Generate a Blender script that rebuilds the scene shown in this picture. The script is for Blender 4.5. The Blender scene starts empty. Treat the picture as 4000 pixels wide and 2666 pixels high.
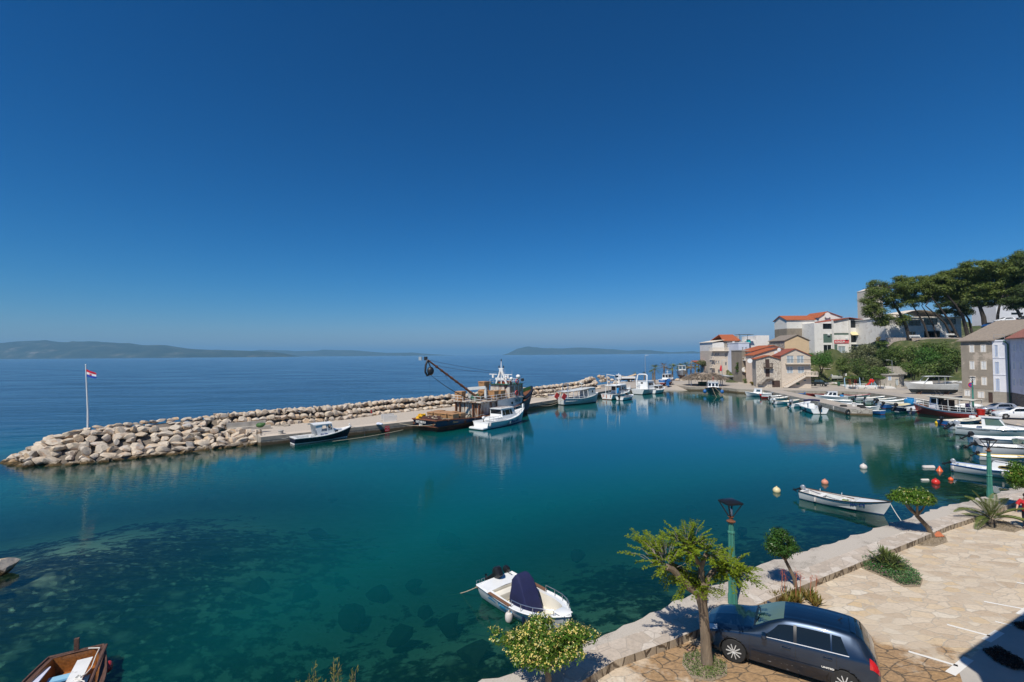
import bpy, bmesh, math, random
import numpy as np
from mathutils import Vector, Matrix, noise, Quaternion
R = math.radians
rnd = random.Random(11)
scene = bpy.context.scene
COL = scene.collection
# ---------------------------------------------------------------- camera
FPX, CX, CY = 1870.0, 2000.0, 1333.0        # focal length and centre in photo pixels
CAM_H = 10.0
cam_d = bpy.data.cameras.new('camera'); cam = bpy.data.objects.new('camera', cam_d); COL.objects.link(cam)
cam_d.sensor_width = 36.0; cam_d.lens = 36.0*FPX/4000.0
cam_d.clip_start = 0.2; cam_d.clip_end = 150000
CAMR = Matrix.Rotation(R(90+1.62), 3, 'X') @ Matrix.Rotation(R(-0.43), 3, 'Z')
cam.matrix_world = Matrix.Translation((0, 0, CAM_H)) @ CAMR.to_4x4()
scene.camera = cam
# ---------------------------------------------------------------- sky, sun, exposure
SUN_EL, SUN_AZ = R(54), R(211.5)            # azimuth measured from +Y towards +X
world = bpy.data.worlds.new('World'); scene.world = world; world.use_nodes = True
wn, wl = world.node_tree.nodes, world.node_tree.links
wn.clear()
sky = wn.new('ShaderNodeTexSky'); sky.sky_type = 'NISHITA'; sky.sun_disc = False
sky.sun_elevation = SUN_EL; sky.sun_rotation = SUN_AZ
sky.altitude = 10; sky.air_density = 1.0; sky.dust_density = 0.3; sky.ozone_density = 4.0
gam = wn.new('ShaderNodeGamma'); gam.inputs['Gamma'].default_value = 1.0
hsv = wn.new('ShaderNodeHueSaturation'); hsv.inputs['Saturation'].default_value = 1.25; hsv.inputs['Value'].default_value = 1.0
bg = wn.new('ShaderNodeBackground'); bg.inputs['Strength'].default_value = 0.07
wo = wn.new('ShaderNodeOutputWorld')
wl.new(sky.outputs[0], gam.inputs[0]); wl.new(gam.outputs[0], hsv.inputs['Color'])
_sp = wn.new('ShaderNodeSeparateColor'); _cb = wn.new('ShaderNodeCombineColor'); wl.new(hsv.outputs[0], _sp.inputs[0])
for _k, (_ref, _pw, _to) in enumerate(((.279, 2.0, .150), (.366, 1.15, .319), (.41, 1.25, .50))):
	_a = wn.new('ShaderNodeMath'); _a.operation = 'MULTIPLY'; _a.inputs[1].default_value = .07/_ref
	_b = wn.new('ShaderNodeMath'); _b.operation = 'POWER'; _b.inputs[1].default_value = _pw
	_c = wn.new('ShaderNodeMath'); _c.operation = 'MULTIPLY'; _c.inputs[1].default_value = _to/.07
	wl.new(_sp.outputs[_k], _a.inputs[0]); wl.new(_a.outputs[0], _b.inputs[0]); wl.new(_b.outputs[0], _c.inputs[0]); wl.new(_c.outputs[0], _cb.inputs[_k])
wl.new(_cb.outputs[0], bg.inputs[0]); wl.new(bg.outputs[0], wo.inputs[0])
sun_d = bpy.data.lights.new('sun', 'SUN'); sun_d.energy = 5.0; sun_d.angle = R(0.53); sun_d.color = (1.0, 0.94, 0.84)
sun = bpy.data.objects.new('sun', sun_d); COL.objects.link(sun)
_sd = Vector((math.sin(SUN_AZ)*math.cos(SUN_EL), math.cos(SUN_AZ)*math.cos(SUN_EL), math.sin(SUN_EL)))
sun.rotation_euler = _sd.to_track_quat('Z', 'Y').to_euler()
sun.location = _sd*300
vs = scene.view_settings
vs.view_transform = 'Standard'; vs.look = 'None'; vs.exposure = 0.0; vs.gamma = 1.0; vs.use_curve_mapping = False
scene.cycles.max_bounces = 8; scene.cycles.diffuse_bounces = 3; scene.cycles.glossy_bounces = 4
scene.cycles.transmission_bounces = 4; scene.cycles.transparent_max_bounces = 12
scene.cycles.caustics_reflective = False; scene.cycles.caustics_refractive = False
scene.cycles.sample_clamp_indirect = 4.0
def ray(x, y):
	d = CAMR @ Vector(((x-CX)/FPX, -(y-CY)/FPX, -1.0)); return d
def G(x, y, z=0.0):
	"""point of the level z seen at photo pixel x, y"""
	d = ray(x, y); t = (z-CAM_H)/d.z
	return Vector((0, 0, CAM_H)) + d*t
def D(x, y, d):
	"""point at distance d (along the world's +Y) seen at photo pixel x, y"""
	r = ray(x, y); return Vector((0, 0, CAM_H)) + r*(d/r.y)
# ---------------------------------------------------------------- helpers
class MB:
	"""collects shapes and links them as one mesh object"""
	def __init__(s): s.v = []; s.f = []; s.m = []; s.s = []
	def add(s, vs, fs, mi=0, smooth=True):
		b = len(s.v); s.v += [tuple(p) for p in vs]
		for k, f in enumerate(fs):
			s.f.append(tuple(i+b for i in f)); s.m.append(mi[k] if isinstance(mi, list) else mi); s.s.append(smooth)
		return s
	def box(s, c, size, mi=0, rz=0, rot=None):
		hx, hy, hz = size[0]/2, size[1]/2, size[2]/2
		M3 = rot if rot is not None else Matrix.Rotation(rz, 3, 'Z')
		c = Vector(c)
		vs = [c + M3 @ Vector((x*hx, y*hy, z*hz)) for z in (-1, 1) for y in (-1, 1) for x in (-1, 1)]
		return s.add(vs, [(0,2,3,1),(4,5,7,6),(0,1,5,4),(2,6,7,3),(0,4,6,2),(1,3,7,5)], mi)
	def b2(s, lo, hi, mi=0):
		return s.box([(a+b)/2 for a, b in zip(lo, hi)], [abs(b-a) for a, b in zip(lo, hi)], mi)
	def beam(s, p0, p1, w, h=None, mi=0, up=(0,0,1)):
		p0, p1 = Vector(p0), Vector(p1); h = h or w; d = p1-p0; L = d.length
		if L < 1e-6: return s
		x = d/L; u = Vector(up)
		if abs(x.dot(u)) > .98: u = Vector((1,0,0))
		y = u.cross(x).normalized(); z = x.cross(y)
		return s.box((p0+p1)/2, (L, w, h), mi, rot=Matrix((x, y, z)).transposed())
	def tube(s, pts, r, n=8, mi=0, cap=True, closed=False):
		pts = [Vector(p) for p in pts]; k = len(pts)
		rs = r if isinstance(r, (list, tuple)) else [r]*k
		vs = []; up = None
		for i, p in enumerate(pts):
			if closed: t = pts[(i+1) % k]-pts[i-1]
			else: t = pts[min(i+1, k-1)]-pts[max(i-1, 0)]
			t = t.normalized() if t.length > 1e-9 else Vector((0,0,1))
			if up is None: up = Vector((0,0,1)) if abs(t.z) < .9 else Vector((1,0,0))
			a = up.cross(t)
			if a.length < 1e-6: a = Vector((0,1,0)).cross(t)
			a.normalize(); b = t.cross(a); up = b
			for j in range(n):
				an = 2*math.pi*j/n
				vs.append(p + (a*math.cos(an)+b*math.sin(an))*rs[i])
		fs = []
		for i in range(k if closed else k-1):
			i2 = (i+1) % k
			for j in range(n):
				fs.append((i*n+j, i*n+(j+1) % n, i2*n+(j+1) % n, i2*n+j))
		if cap and not closed:
			fs.append(tuple(reversed(range(n)))); fs.append(tuple((k-1)*n+j for j in range(n)))
		return s.add(vs, fs, mi)
	def cyl(s, p0, p1, r0, r1=None, n=12, mi=0):
		return s.tube([p0, p1], [r0, r0 if r1 is None else r1], n, mi)
	def lathe(s, prof, c=(0,0,0), n=16, mi=0, axis='Z'):
		c = Vector(c); vs = []; fs = []
		for r, z in prof:
			for j in range(n):
				a = 2*math.pi*j/n; p = Vector((r*math.cos(a), r*math.sin(a), z))
				if axis == 'Y': p = Vector((p.x, p.z, p.y))
				if axis == 'X': p = Vector((p.z, p.x, p.y))
				vs.append(c+p)
		for i in range(len(prof)-1):
			for j in range(n):
				fs.append((i*n+j, i*n+(j+1) % n, (i+1)*n+(j+1) % n, (i+1)*n+j))
		fs.append(tuple(reversed(range(n)))); fs.append(tuple((len(prof)-1)*n+j for j in range(n)))
		return s.add(vs, fs, mi)
	def prism(s, pts, ext, mi=0, mi_side=None):
		pts = [Vector(p) for p in pts]; e = Vector(ext); n = len(pts)
		vs = pts + [p+e for p in pts]; fs = [tuple(reversed(range(n))), tuple(range(n, 2*n))]
		ms = [mi, mi]
		for i in range(n):
			j = (i+1) % n; fs.append((i, j, n+j, n+i)); ms.append(mi if mi_side is None else mi_side)
		return s.add(vs, fs, ms, False)
	def ell(s, c, r, nu=12, nv=8, mi=0, rot=None):
		c = Vector(c); vs = []; fs = []
		M3 = rot or Matrix.Identity(3)
		for i in range(nv+1):
			t = math.pi*i/nv
			for j in range(nu):
				a = 2*math.pi*j/nu
				vs.append(c + M3 @ Vector((r[0]*math.sin(t)*math.cos(a), r[1]*math.sin(t)*math.sin(a), r[2]*math.cos(t))))
		for i in range(nv):
			for j in range(nu):
				fs.append((i*nu+j, (i+1)*nu+j, (i+1)*nu+(j+1) % nu, i*nu+(j+1) % nu))
		return s.add(vs, fs, mi)
	def loft(s, secs, mi=0, closed=False, cap0=False, cap1=False, rowmi=None):
		n = len(secs[0]); vs = [p for sec in secs for p in sec]; fs = []; ms = []
		for i in range(len(secs)-1):
			for j in range(n if closed else n-1):
				k = (j+1) % n
				fs.append((i*n+j, i*n+k, (i+1)*n+k, (i+1)*n+j)); ms.append(rowmi[j] if rowmi else mi)
		if cap0: fs.append(tuple(reversed(range(n)))); ms.append(mi)
		if cap1: fs.append(tuple((len(secs)-1)*n+j for j in range(n))); ms.append(mi)
		return s.add(vs, fs, ms)
	def quad(s, a, b, c, d, mi=0): return s.add([a, b, c, d], [(0, 1, 2, 3)], mi, False)
	def build(s, name, mats, parent=None, loc=None, rz=0, label=None, sharp=35, fix=True):
		me = bpy.data.meshes.new(name)
		me.from_pydata(s.v, [], s.f)
		for m in (mats if isinstance(mats, (list, tuple)) else [mats]): me.materials.append(MAT(m))
		me.polygons.foreach_set('material_index', s.m); me.polygons.foreach_set('use_smooth', s.s)
		if fix and len(s.f) < 60000:
			bm = bmesh.new(); bm.from_mesh(me); bmesh.ops.recalc_face_normals(bm, faces=bm.faces); bm.to_mesh(me); bm.free()
		if sharp and True in s.s: me.set_sharp_from_angle(angle=R(sharp))
		me.update()
		o = bpy.data.objects.new(name, me); COL.objects.link(o)
		if parent is not None: o.parent = parent
		if loc is not None: o.location = loc
		if rz: o.rotation_euler = (0, 0, rz)
		if label: o['label'] = label
		return o
def tag(o, label=None, cat=None, group=None, kind=None):
	if label: o['label'] = label
	if cat: o['category'] = cat
	if group: o['group'] = group
	if kind: o['kind'] = kind
	return o
def thing(name, label, cat, loc=(0,0,0), rz=0, group=None):
	o = bpy.data.objects.new(name, None); COL.objects.link(o); o.empty_display_size = .3
	o.location = loc; o.rotation_euler = (0, 0, rz)
	return tag(o, label, cat, group)
def kids(o): return [c for c in bpy.data.objects if c.parent == o]
def dup(root, loc, rz=0, label=None, scale=1.0):
	"""a copy of a thing with copies of its parts and sub-parts"""
	r = root.copy(); COL.objects.link(r); r.location = loc; r.rotation_euler = (0, 0, rz); r.scale = (scale,)*3
	if label: r['label'] = label
	for ch in root.children:
		c = ch.copy(); COL.objects.link(c); c.parent = r
		for g in ch.children:
			d = g.copy(); COL.objects.link(d); d.parent = c
	return r
def text(name, body, mat, parent, size, M4, sx=1.0, align='CENTER', ext=.004, bold=0.0):
	"""raised lettering as a mesh part; M4 places its baseline plane"""
	cu = bpy.data.curves.new(name, 'FONT'); cu.body = body; cu.size = size; cu.extrude = ext; cu.align_x = align
	cu.offset = bold; cu.resolution_u = 3
	t = bpy.data.objects.new(name+'_curve', cu)
	me = bpy.data.meshes.new_from_object(t); bpy.data.objects.remove(t); bpy.data.curves.remove(cu)
	me.name = name; me.materials.clear(); me.materials.append(MAT(mat))
	if sx != 1: me.transform(Matrix.Diagonal((sx, 1, 1, 1)))
	me.transform(M4)
	o = bpy.data.objects.new(name, me); COL.objects.link(o); o.parent = parent
	return o
def plane_m(o, ex, ey):
	"""matrix for lettering: origin o, reading direction ex, up direction ey"""
	ex = Vector(ex).normalized(); ey = Vector(ey); ey = (ey-ex*ey.dot(ex)).normalized(); ez = ex.cross(ey); o = Vector(o)
	return Matrix(((ex.x, ey.x, ez.x, o.x), (ex.y, ey.y, ez.y, o.y), (ex.z, ey.z, ez.z, o.z), (0, 0, 0, 1)))
def lerp(a, b, t): return a+(b-a)*t
def interp(t, pts):
	for (a, va), (b, vb) in zip(pts, pts[1:]):
		if t <= b: return lerp(va, vb, max(0, (t-a)/(b-a))) if b > a else vb
	return pts[-1][1]
def smooth01(t): t = min(1, max(0, t)); return t*t*(3-2*t)
# ---------------------------------------------------------------- materials
_M = {}; _RECIPE = {}
def MAT(k):
	if not isinstance(k, str): return k
	if k not in _M: _M[k] = _RECIPE[k](k)
	return _M[k]
def rec(k, fn): _RECIPE[k] = fn
def base_mat(name):
	m = bpy.data.materials.new(name); m.use_nodes = True; nt = m.node_tree
	return m, nt, nt.nodes['Principled BSDF'], nt.nodes['Material Output']
def N(nt, typ, **kw):
	n = nt.nodes.new(typ)
	for k, v in kw.items():
		if k in n.inputs: n.inputs[k].default_value = v
		else: setattr(n, k, v)
	return n
def ramp(nt, fac, stops, interp_='LINEAR'):
	r = nt.nodes.new('ShaderNodeValToRGB'); r.color_ramp.interpolation = interp_
	e = r.color_ramp.elements
	while len(e) < len(stops): e.new(.5)
	for k, (p, c) in enumerate(stops):
		e[k].position = p; e[k].color = (*c, 1) if len(c) == 3 else c
	nt.links.new(fac, r.inputs[0]); return r
def mixc(nt, fac, a, b, blend='MIX'):
	n = nt.nodes.new('ShaderNodeMix'); n.data_type = 'RGBA'; n.blend_type = blend
	L = nt.links
	for s, v in ((n.inputs[0], fac), (n.inputs[6], a), (n.inputs[7], b)):
		if isinstance(v, (int, float)): s.default_value = v
		elif isinstance(v, tuple): s.default_value = (*v, 1) if len(v) == 3 else v
		else: L.new(v, s)
	return n.outputs[2]
def math_n(nt, op, a, b=0.0, clamp=False):
	n = nt.nodes.new('ShaderNodeMath'); n.operation = op; n.use_clamp = clamp
	for s, v in ((n.inputs[0], a), (n.inputs[1], b)):
		if isinstance(v, (int, float)): s.default_value = v
		else: nt.links.new(v, s)
	return n.outputs[0]
def coords(nt, scale=(1,1,1), rot=(0,0,0), kind='Object'):
	tc = nt.nodes.new('ShaderNodeTexCoord'); mp = nt.nodes.new('ShaderNodeMapping')
	mp.inputs['Scale'].default_value = scale; mp.inputs['Rotation'].default_value = rot
	nt.links.new(tc.outputs[kind], mp.inputs[0]); return mp.outputs[0]
def bump(nt, b, h, strength=.4, dist=.02):
	n = nt.nodes.new('ShaderNodeBump'); n.inputs['Strength'].default_value = strength; n.inputs['Distance'].default_value = dist
	nt.links.new(h, n.inputs['Height']); nt.links.new(n.outputs[0], b.inputs['Normal']); return n
def dark(c, k): return tuple(x*k for x in c)
def pm(k, col, rough=.55, metal=0.0, var=.12, vs=2.0, bmp=0.0, bs=25.0, coat=0.0, spec=.5, objvar=0.0, dirt=None, dirt_s=1.2, dirt_t=(.5, .75), stretch=(1,1,1)):
	"""plain painted / cast / woven surface with slight variation and an optional second colour in patches"""
	def f(name):
		m, nt, b, out = base_mat(name); L = nt.links
		co = coords(nt, stretch)
		n1 = N(nt, 'ShaderNodeTexNoise', Scale=vs, Detail=5.0, Roughness=.6); L.new(co, n1.inputs[0])
		c = ramp(nt, n1.outputs[0], [(.3, dark(col, 1-var)), (.7, tuple(min(1, x*(1+var)) for x in col))]).outputs[0]
		if dirt:
			n2 = N(nt, 'ShaderNodeTexNoise', Scale=dirt_s, Detail=7.0, Roughness=.7); L.new(co, n2.inputs[0])
			fz = ramp(nt, n2.outputs[0], [(dirt_t[0], (0,0,0)), (dirt_t[1], (1,1,1))]).outputs[0]
			c = mixc(nt, fz, c, dirt)
		if objvar:
			oi = nt.nodes.new('ShaderNodeObjectInfo'); h = N(nt, 'ShaderNodeHueSaturation');
			L.new(math_n(nt, 'ADD', math_n(nt, 'MULTIPLY', oi.outputs['Random'], objvar), 1-objvar/2), h.inputs['Value']); L.new(c, h.inputs['Color']); c = h.outputs[0]
		L.new(c, b.inputs['Base Color'])
		b.inputs['Roughness'].default_value = rough; b.inputs['Metallic'].default_value = metal
		b.inputs['Coat Weight'].default_value = coat; b.inputs['Coat Roughness'].default_value = .05
		b.inputs['Specular IOR Level'].default_value = spec
		if bmp:
			n3 = N(nt, 'ShaderNodeTexNoise', Scale=bs, Detail=4.0); L.new(co, n3.inputs[0]); bump(nt, b, n3.outputs[0], bmp, .02)
		return m
	rec(k, f)
def masonry(k, c1, c2, mortar, sc=2.6, aspect=(1, 1, 1.6), gap=.06, bmp=.8, rand=1.0, dirt=None):
	"""irregular stone wall: cells with their own tint, mortar between"""
	def f(name):
		m, nt, b, out = base_mat(name); L = nt.links
		co = coords(nt, tuple(sc*a for a in aspect))
		nz = N(nt, 'ShaderNodeTexNoise', Scale=2.5, Detail=2.0); L.new(co, nz.inputs[0])
		add = N(nt, 'ShaderNodeVectorMath', operation='MULTIPLY_ADD'); L.new(nz.outputs['Color'], add.inputs[0]); add.inputs[1].default_value = (.25,)*3; L.new(co, add.inputs[2])
		v1 = N(nt, 'ShaderNodeTexVoronoi', feature='F1', Randomness=rand, Scale=1.0); L.new(add.outputs[0], v1.inputs['Vector'])
		v2 = N(nt, 'ShaderNodeTexVoronoi', feature='DISTANCE_TO_EDGE', Randomness=rand, Scale=1.0); L.new(add.outputs[0], v2.inputs['Vector'])
		sep = N(nt, 'ShaderNodeSeparateColor'); L.new(v1.outputs['Color'], sep.inputs[0])
		c = mixc(nt, sep.outputs[0], c1, c2)
		fine = N(nt, 'ShaderNodeTexNoise', Scale=9.0, Detail=6.0, Roughness=.7); L.new(co, fine.inputs[0])
		c = mixc(nt, .5, c, ramp(nt, fine.outputs[0], [(.3, (.55,)*3), (.7, (1.25,)*3)]).outputs[0], 'MULTIPLY')
		e = ramp(nt, v2.outputs['Distance'], [(gap*.5, (0,0,0)), (gap*1.4, (1,1,1))])
		c = mixc(nt, e.outputs[0], mortar, c)
		if dirt:
			n2 = N(nt, 'ShaderNodeTexNoise', Scale=.5, Detail=6.0, Roughness=.7); L.new(co, n2.inputs[0])
			c = mixc(nt, ramp(nt, n2.outputs[0], [(.5, (0,0,0)), (.68, (1,1,1))]).outputs[0], c, dirt)
		L.new(c, b.inputs['Base Color']); b.inputs['Roughness'].default_value = .85
		bump(nt, b, e.outputs[0], bmp, .03)
		return m
	rec(k, f)
def roofmat(k, c1, c2, sc=4.0, ang=0.0):
	def f(name):
		m, nt, b, out = base_mat(name); L = nt.links
		co = coords(nt, (1, 1, 1), (0, 0, ang))
		w = N(nt, 'ShaderNodeTexWave', Scale=sc*.5, Distortion=.4); w.inputs['Detail'].default_value = 1; L.new(co, w.inputs[0])
		br = N(nt, 'ShaderNodeTexNoise', Scale=3.0, Detail=6.0, Roughness=.7); L.new(co, br.inputs[0])
		c = ramp(nt, br.outputs[0], [(.3, c1), (.7, c2)]).outputs[0]
		c = mixc(nt, .5, c, ramp(nt, w.outputs[0], [(.1, (.45,)*3), (.6, (1.15,)*3)]).outputs[0], 'MULTIPLY')
		L.new(c, b.inputs['Base Color']); b.inputs['Roughness'].default_value = .8
		bump(nt, b, w.outputs[0], .8, .05); return m
	rec(k, f)
def leafmat(k, c1, c2, trans=.25, rough=.5):
	def f(name):
		m, nt, b, out = base_mat(name); L = nt.links
		geo = nt.nodes.new('ShaderNodeNewGeometry')
		c = mixc(nt, geo.outputs['Random Per Island'], c1, c2)
		n = N(nt, 'ShaderNodeTexNoise', Scale=.6, Detail=3.0); L.new(coords(nt), n.inputs[0])
		c = mixc(nt, .6, c, ramp(nt, n.outputs[0], [(.3, (.6,)*3), (.7, (1.3,)*3)]).outputs[0], 'MULTIPLY')
		L.new(c, b.inputs['Base Color']); b.inputs['Roughness'].default_value = rough; b.inputs['Specular IOR Level'].default_value = .3
		tr = N(nt, 'ShaderNodeBsdfTranslucent'); L.new(c, tr.inputs[0]); mx = N(nt, 'ShaderNodeMixShader'); mx.inputs[0].default_value = trans
		L.new(b.outputs[0], mx.inputs[1]); L.new(tr.outputs[0], mx.inputs[2]); L.new(mx.outputs[0], out.inputs[0]); return m
	rec(k, f)
def glassmat(k, col, rough=.05, alpha=None):
	def f(name):
		m, nt, b, out = base_mat(name)
		b.inputs['Base Color'].default_value = (*col, 1); b.inputs['Roughness'].default_value = rough; b.inputs['Specular IOR Level'].default_value = .6
		if alpha is not None:
			tr = N(nt, 'ShaderNodeBsdfTransparent'); tr.inputs[0].default_value = (.55, .68, .66, 1); mx = N(nt, 'ShaderNodeMixShader')
			fr = N(nt, 'ShaderNodeFresnel', IOR=1.5); gl = N(nt, 'ShaderNodeBsdfGlossy', Roughness=rough)
			f2 = math_n(nt, 'ADD', fr.outputs[0], alpha, True)
			nt.links.new(f2, mx.inputs[0]); nt.links.new(tr.outputs[0], mx.inputs[1]); nt.links.new(gl.outputs[0], mx.inputs[2]); nt.links.new(mx.outputs[0], out.inputs[0])
		return m
	rec(k, f)
pm('white_paint', (.78, .78, .76), .35, var=.05, coat=.2, dirt=(.5, .48, .43), dirt_s=1.5, dirt_t=(.62, .85))
pm('white_gel', (.80, .81, .80), .25, var=.03, coat=.4)
pm('cream_gel', (.74, .70, .60), .3, var=.06, coat=.2)
pm('grey_white', (.58, .60, .59), .5, var=.1, dirt=(.36, .33, .27), dirt_s=1.1, dirt_t=(.55, .8))
pm('navy_paint', (.010, .018, .045), .22, var=.2, coat=.5)
pm('black_hull', (.010, .013, .016), .25, var=.2, coat=.4)
pm('blue_paint', (.02, .13, .38), .4, var=.15, dirt=(.12, .16, .22), dirt_t=(.6, .8))
pm('light_blue', (.16, .45, .68), .5, var=.1)
pm('red_paint', (.42, .03, .03), .4, var=.15)
pm('antifoul', (.20, .035, .025), .7, var=.25)
pm('dark_antifoul', (.02, .03, .035), .7, var=.25)
pm('blue_antifoul', (.02, .06, .17), .6, var=.2)
pm('green_paint', (.035, .12, .04), .6, var=.3, dirt=(.16, .07, .03), dirt_t=(.55, .7))
pm('rust', (.15, .055, .025), .85, var=.4, vs=3, bmp=.3)
pm('rusty_blue', (.018, .05, .13), .5, var=.25, dirt=(.10, .045, .025), dirt_s=1.0, dirt_t=(.5, .66), stretch=(1, 1, .35))
pm('rusty_white', (.58, .54, .47), .6, var=.15, dirt=(.20, .08, .03), dirt_s=1.3, dirt_t=(.46, .60), stretch=(1.2, 1.2, .3))
pm('rust_brown', (.11, .045, .025), .8, var=.4, vs=2, dirt=(.03, .02, .02), dirt_t=(.5, .7), stretch=(1, 1, .4))
pm('steel', (.55, .56, .57), .28, metal=.9, var=.05)
pm('galv', (.45, .47, .48), .45, metal=.6, var=.1)
pm('dark_metal', (.03, .03, .032), .45, metal=.4, var=.2)
pm('black_plastic', (.012, .012, .013), .35, var=.2)
pm('rubber', (.018, .018, .018), .8, var=.2)
pm('grey_plastic', (.22, .23, .24), .4, var=.1)
pm('silver_cowl', (.42, .44, .46), .35, metal=.5, var=.06)
pm('bin_tan', (.40, .22, .10), .55, var=.12)
pm('net_brown', (.055, .022, .018), .95, var=.5, vs=6, bmp=.8, bs=30)
pm('net_yellow', (.65, .36, .01), .8, var=.3, vs=8, bmp=.8, bs=30)
pm('rope', (.45, .38, .27), .9, var=.2, vs=10)
pm('white_rope', (.6, .58, .52), .9, var=.1)
pm('blue_canvas', (.008, .012, .06), .85, var=.25, bmp=.2, bs=8)
pm('blue_tarp', (.02, .22, .5), .6, var=.2, bmp=.4, bs=6)
pm('dark_canvas', (.03, .03, .035), .85, var=.2)
pm('teal_cloth', (.0, .42, .42), .8, var=.1)
pm('pink_cloth', (.62, .36, .52), .9, var=.1)
pm('lilac_cloth', (.62, .60, .75), .9, var=.1)
pm('orange_plastic', (.75, .12, .03), .35, var=.08)
pm('red_plastic', (.6, .03, .02), .35, var=.08)
pm('yellow_plastic', (.75, .5, .02), .4, var=.08)
pm('pale_yellow', (.68, .58, .33), .45, var=.1)
pm('peach_buoy', (.62, .26, .17), .55, var=.12)
pm('white_buoy', (.62, .58, .54), .5, var=.1)
pm('teak', (.19, .095, .05), .6, var=.35, vs=3, stretch=(1, 8, 8))
pm('varnished', (.30, .115, .03), .35, var=.4, vs=2, coat=.3, stretch=(1, 7, 7))
pm('old_wood', (.10, .05, .035), .75, var=.45, vs=3, bmp=.4, stretch=(1, 6, 6))
pm('grey_wood', (.30, .26, .21), .85, var=.3, vs=3, stretch=(1, 6, 6))
pm('brown_wood', (.055, .03, .022), .7, var=.3, stretch=(6, 6, 1))
pm('white_wood', (.72, .72, .70), .6, var=.08, dirt=(.4, .38, .35), dirt_s=3, dirt_t=(.58, .75))
pm('interior', (.02, .022, .024), .8, var=.2)
pm('concrete', (.47, .43, .37), .85, var=.15, vs=1.2, bmp=.25, dirt=(.30, .27, .23), dirt_s=.7)
pm('concrete_grey', (.40, .38, .34), .85, var=.2, vs=.9, bmp=.3, dirt=(.24, .22, .19), dirt_s=.5)
pm('concrete_white', (.66, .64, .60), .8, var=.1, vs=1)
pm('terracotta', (.45, .14, .06), .7, var=.2)
pm('red_cloth', (.55, .02, .03), .8, var=.1)
pm('sign_red', (.55, .01, .03), .4, var=.03)
pm('sign_white', (.8, .8, .8), .4, var=.02)
pm('sign_blue', (.02, .06, .38), .4, var=.03)
pm('green_post', (.045, .20, .155), .5, var=.18, dirt=(.13, .07, .035), dirt_s=1.6, dirt_t=(.66, .78))
pm('dark_green', (.02, .09, .05), .5, var=.15)
pm('pale_blue_metal', (.25, .48, .65), .4, var=.1)
pm('pale_blue_shutter', (.50, .57, .70), .5, var=.06)
pm('skin', (.55, .32, .22), .55, var=.06)
pm('hair', (.04, .025, .02), .7, var=.2)
pm('dark_cloth', (.03, .035, .06), .9, var=.15)
pm('text_white', (.75, .74, .70), .6, var=.05)
pm('text_black', (.015, .015, .02), .6, var=.05)
pm('text_blue', (.02, .05, .25), .6, var=.05)
pm('text_cyan', (.03, .30, .55), .6, var=.05)
pm('plaster_cream', (.72, .63, .52), .85, var=.05, vs=.8, bmp=.1)
pm('plaster_white', (.74, .72, .68), .85, var=.06, vs=.6, dirt=(.5, .47, .42), dirt_s=.4, dirt_t=(.6, .85))
pm('plaster_old', (.74, .72, .68), .9, var=.08, vs=.6, dirt=(.45, .40, .34), dirt_s=.55, dirt_t=(.54, .74), bmp=.2)
pm('plaster_peel', (.70, .68, .63), .9, var=.08, vs=.6, dirt=(.22, .19, .15), dirt_s=.6, dirt_t=(.6, .64))
pm('plaster_peach', (.72, .56, .43), .85, var=.06, vs=.8)
pm('plaster_tan', (.62, .46, .28), .85, var=.05, vs=.8)
pm('plaster_blue', (.58, .62, .72), .85, var=.04, vs=.8)
pm('plaster_lavender', (.64, .66, .78), .85, var=.06, vs=.8, dirt=(.42, .43, .52), dirt_s=.7)
pm('plaster_bright', (.72, .73, .78), .85, var=.05, vs=.8)
pm('plaster_brown', (.26, .22, .17), .9, var=.12, vs=.8, dirt=(.18, .15, .12), dirt_s=.6)
pm('plaster_grey', (.27, .235, .19), .9, var=.14, vs=.7, bmp=.25, dirt=(.45, .38, .31), dirt_s=.32, dirt_t=(.54, .60))
pm('plaster_base', (.34, .31, .26), .9, var=.15, vs=.8, bmp=.3, dirt=(.2, .18, .15), dirt_s=.5)
pm('stone_trim', (.66, .58, .48), .85, var=.08, vs=2)
masonry('masonry_house', (.50, .44, .36), (.34, .29, .24), (.62, .57, .48), 1.9, (1, 1, 1.3), .075)
masonry('masonry_rough', (.52, .47, .40), (.30, .26, .22), (.20, .17, .14), 2.4, (1, 1, 1.7), .05)
masonry('masonry_jetty', (.50, .46, .39), (.36, .33, .28), (.16, .14, .12), 1.5, (1, 1, 1.5), .035)
masonry('masonry_dark', (.16, .145, .14), (.11, .10, .10), (.22, .20, .19), 2.6, (1, 1, 1.4), .04)
masonry('masonry_pink', (.55, .46, .40), (.42, .35, .30), (.30, .26, .22), 2.2, (1, 1, 2.0), .05)
masonry('stone_tiles', (.64, .55, .45), (.55, .47, .38), (.50, .43, .35), 1.6, (1, 1, 3.0), .02, .2)
roofmat('roof_orange', (.50, .14, .045), (.40, .10, .04), 5.0)
roofmat('roof_red', (.32, .07, .04), (.42, .13, .07), 5.0)
roofmat('roof_grey', (.34, .28, .22), (.24, .20, .165), 4.0)
roofmat('roof_pink', (.45, .17, .12), (.30, .12, .09), 4.0)
glassmat('glass_dark', (.012, .016, .02), .04)
glassmat('glass_blue', (.05, .09, .12), .06)
glassmat('glass_pale', (.32, .38, .42), .1)
glassmat('glass_green', (.10, .16, .13), .1)
glassmat('glass_clear', (.1, .1, .1), .03, .06)
glassmat('car_glass', (.008, .012, .014), .03)
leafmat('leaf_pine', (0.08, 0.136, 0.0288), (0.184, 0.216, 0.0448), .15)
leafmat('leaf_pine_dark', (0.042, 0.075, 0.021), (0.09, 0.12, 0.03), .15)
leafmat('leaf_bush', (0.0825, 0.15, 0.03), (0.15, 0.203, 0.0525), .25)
leafmat('leaf_bush_dark', (0.048, 0.096, 0.0224), (0.112, 0.16, 0.0384), .2)
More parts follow.
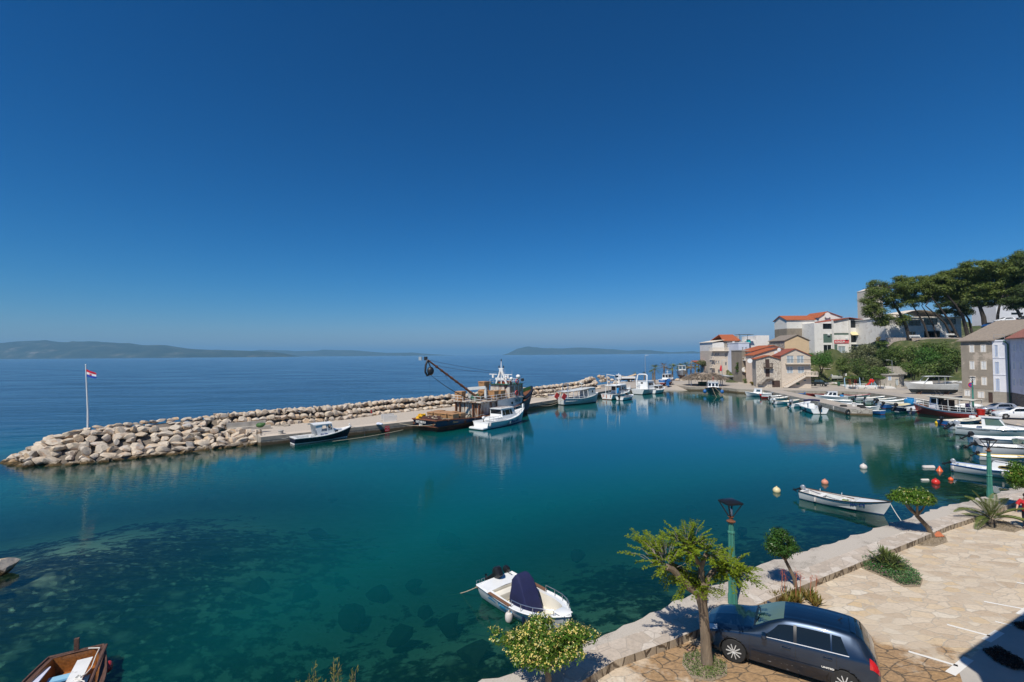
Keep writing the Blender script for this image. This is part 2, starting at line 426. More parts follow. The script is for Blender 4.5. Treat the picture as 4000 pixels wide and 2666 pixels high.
leafmat('leaf_grey', (0.14, 0.168, 0.07), (0.196, 0.21, 0.105), .2)
leafmat('leaf_fig', (0.0585, 0.156, 0.026), (0.111, 0.221, 0.0455), .3)
leafmat('leaf_gloss', (0.054, 0.135, 0.0162), (0.135, 0.23, 0.027), .25, .35)
leafmat('leaf_gloss_dark', (0.026, 0.0845, 0.0156), (0.065, 0.143, 0.0234), .2, .35)
leafmat('leaf_lime', (0.144, 0.228, 0.0144), (0.264, 0.324, 0.024), .4)
leafmat('leaf_palm', (0.078, 0.117, 0.026), (0.169, 0.195, 0.052), .2)
leafmat('leaf_dry', (.26, .20, .11), (.17, .13, .08), .2, .8)
leafmat('leaf_aloe', (0.132, 0.156, 0.024), (0.264, 0.156, 0.048), .15)
leafmat('leaf_tamarisk', (.16, .20, .035), (.34, .28, .08), .4)
leafmat('leaf_succulent', (0.056, 0.14, 0.042), (0.098, 0.196, 0.07), .2)
leafmat('flower_yellow', (.80, .64, .14), (.85, .74, .32), .3)
leafmat('flower_red', (.55, .10, .05), (.62, .2, .1), .3)
leafmat('flower_pink', (.55, .15, .4), (.6, .2, .35), .3)
leafmat('thatch', (.22, .17, .12), (.34, .28, .22), .1, .9)
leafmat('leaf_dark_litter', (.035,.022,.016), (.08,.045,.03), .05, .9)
leafmat('grass_leaf', (.16, .19, .05), (.24, .24, .08), .3)
pm('bark', (.19, .145, .10), .9, var=.35, vs=3, bmp=1.0, bs=12, stretch=(2, 2, .5))
pm('bark_dark', (.055, .045, .038), .9, var=.35, vs=3, bmp=.8, bs=12)
pm('bark_pale', (.22, .19, .16), .9, var=.25, vs=3, bmp=.5, bs=12)
pm('palm_trunk', (.20, .16, .12), .95, var=.4, vs=4, bmp=.8, bs=10, stretch=(1, 1, 3))
def V2(p): return Vector((p[0], p[1]))
def seg_dist(p, poly):
	best = 1e9
	for a, b in zip(poly, poly[1:]):
		ab = (b[0]-a[0], b[1]-a[1]); t = ((p[0]-a[0])*ab[0]+(p[1]-a[1])*ab[1])/(ab[0]**2+ab[1]**2+1e-9); t = min(1, max(0, t))
		d = math.hypot(p[0]-a[0]-ab[0]*t, p[1]-a[1]-ab[1]*t)
		best = min(best, d)
	return best
ZQ, ZP, ZL = 1.45, 1.25, 1.0        # quay walkway, parking, far promenade
QUAY_PX = [(1887,2660),(2150,2574),(2400,2462),(2610,2369),(2693,2320),(2840,2271),(3006,2198),(3200,2139),(3400,2071),(3655,1989),(3859,1938),(4000,1895)]
QUAY = [(-16,3.6),(-6,9.4)] + [tuple(G(x, y, ZQ).xy) for x, y in QUAY_PX] + [(40,35),(50,41.5)]
KERB_PX = [(2400,2584),(2620,2506),(2737,2457),(2940,2372),(3134,2290),(3358,2200),(3591,2106),(3701,2058),(3832,2015),(4000,1950)]
KERB = [(-14,1.0),(-3,8.9)] + [tuple(G(x, y, ZQ).xy) for x, y in KERB_PX] + [(40,31.5),(50,37.5)]
BANK = [(56,45),(58.5,50),(60,55),(61.5,60),(66,66),(72.5,75),(76.0,87.4),(78,99.3),(78.8,106.5),(76.5,110.2),(64.6,114.5)]
FAR = [(60.6,115.7),(56,119.7),(55.1,125.4),(51.4,127.9),(47.3,128.3)]
PIER_IN = [(-28.2,53.9),(-20,60.6),(-13.7,65.9),(-4.5,77),(4.4,89.7),(9.3,96.5),(17,108),(24,119),(28,124.5),(34,127.5),(40.6,129.2)]
HEAD_B = [(-50.2,48.6),(-49.4,47.2),(-47.6,45.9),(-44.8,44.7),(-42.2,45.2),(-39.3,46.4),(-35.3,49.7),(-32,52.6),(-29.0,54.9)]
SHORE_L = [(-24,24),(-25,19),(-22,10),(-16,3.6)]
def water_depth(x, y):
	dq = seg_dist((x, y), QUAY); dl = seg_dist((x, y), SHORE_L); db = seg_dist((x, y), HEAD_B+PIER_IN); dr = seg_dist((x, y), BANK+FAR)
	side = None
	d = min(1.0+.20*dq, .5+.17*dl, .7+.5*db, .8+.16*dr, 6.0)
	out = False
	line = HEAD_B[:1]+[(-29,56)]+PIER_IN[1:]
	if x < 40:
		yl = interp(x, line) if x > -50.2 else 48.6-(x+50.2)*-.25
		if y > yl: out = True
	if x >= 40 and y > 131: out = True
	if out:
		o = (y-yl) if x < 40 else (y-131)
		d = min(1.5+.30*db if x > -50 else 6+.1*o, 30) if True else d
		d = max(d, min(6, .6+.5*db))
		if x < -50: d = min(6.0, 1+.5*db)+max(0, o)*.25
		d = min(d, 30)
	elif x < -48:
		d = min(d+max(0, -48-x)*.15, 14)
	return max(.3, d)
def axis(lo, hi, step, outer_lo, outer_hi):
	n = int(round((hi-lo)/step)); return outer_lo+[lo+step*i for i in range(n+1)]+outer_hi
def grid_mesh(name, xs, ys, zf, mat, attr=None):
	nx, ny = len(xs), len(ys)
	v = [(x, y, zf(x, y)) for y in ys for x in xs]
	f = [(j*nx+i, j*nx+i+1, (j+1)*nx+i+1, (j+1)*nx+i) for j in range(ny-1) for i in range(nx-1)]
	me = bpy.data.meshes.new(name); me.from_pydata(v, [], f)
	me.polygons.foreach_set('use_smooth', [True]*len(f)); me.materials.append(MAT(mat))
	if attr:
		for an, fn in attr.items():
			a = me.attributes.new(an, 'FLOAT', 'POINT'); a.data.foreach_set('value', [fn(p[0], p[1]) for p in v])
	me.update(); o = bpy.data.objects.new(name, me); COL.objects.link(o); return o
def water_mat(name):
	m = bpy.data.materials.new(name); m.use_nodes = True; nt = m.node_tree; nt.nodes.clear(); L = nt.links
	out = N(nt, 'ShaderNodeOutputMaterial')
	at = N(nt, 'ShaderNodeAttribute', attribute_name='dep')
	dn = math_n(nt, 'MULTIPLY', at.outputs['Fac'], 1/30.0, True)
	tint = ramp(nt, dn, [(0, (.95,.98,.96)), (.045, (.40,.66,.60)), (.09, (.13,.40,.37)), (.17, (.03,.19,.20)), (.30, (.0,.05,.08))]).outputs[0]
	scat = ramp(nt, dn, [(0, (.006,.034,.026)), (.07, (.002,.070,.062)), (.13, (.0,.112,.104)), (.20, (.0,.085,.115)), (.45, (.001,.040,.095)), (1, (.002,.030,.085))]).outputs[0]
	fac = ramp(nt, dn, [(0, (.05,)*3), (.05, (.26,)*3), (.10, (.5,)*3), (.18, (.82,)*3), (.3, (1,)*3)]).outputs[0]
	tr = N(nt, 'ShaderNodeBsdfTransparent'); L.new(tint, tr.inputs[0])
	df = N(nt, 'ShaderNodeBsdfDiffuse'); L.new(scat, df.inputs[0])
	body = N(nt, 'ShaderNodeMixShader'); L.new(fac, body.inputs[0]); L.new(tr.outputs[0], body.inputs[1]); L.new(df.outputs[0], body.inputs[2])
	co = coords(nt, (1,1,1))
	pat = N(nt, 'ShaderNodeTexNoise', Scale=.045, Detail=3.0); L.new(coords(nt, (.5,1.6,1)), pat.inputs[0])
	patr = ramp(nt, pat.outputs[0], [(.38, (.25,)*3), (.62, (1,)*3)]).outputs[0]
	r1 = N(nt, 'ShaderNodeTexNoise', Scale=1.0, Detail=3.0, Distortion=.6); L.new(coords(nt, (.9,3.6,1), (0,0,R(-32))), r1.inputs[0])
	r2 = N(nt, 'ShaderNodeTexNoise', Scale=1.0, Detail=2.0, Distortion=.4); L.new(coords(nt, (2.2,5.5,1), (0,0,R(-14))), r2.inputs[0])
	big = N(nt, 'ShaderNodeTexNoise', Scale=.12, Detail=4.0); L.new(coords(nt, (1,2.5,1)), big.inputs[0])
	h = math_n(nt, 'ADD', math_n(nt, 'MULTIPLY', r1.outputs[0], 1.0), math_n(nt, 'MULTIPLY', r2.outputs[0], .4))
	h = math_n(nt, 'MULTIPLY', h, patr)
	h = math_n(nt, 'MULTIPLY', h, N(nt, 'ShaderNodeAttribute', attribute_name='rip').outputs['Fac'])
	openw = ramp(nt, dn, [(.2, (0,)*3), (.35, (1,)*3)]).outputs[0]
	h = math_n(nt, 'MULTIPLY', h, math_n(nt, 'ADD', math_n(nt, 'MULTIPLY', openw, 1.6), .55))
	h = math_n(nt, 'ADD', h, math_n(nt, 'MULTIPLY', math_n(nt, 'MULTIPLY', big.outputs[0], openw), 6.0))
	bp = N(nt, 'ShaderNodeBump', Strength=1.0, Distance=.045); L.new(h, bp.inputs['Height'])
	fr = N(nt, 'ShaderNodeFresnel', IOR=1.333); L.new(bp.outputs[0], fr.inputs['Normal'])
	gl = N(nt, 'ShaderNodeBsdfGlossy'); L.new(bp.outputs[0], gl.inputs['Normal'])
	gl.inputs['Color'].default_value = (.92,.94,.95,1)
	L.new(math_n(nt, 'ADD', math_n(nt, 'MULTIPLY', openw, .16), .015), gl.inputs['Roughness'])
	mx = N(nt, 'ShaderNodeMixShader'); L.new(fr.outputs[0], mx.inputs[0]); L.new(body.outputs[0], mx.inputs[1]); L.new(gl.outputs[0], mx.inputs[2])
	L.new(mx.outputs[0], out.inputs[0]); return m
rec('water', water_mat)
XS = axis(-92, 112, 1.5, [-62000,-25000,-9000,-3500,-1400,-600,-300,-180,-120], [130,180,300,700,2000,6000,20000,62000])
YS = axis(4, 142, 1.5, [-300,-60,-20], [150,165,190,230,300,420,650,1100,2000,4000,8000,16000,32000,62000])
water = grid_mesh('water', XS, YS, lambda x, y: 0.0, 'water', {'dep': water_depth, 'rip': lambda x, y: lerp(1.0, .38, smooth01((x+22)/34)) if y < 140 else 1.0})
tag(water, kind='structure')
def rockiness(x, y):
	dq = seg_dist((x, y), QUAY); dl = seg_dist((x, y), SHORE_L); db = seg_dist((x, y), HEAD_B+PIER_IN[:3])
	n = noise.noise(Vector((x*.13, y*.16, 3.1)))
	return min(1, max(0, 1.12-min(dq, dl*.9)/17.0+n*.45, 1.0-db/5.0))
def bed_z(x, y):
	d = water_depth(x, y); k = rockiness(x, y)
	b = noise.noise(Vector((x*.9, y*.9, 1)))*.35+noise.noise(Vector((x*.35, y*.35, 7)))*.5
	return -d + max(0, b)*k*.9 - .15
def bed_mat(name):
	m, nt, b, out = base_mat(name); L = nt.links
	at = N(nt, 'ShaderNodeAttribute', attribute_name='rock'); co = coords(nt)
	n1 = N(nt, 'ShaderNodeTexNoise', Scale=1.1, Detail=8.0, Roughness=.68); L.new(co, n1.inputs[0])
	n2 = N(nt, 'ShaderNodeTexNoise', Scale=.5, Detail=4.0); L.new(co, n2.inputs[0])
	ad = N(nt, 'ShaderNodeVectorMath', operation='MULTIPLY_ADD'); L.new(n1.outputs['Color'], ad.inputs[0]); ad.inputs[1].default_value = (.9,.9,.3); L.new(co, ad.inputs[2])
	v = N(nt, 'ShaderNodeTexVoronoi', feature='F1', Scale=3.4); L.new(ad.outputs[0], v.inputs['Vector'])
	sc = N(nt, 'ShaderNodeSeparateColor'); L.new(v.outputs['Color'], sc.inputs[0])
	sand = ramp(nt, n1.outputs[0], [(.3, (.34,.36,.26)), (.7, (.56,.55,.42))]).outputs[0]
	rock = ramp(nt, sc.outputs[0], [(.0, (.022,.028,.014)), (.55, (.065,.068,.034)), (.85, (.14,.14,.08)), (1, (.42,.42,.30))]).outputs[0]
	rock = mixc(nt, .9, rock, ramp(nt, v.outputs['Distance'], [(.1, (1.35,)*3), (.5, (.35,)*3)]).outputs[0], 'MULTIPLY')
	rock = mixc(nt, .8, rock, ramp(nt, n1.outputs[0], [(.32, (.35,)*3), (.68, (1.6,)*3)]).outputs[0], 'MULTIPLY')
	rock = mixc(nt, ramp(nt, n2.outputs[0], [(.58, (0,)*3), (.70, (.6,)*3)]).outputs[0], rock, sand)
	f = math_n(nt, 'ADD', at.outputs['Fac'], math_n(nt, 'MULTIPLY', math_n(nt, 'SUBTRACT', n1.outputs[0], .5), 1.8))
	f = ramp(nt, f, [(.42, (0,)*3), (.56, (1,)*3)]).outputs[0]
	L.new(mixc(nt, f, sand, rock), b.inputs['Base Color']); b.inputs['Roughness'].default_value = 1; b.inputs['Specular IOR Level'].default_value = 0
	bump(nt, b, n1.outputs[0], .6, .15); return m
rec('seabed', bed_mat)
bed = grid_mesh('seabed', axis(-62, 110, .8, [-200], [200]), axis(5, 130, .8, [-20], [200]), bed_z, 'seabed', {'rock': rockiness}); tag(bed, kind='structure')
# ---------------------------------------------------------------- far islands
def hill_mat(name):
	m, nt, b, out = base_mat(name); L = nt.links; co = coords(nt)
	n1 = N(nt, 'ShaderNodeTexNoise', Scale=.004, Detail=8.0, Roughness=.7); L.new(co, n1.inputs[0])
	c = ramp(nt, n1.outputs[0], [(.35, (.022,.032,.014)), (.55, (.05,.06,.03)), (.62, (.10,.10,.065)), (.72, (.24,.22,.18))]).outputs[0]
	L.new(c, b.inputs['Base Color']); b.inputs['Roughness'].default_value = 1; b.inputs['Specular IOR Level'].default_value = 0
	bump(nt, b, n1.outputs[0], 1.0, 60); return m
rec('hillside', hill_mat)
def island(prof, dist, depth, seed):
	n = 140; secs = []
	for i in range(n+1):
		px = lerp(prof[0][0], prof[-1][0], i/n); py = interp(px, prof)
		zr = max(2, D(px, py, dist+depth*.5).z); pr = D(px, 1390, dist+depth*.5); row = []
		for k in range(13):
			t = k/12; s = math.sin(math.pi*t) if t < .5 else 1-(t-.5)*1.6
			x = pr.x*(dist+depth*(t))/(dist+depth*.5); y = dist+depth*t
			nz = noise.noise(Vector((x*.0016+seed, y*.0016, 0)))*.22+noise.noise(Vector((x*.006+seed, y*.006, 4)))*.08
			zz = zr*(s**.8)*(1 + nz*(1-abs(t-.5)*2)*.15 + nz*(.8 if t < .42 else 0)) - 1.5
			row.append(Vector((x, y+noise.noise(Vector((x*.003, seed, t)))*depth*.05, zz if t > 0 else -3)))
		secs.append(row)
	mb = MB(); mb.loft(secs); return tag(mb.build('hills', 'hillside', sharp=0), kind='structure')
island([(-1200,1372),(-700,1350),(-300,1352),(0,1340),(90,1333),(170,1327),(238,1337),(383,1338),(532,1349),(638,1348),(744,1363),(851,1368),(1000,1372),(1090,1380),(1180,1394)], 8000, 2600, 1)
island([(880,1396),(960,1374),(1037,1368),(1119,1369),(1155,1373),(1238,1370),(1262,1366),(1300,1368),(1374,1369),(1442,1374),(1510,1379),(1612,1378),(1680,1384),(1760,1388),(1850,1391)], 13500, 3000, 2)
island([(1960,1388),(1985,1381),(2023,1364),(2065,1355),(2117,1361),(2193,1362),(2261,1358),(2346,1362),(2448,1370),(2533,1368),(2618,1377),(2703,1373),(2763,1380),(2850,1385),(2980,1388)], 13000, 3000, 3)
# ---------------------------------------------------------------- ground
def slab(name, poly, ztop, zbot, mats, zf=None):
	n = len(poly); mb = MB()
	top = [(p[0], p[1], zf(p) if zf else ztop) for p in poly]; bot = [(p[0], p[1], zbot) for p in poly]
	mb.add(top, [tuple(range(n))], 0, False)
	mb.add(top+bot, [(i, (i+1) % n, n+(i+1) % n, n+i) for i in range(n)], 1, False)
	o = mb.build(name, mats, fix=False)
	bm = bmesh.new(); bm.from_mesh(o.data); bmesh.ops.recalc_face_normals(bm, faces=bm.faces); bmesh.ops.triangulate(bm, faces=[f for f in bm.faces if len(f.verts) > 4]); bm.to_mesh(o.data); bm.free()
	return tag(o, kind='structure')
def paving_mat(name):
	"""crazy paving of pale stone"""
	m, nt, b, out = base_mat(name); L = nt.links
	co = coords(nt, (1.75, 2.9, 1), (0, 0, R(-25)))
	nz = N(nt, 'ShaderNodeTexNoise', Scale=.9, Detail=4.0); L.new(co, nz.inputs[0])
	ad = N(nt, 'ShaderNodeVectorMath', operation='MULTIPLY_ADD'); L.new(nz.outputs['Color'], ad.inputs[0]); ad.inputs[1].default_value = (.7,)*3; L.new(co, ad.inputs[2])
	v1 = N(nt, 'ShaderNodeTexVoronoi', feature='F1', Scale=1.0); L.new(ad.outputs[0], v1.inputs['Vector'])
	v2 = N(nt, 'ShaderNodeTexVoronoi', feature='DISTANCE_TO_EDGE', Scale=1.0); L.new(ad.outputs[0], v2.inputs['Vector'])
	sp = N(nt, 'ShaderNodeSeparateColor'); L.new(v1.outputs['Color'], sp.inputs[0])
	c = ramp(nt, sp.outputs[0], [(0, (.46,.36,.26)), (.35, (.54,.44,.33)), (.6, (.60,.51,.40)), (.8, (.56,.42,.26)), (1, (.64,.57,.47))]).outputs[0]
	fine = N(nt, 'ShaderNodeTexNoise', Scale=4.0, Detail=9.0, Roughness=.72); L.new(co, fine.inputs[0])
	c = mixc(nt, .75, c, ramp(nt, fine.outputs[0], [(.3, (.62,)*3), (.5, (1,)*3), (.75, (1.15,)*3)]).outputs[0], 'MULTIPLY')
	e = ramp(nt, v2.outputs['Distance'], [(.01, (0,)*3), (.055, (1,)*3)]).outputs[0]
	wash = N(nt, 'ShaderNodeTexNoise', Scale=.35, Detail=5.0, Roughness=.6); L.new(coords(nt), wash.inputs[0])
	mort = mixc(nt, ramp(nt, wash.outputs[0], [(.42, (0,)*3), (.62, (1,)*3)]).outputs[0], (.42,.37,.30), (.50,.43,.34))
	e2 = math_n(nt, 'MULTIPLY', e, ramp(nt, wash.outputs[0], [(.5, (1,)*3), (.72, (.35,)*3)]).outputs[0])
	c = mixc(nt, e2, mort, c)
	st = N(nt, 'ShaderNodeTexNoise', Scale=.9, Detail=6.0, Roughness=.7); L.new(coords(nt), st.inputs[0])
	c = mixc(nt, ramp(nt, st.outputs[0], [(.66, (0,)*3), (.74, (.6,)*3)]).outputs[0], c, (.20,.12,.06))
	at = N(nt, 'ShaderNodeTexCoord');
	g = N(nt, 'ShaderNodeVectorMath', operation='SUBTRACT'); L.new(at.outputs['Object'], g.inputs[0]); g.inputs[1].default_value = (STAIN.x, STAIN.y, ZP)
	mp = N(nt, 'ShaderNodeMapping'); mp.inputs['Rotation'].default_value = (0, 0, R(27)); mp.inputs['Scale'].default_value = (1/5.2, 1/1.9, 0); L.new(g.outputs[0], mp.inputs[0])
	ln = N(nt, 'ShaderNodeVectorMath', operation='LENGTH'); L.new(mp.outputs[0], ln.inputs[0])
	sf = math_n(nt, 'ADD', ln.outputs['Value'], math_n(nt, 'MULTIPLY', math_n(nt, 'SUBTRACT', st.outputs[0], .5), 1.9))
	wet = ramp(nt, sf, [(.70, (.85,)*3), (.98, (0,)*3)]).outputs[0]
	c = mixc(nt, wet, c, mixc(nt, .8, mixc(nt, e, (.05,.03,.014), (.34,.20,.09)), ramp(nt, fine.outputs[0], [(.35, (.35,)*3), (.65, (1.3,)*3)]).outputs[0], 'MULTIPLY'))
	L.new(c, b.inputs['Base Color']); b.inputs['Roughness'].default_value = .8; b.inputs['Specular IOR Level'].default_value = .3
	hh = math_n(nt, 'ADD', math_n(nt, 'MULTIPLY', e2, 1.0), math_n(nt, 'MULTIPLY', fine.outputs[0], .6)); bump(nt, b, hh, .6, .015); return m
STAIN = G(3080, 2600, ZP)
rec('paving', paving_mat)
def walkway_mat(name):
	m, nt, b, out = base_mat(name); L = nt.links; co = coords(nt)
	n1 = N(nt, 'ShaderNodeTexNoise', Scale=22.0, Detail=6.0, Roughness=.75); L.new(co, n1.inputs[0])
	n2 = N(nt, 'ShaderNodeTexNoise', Scale=.55, Detail=7.0, Roughness=.7); L.new(co, n2.inputs[0])
	sm = ramp(nt, n1.outputs[0], [(.3, (.40,.355,.30)), (.7, (.54,.49,.43))]).outputs[0]
	ro = ramp(nt, n1.outputs[0], [(.38, (.13,.11,.09)), (.5, (.34,.30,.25)), (.62, (.55,.50,.44))]).outputs[0]
	c = mixc(nt, ramp(nt, n2.outputs[0], [(.5, (0,)*3), (.6, (1,)*3)]).outputs[0], sm, ro)
	L.new(c, b.inputs['Base Color']); b.inputs['Roughness'].default_value = .9
	bump(nt, b, n1.outputs[0], .5, .02); return m
rec('walkway', walkway_mat)
pm('road', (.40,.35,.29), .9, var=.08, vs=.35, bmp=.15, dirt=(.33,.30,.27), dirt_s=.12, dirt_t=(.5,.6))
pm('asphalt', (.30,.28,.26), .9, var=.08, vs=.4, bmp=.15)
pm('concrete_strip', (.42,.39,.35), .9, var=.1, vs=.8, bmp=.3, bs=40)
pm('dirt', (.30,.24,.17), .95, var=.3, vs=2, bmp=.6, dirt=(.16,.12,.08), dirt_s=1.5)
pm('gravel', (.46,.40,.33), .95, var=.35, vs=14, bmp=.6, bs=40)
pm('pier_concrete', (.56,.48,.39), .9, var=.08, vs=.6, bmp=.2, dirt=(.47,.40,.32), dirt_s=.4)
def quay_side(name):
	m, nt, b, out = base_mat(name); L = nt.links; co = coords(nt)
	g = nt.nodes.new('ShaderNodeNewGeometry'); s = N(nt, 'ShaderNodeSeparateXYZ'); L.new(g.outputs['Position'], s.inputs[0])
	n1 = N(nt, 'ShaderNodeTexNoise', Scale=1.5, Detail=7.0, Roughness=.7); L.new(co, n1.inputs[0])
	c = ramp(nt, n1.outputs[0], [(.3, (.24,.21,.17)), (.7, (.40,.36,.30))]).outputs[0]
	f = math_n(nt, 'ADD', s.outputs[2], math_n(nt, 'MULTIPLY', math_n(nt, 'SUBTRACT', n1.outputs[0], .5), .5))
	c = mixc(nt, ramp(nt, f, [(.25, (1,)*3), (.45, (0,)*3)]).outputs[0], c, (.09,.065,.035))
	L.new(c, b.inputs['Base Color']); b.inputs['Roughness'].default_value = .85; bump(nt, b, n1.outputs[0], .5, .05); return m
rec('quay_side', quay_side)
edge = []
r_ = random.Random(4)
for a, b in zip(QUAY, QUAY[1:]):
	L_ = math.hypot(b[0]-a[0], b[1]-a[1]); k = max(1, int(L_/.38)); nx, ny = -(b[1]-a[1])/L_, (b[0]-a[0])/L_
	for i in range(k):
		t = i/k; j = r_.uniform(-.09, .11)
		edge.append((lerp(a[0], b[0], t)+nx*j, lerp(a[1], b[1], t)+ny*j))
edge.append(QUAY[-1])
slab('quay', edge+list(reversed(KERB)), ZQ, -3.5, ['walkway', 'quay_side'])
def coping_mat(name):
	m, nt, b, out = base_mat(name); L = nt.links; co = coords(nt, (1.9, 1.9, 1), (0, 0, R(-30)))
	v1 = N(nt, 'ShaderNodeTexVoronoi', feature='F1', Scale=1.1, distance='CHEBYCHEV'); L.new(co, v1.inputs['Vector'])
	v2 = N(nt, 'ShaderNodeTexVoronoi', feature='DISTANCE_TO_EDGE', Scale=1.1); L.new(co, v2.inputs['Vector'])
	sp = N(nt, 'ShaderNodeSeparateColor'); L.new(v1.outputs['Color'], sp.inputs[0])
	c = ramp(nt, sp.outputs[0], [(0, (.44,.37,.30)), (.5, (.52,.44,.36)), (1, (.62,.56,.49))]).outputs[0]
	fine = N(nt, 'ShaderNodeTexNoise', Scale=5.0, Detail=8.0, Roughness=.7); L.new(co, fine.inputs[0])
	c = mixc(nt, .6, c, ramp(nt, fine.outputs[0], [(.3, (.65,)*3), (.7, (1.15,)*3)]).outputs[0], 'MULTIPLY')
	c = mixc(nt, ramp(nt, v2.outputs['Distance'], [(.01, (0,)*3), (.035, (1,)*3)]).outputs[0], (.36,.31,.26), c)
	L.new(c, b.inputs['Base Color']); b.inputs['Roughness'].default_value = .85; bump(nt, b, fine.outputs[0], .4, .02); return m
rec('coping', coping_mat)
masonry('kerb_face', (.46,.38,.28), (.34,.27,.19), (.12,.09,.06), 2.4, (1,1,.5), .05)
inner = []
for i, p in enumerate(KERB):
	a = KERB[max(0, i-1)]; b = KERB[min(len(KERB)-1, i+1)]; L_ = math.hypot(b[0]-a[0], b[1]-a[1])
	inner.append((p[0]-(b[1]-a[1])/L_*.75, p[1]+(b[0]-a[0])/L_*.75))
lip = [(p[0]+(q[0]-p[0])*-.03, p[1]+(q[1]-p[1])*-.03) for p, q in zip(KERB, inner)]
slab('kerb', inner+list(reversed(lip)), ZQ+.035, ZP-.3, ['coping', 'kerb_face'])
land_edge = list(KERB)+BANK+FAR
def zland(p):
	if p in KERB or p[1] < 40: return ZP
	return lerp(ZP, ZL, smooth01((p[1]-40)/20))
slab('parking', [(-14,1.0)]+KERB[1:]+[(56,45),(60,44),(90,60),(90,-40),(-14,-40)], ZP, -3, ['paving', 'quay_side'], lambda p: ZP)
slab('promenade', [(56,45.01)]+BANK[1:]+FAR+[(46.5,133),(44,150),(60,168),(130,168),(130,80),(90,60.01),(60,44.01)], ZL, -3, ['road', 'quay_side'], lambda p: zland(p))
slab('slipway', [(40.6,129.2),(47.3,128.3),(47,135),(41,136)], .9, -1, ['road', 'quay_side'], lambda p: -.15 if p[1] < 131 else ZL-.02)
slab('apron', [(47,135),(41,136),(40.6,129.2)]+list(reversed(PIER_IN[6:-1]))+[(10,118),(24,138),(40,160),(62,170),(62,140)], ZL-.02, -3, ['road', 'quay_side'])
slab('pier', PIER_IN[:7]+[(10,118),(-2,104),(-14,90),(-25,78),(-35,67),(-37,62)], .95, -4, ['gravel', 'quay_side'])
def offs(poly, d):
	res = []
	for i, p in enumerate(poly):
		a = poly[max(0, i-1)]; b = poly[min(len(poly)-1, i+1)]; L_ = math.hypot(b[0]-a[0], b[1]-a[1])
		res.append((p[0]-(b[1]-a[1])/L_*d, p[1]+(b[0]-a[0])/L_*d))
	return res
slab('pier_edge', offs(PIER_IN[:8], -.02)+list(reversed(offs(PIER_IN[:8], 1.6))), .975, .55, ['pier_concrete', 'quay_side'])
HC = [(60,118,1),(75,122,1),(64,135,1.2),(84,122,1),(84,140,1.1),(76,150,1.3),(70,160,3),(92,118,1),(98,112,1),(95,100,1),(88,90,1),(92,74,1),(105,126,1.2),(112,112,1.1),(100,105,1),
	  (84,166,9.6),(96,168,9.8),(110,168,10),(70,178,9),(112,137,13.4),(124,142,14),(140,142,14.5),(120,150,14),(100,150,11.5),(95,152,9),(88,150,1.3),(98,147,1.4),(103,142,1.5),(92,143,1.2),(101,132,1.2),(106,133,3.2),(112,128,9),(118,120,11),(128,126,15.5),(122,113,9),(140,120,16.5),(118,102,3),(126,98,8),(140,105,14),(160,120,17),(112,90,1.5),(180,160,20),(140,180,17),(100,200,14),(60,200,10),(200,220,26)]
def terrain(x, y):
	sw = sz = 0
	for a, b, c in HC:
		w = 1/((x-a)**2+(y-b)**2+1.5)**1.9; sw += w; sz += w*c
	h = sz/sw+noise.noise(Vector((x*.2, y*.2, 0)))*.25-.25
	h -= .7*(1-smooth01((h-1.0)/1.5))
	if seg_dist((x, y), BASIN) < 2.5 or (y < 116 and x < 77.5) or (x < 60 and y < 150) or x < .445*y: return -4
	return h
BASIN = BANK[4:]+FAR
def soil(name):
	m, nt, b, out = base_mat(name); L = nt.links; co = coords(nt)
	n1 = N(nt, 'ShaderNodeTexNoise', Scale=.5, Detail=8.0, Roughness=.7); L.new(co, n1.inputs[0])
	c = ramp(nt, n1.outputs[0], [(.4, (.04,.06,.018)), (.58, (.09,.10,.035)), (.66, (.26,.21,.15)), (.76, (.42,.36,.29))]).outputs[0]
	L.new(c, b.inputs['Base Color']); b.inputs['Roughness'].default_value = 1; bump(nt, b, n1.outputs[0], .8, .4); return m
rec('hill_soil', soil)
hl = grid_mesh('terrain', [58+2.0*i for i in range(66)], [86+2.0*i for i in range(60)], terrain, 'hill_soil'); tag(hl, kind='structure')
def painted(px, w, mat='road_paint', z=ZP+.004, name='road_marking'):
	pts = [G(x, y, z) for x, y in px]; mb = MB()
	for a, b in zip(pts, pts[1:]):
		n = Vector((-(b-a).y, (b-a).x, 0)).normalized()*w/2
		mb.quad(a-n, b-n, b+n, a+n)
	return tag(mb.build(name, mat, fix=False), kind='structure')
def worn_paint(name):
	m, nt, b, out = base_mat(name); L = nt.links
	n1 = N(nt, 'ShaderNodeTexNoise', Scale=6.0, Detail=8.0, Roughness=.75); L.new(coords(nt), n1.inputs[0])
	b.inputs['Base Color'].default_value = (.72,.70,.66,1); b.inputs['Roughness'].default_value = .8
	tr = N(nt, 'ShaderNodeBsdfTransparent'); mx = N(nt, 'ShaderNodeMixShader')
	L.new(ramp(nt, n1.outputs[0], [(.28, (0,)*3), (.38, (1,)*3)]).outputs[0], mx.inputs[0]); L.new(tr.outputs[0], mx.inputs[1]); L.new(b.outputs[0], mx.inputs[2]); L.new(mx.outputs[0], out.inputs[0]); return m
rec('road_paint', worn_paint)
painted([(3549,2545),(3742,2602)], .10); painted([(3699,2440),(3868,2485)], .10); painted([(3843,2350),(4000,2379)], .10); painted([(3972,2276),(4060,2290)], .10)
painted([(3712,2632),(3784,2573)], .22); painted([(3852,2503),(3906,2468)], .22); painted([(3985,2402),(4060,2350)], .22)
painted([(3888,2428),(3952,2444)], .08)
strip = [G(3742,2612,ZP),G(3790,2574,ZP),G(3905,2472,ZP),G(4000,2392,ZP),G(4200,2240,ZP)]
slab('concrete_strip', [tuple(p.xy) for p in strip]+[(60,14),(60,-10),(9,-10),(9.4,9.5)], ZP+.003, ZP-.2, ['concrete_strip', 'concrete_strip'])
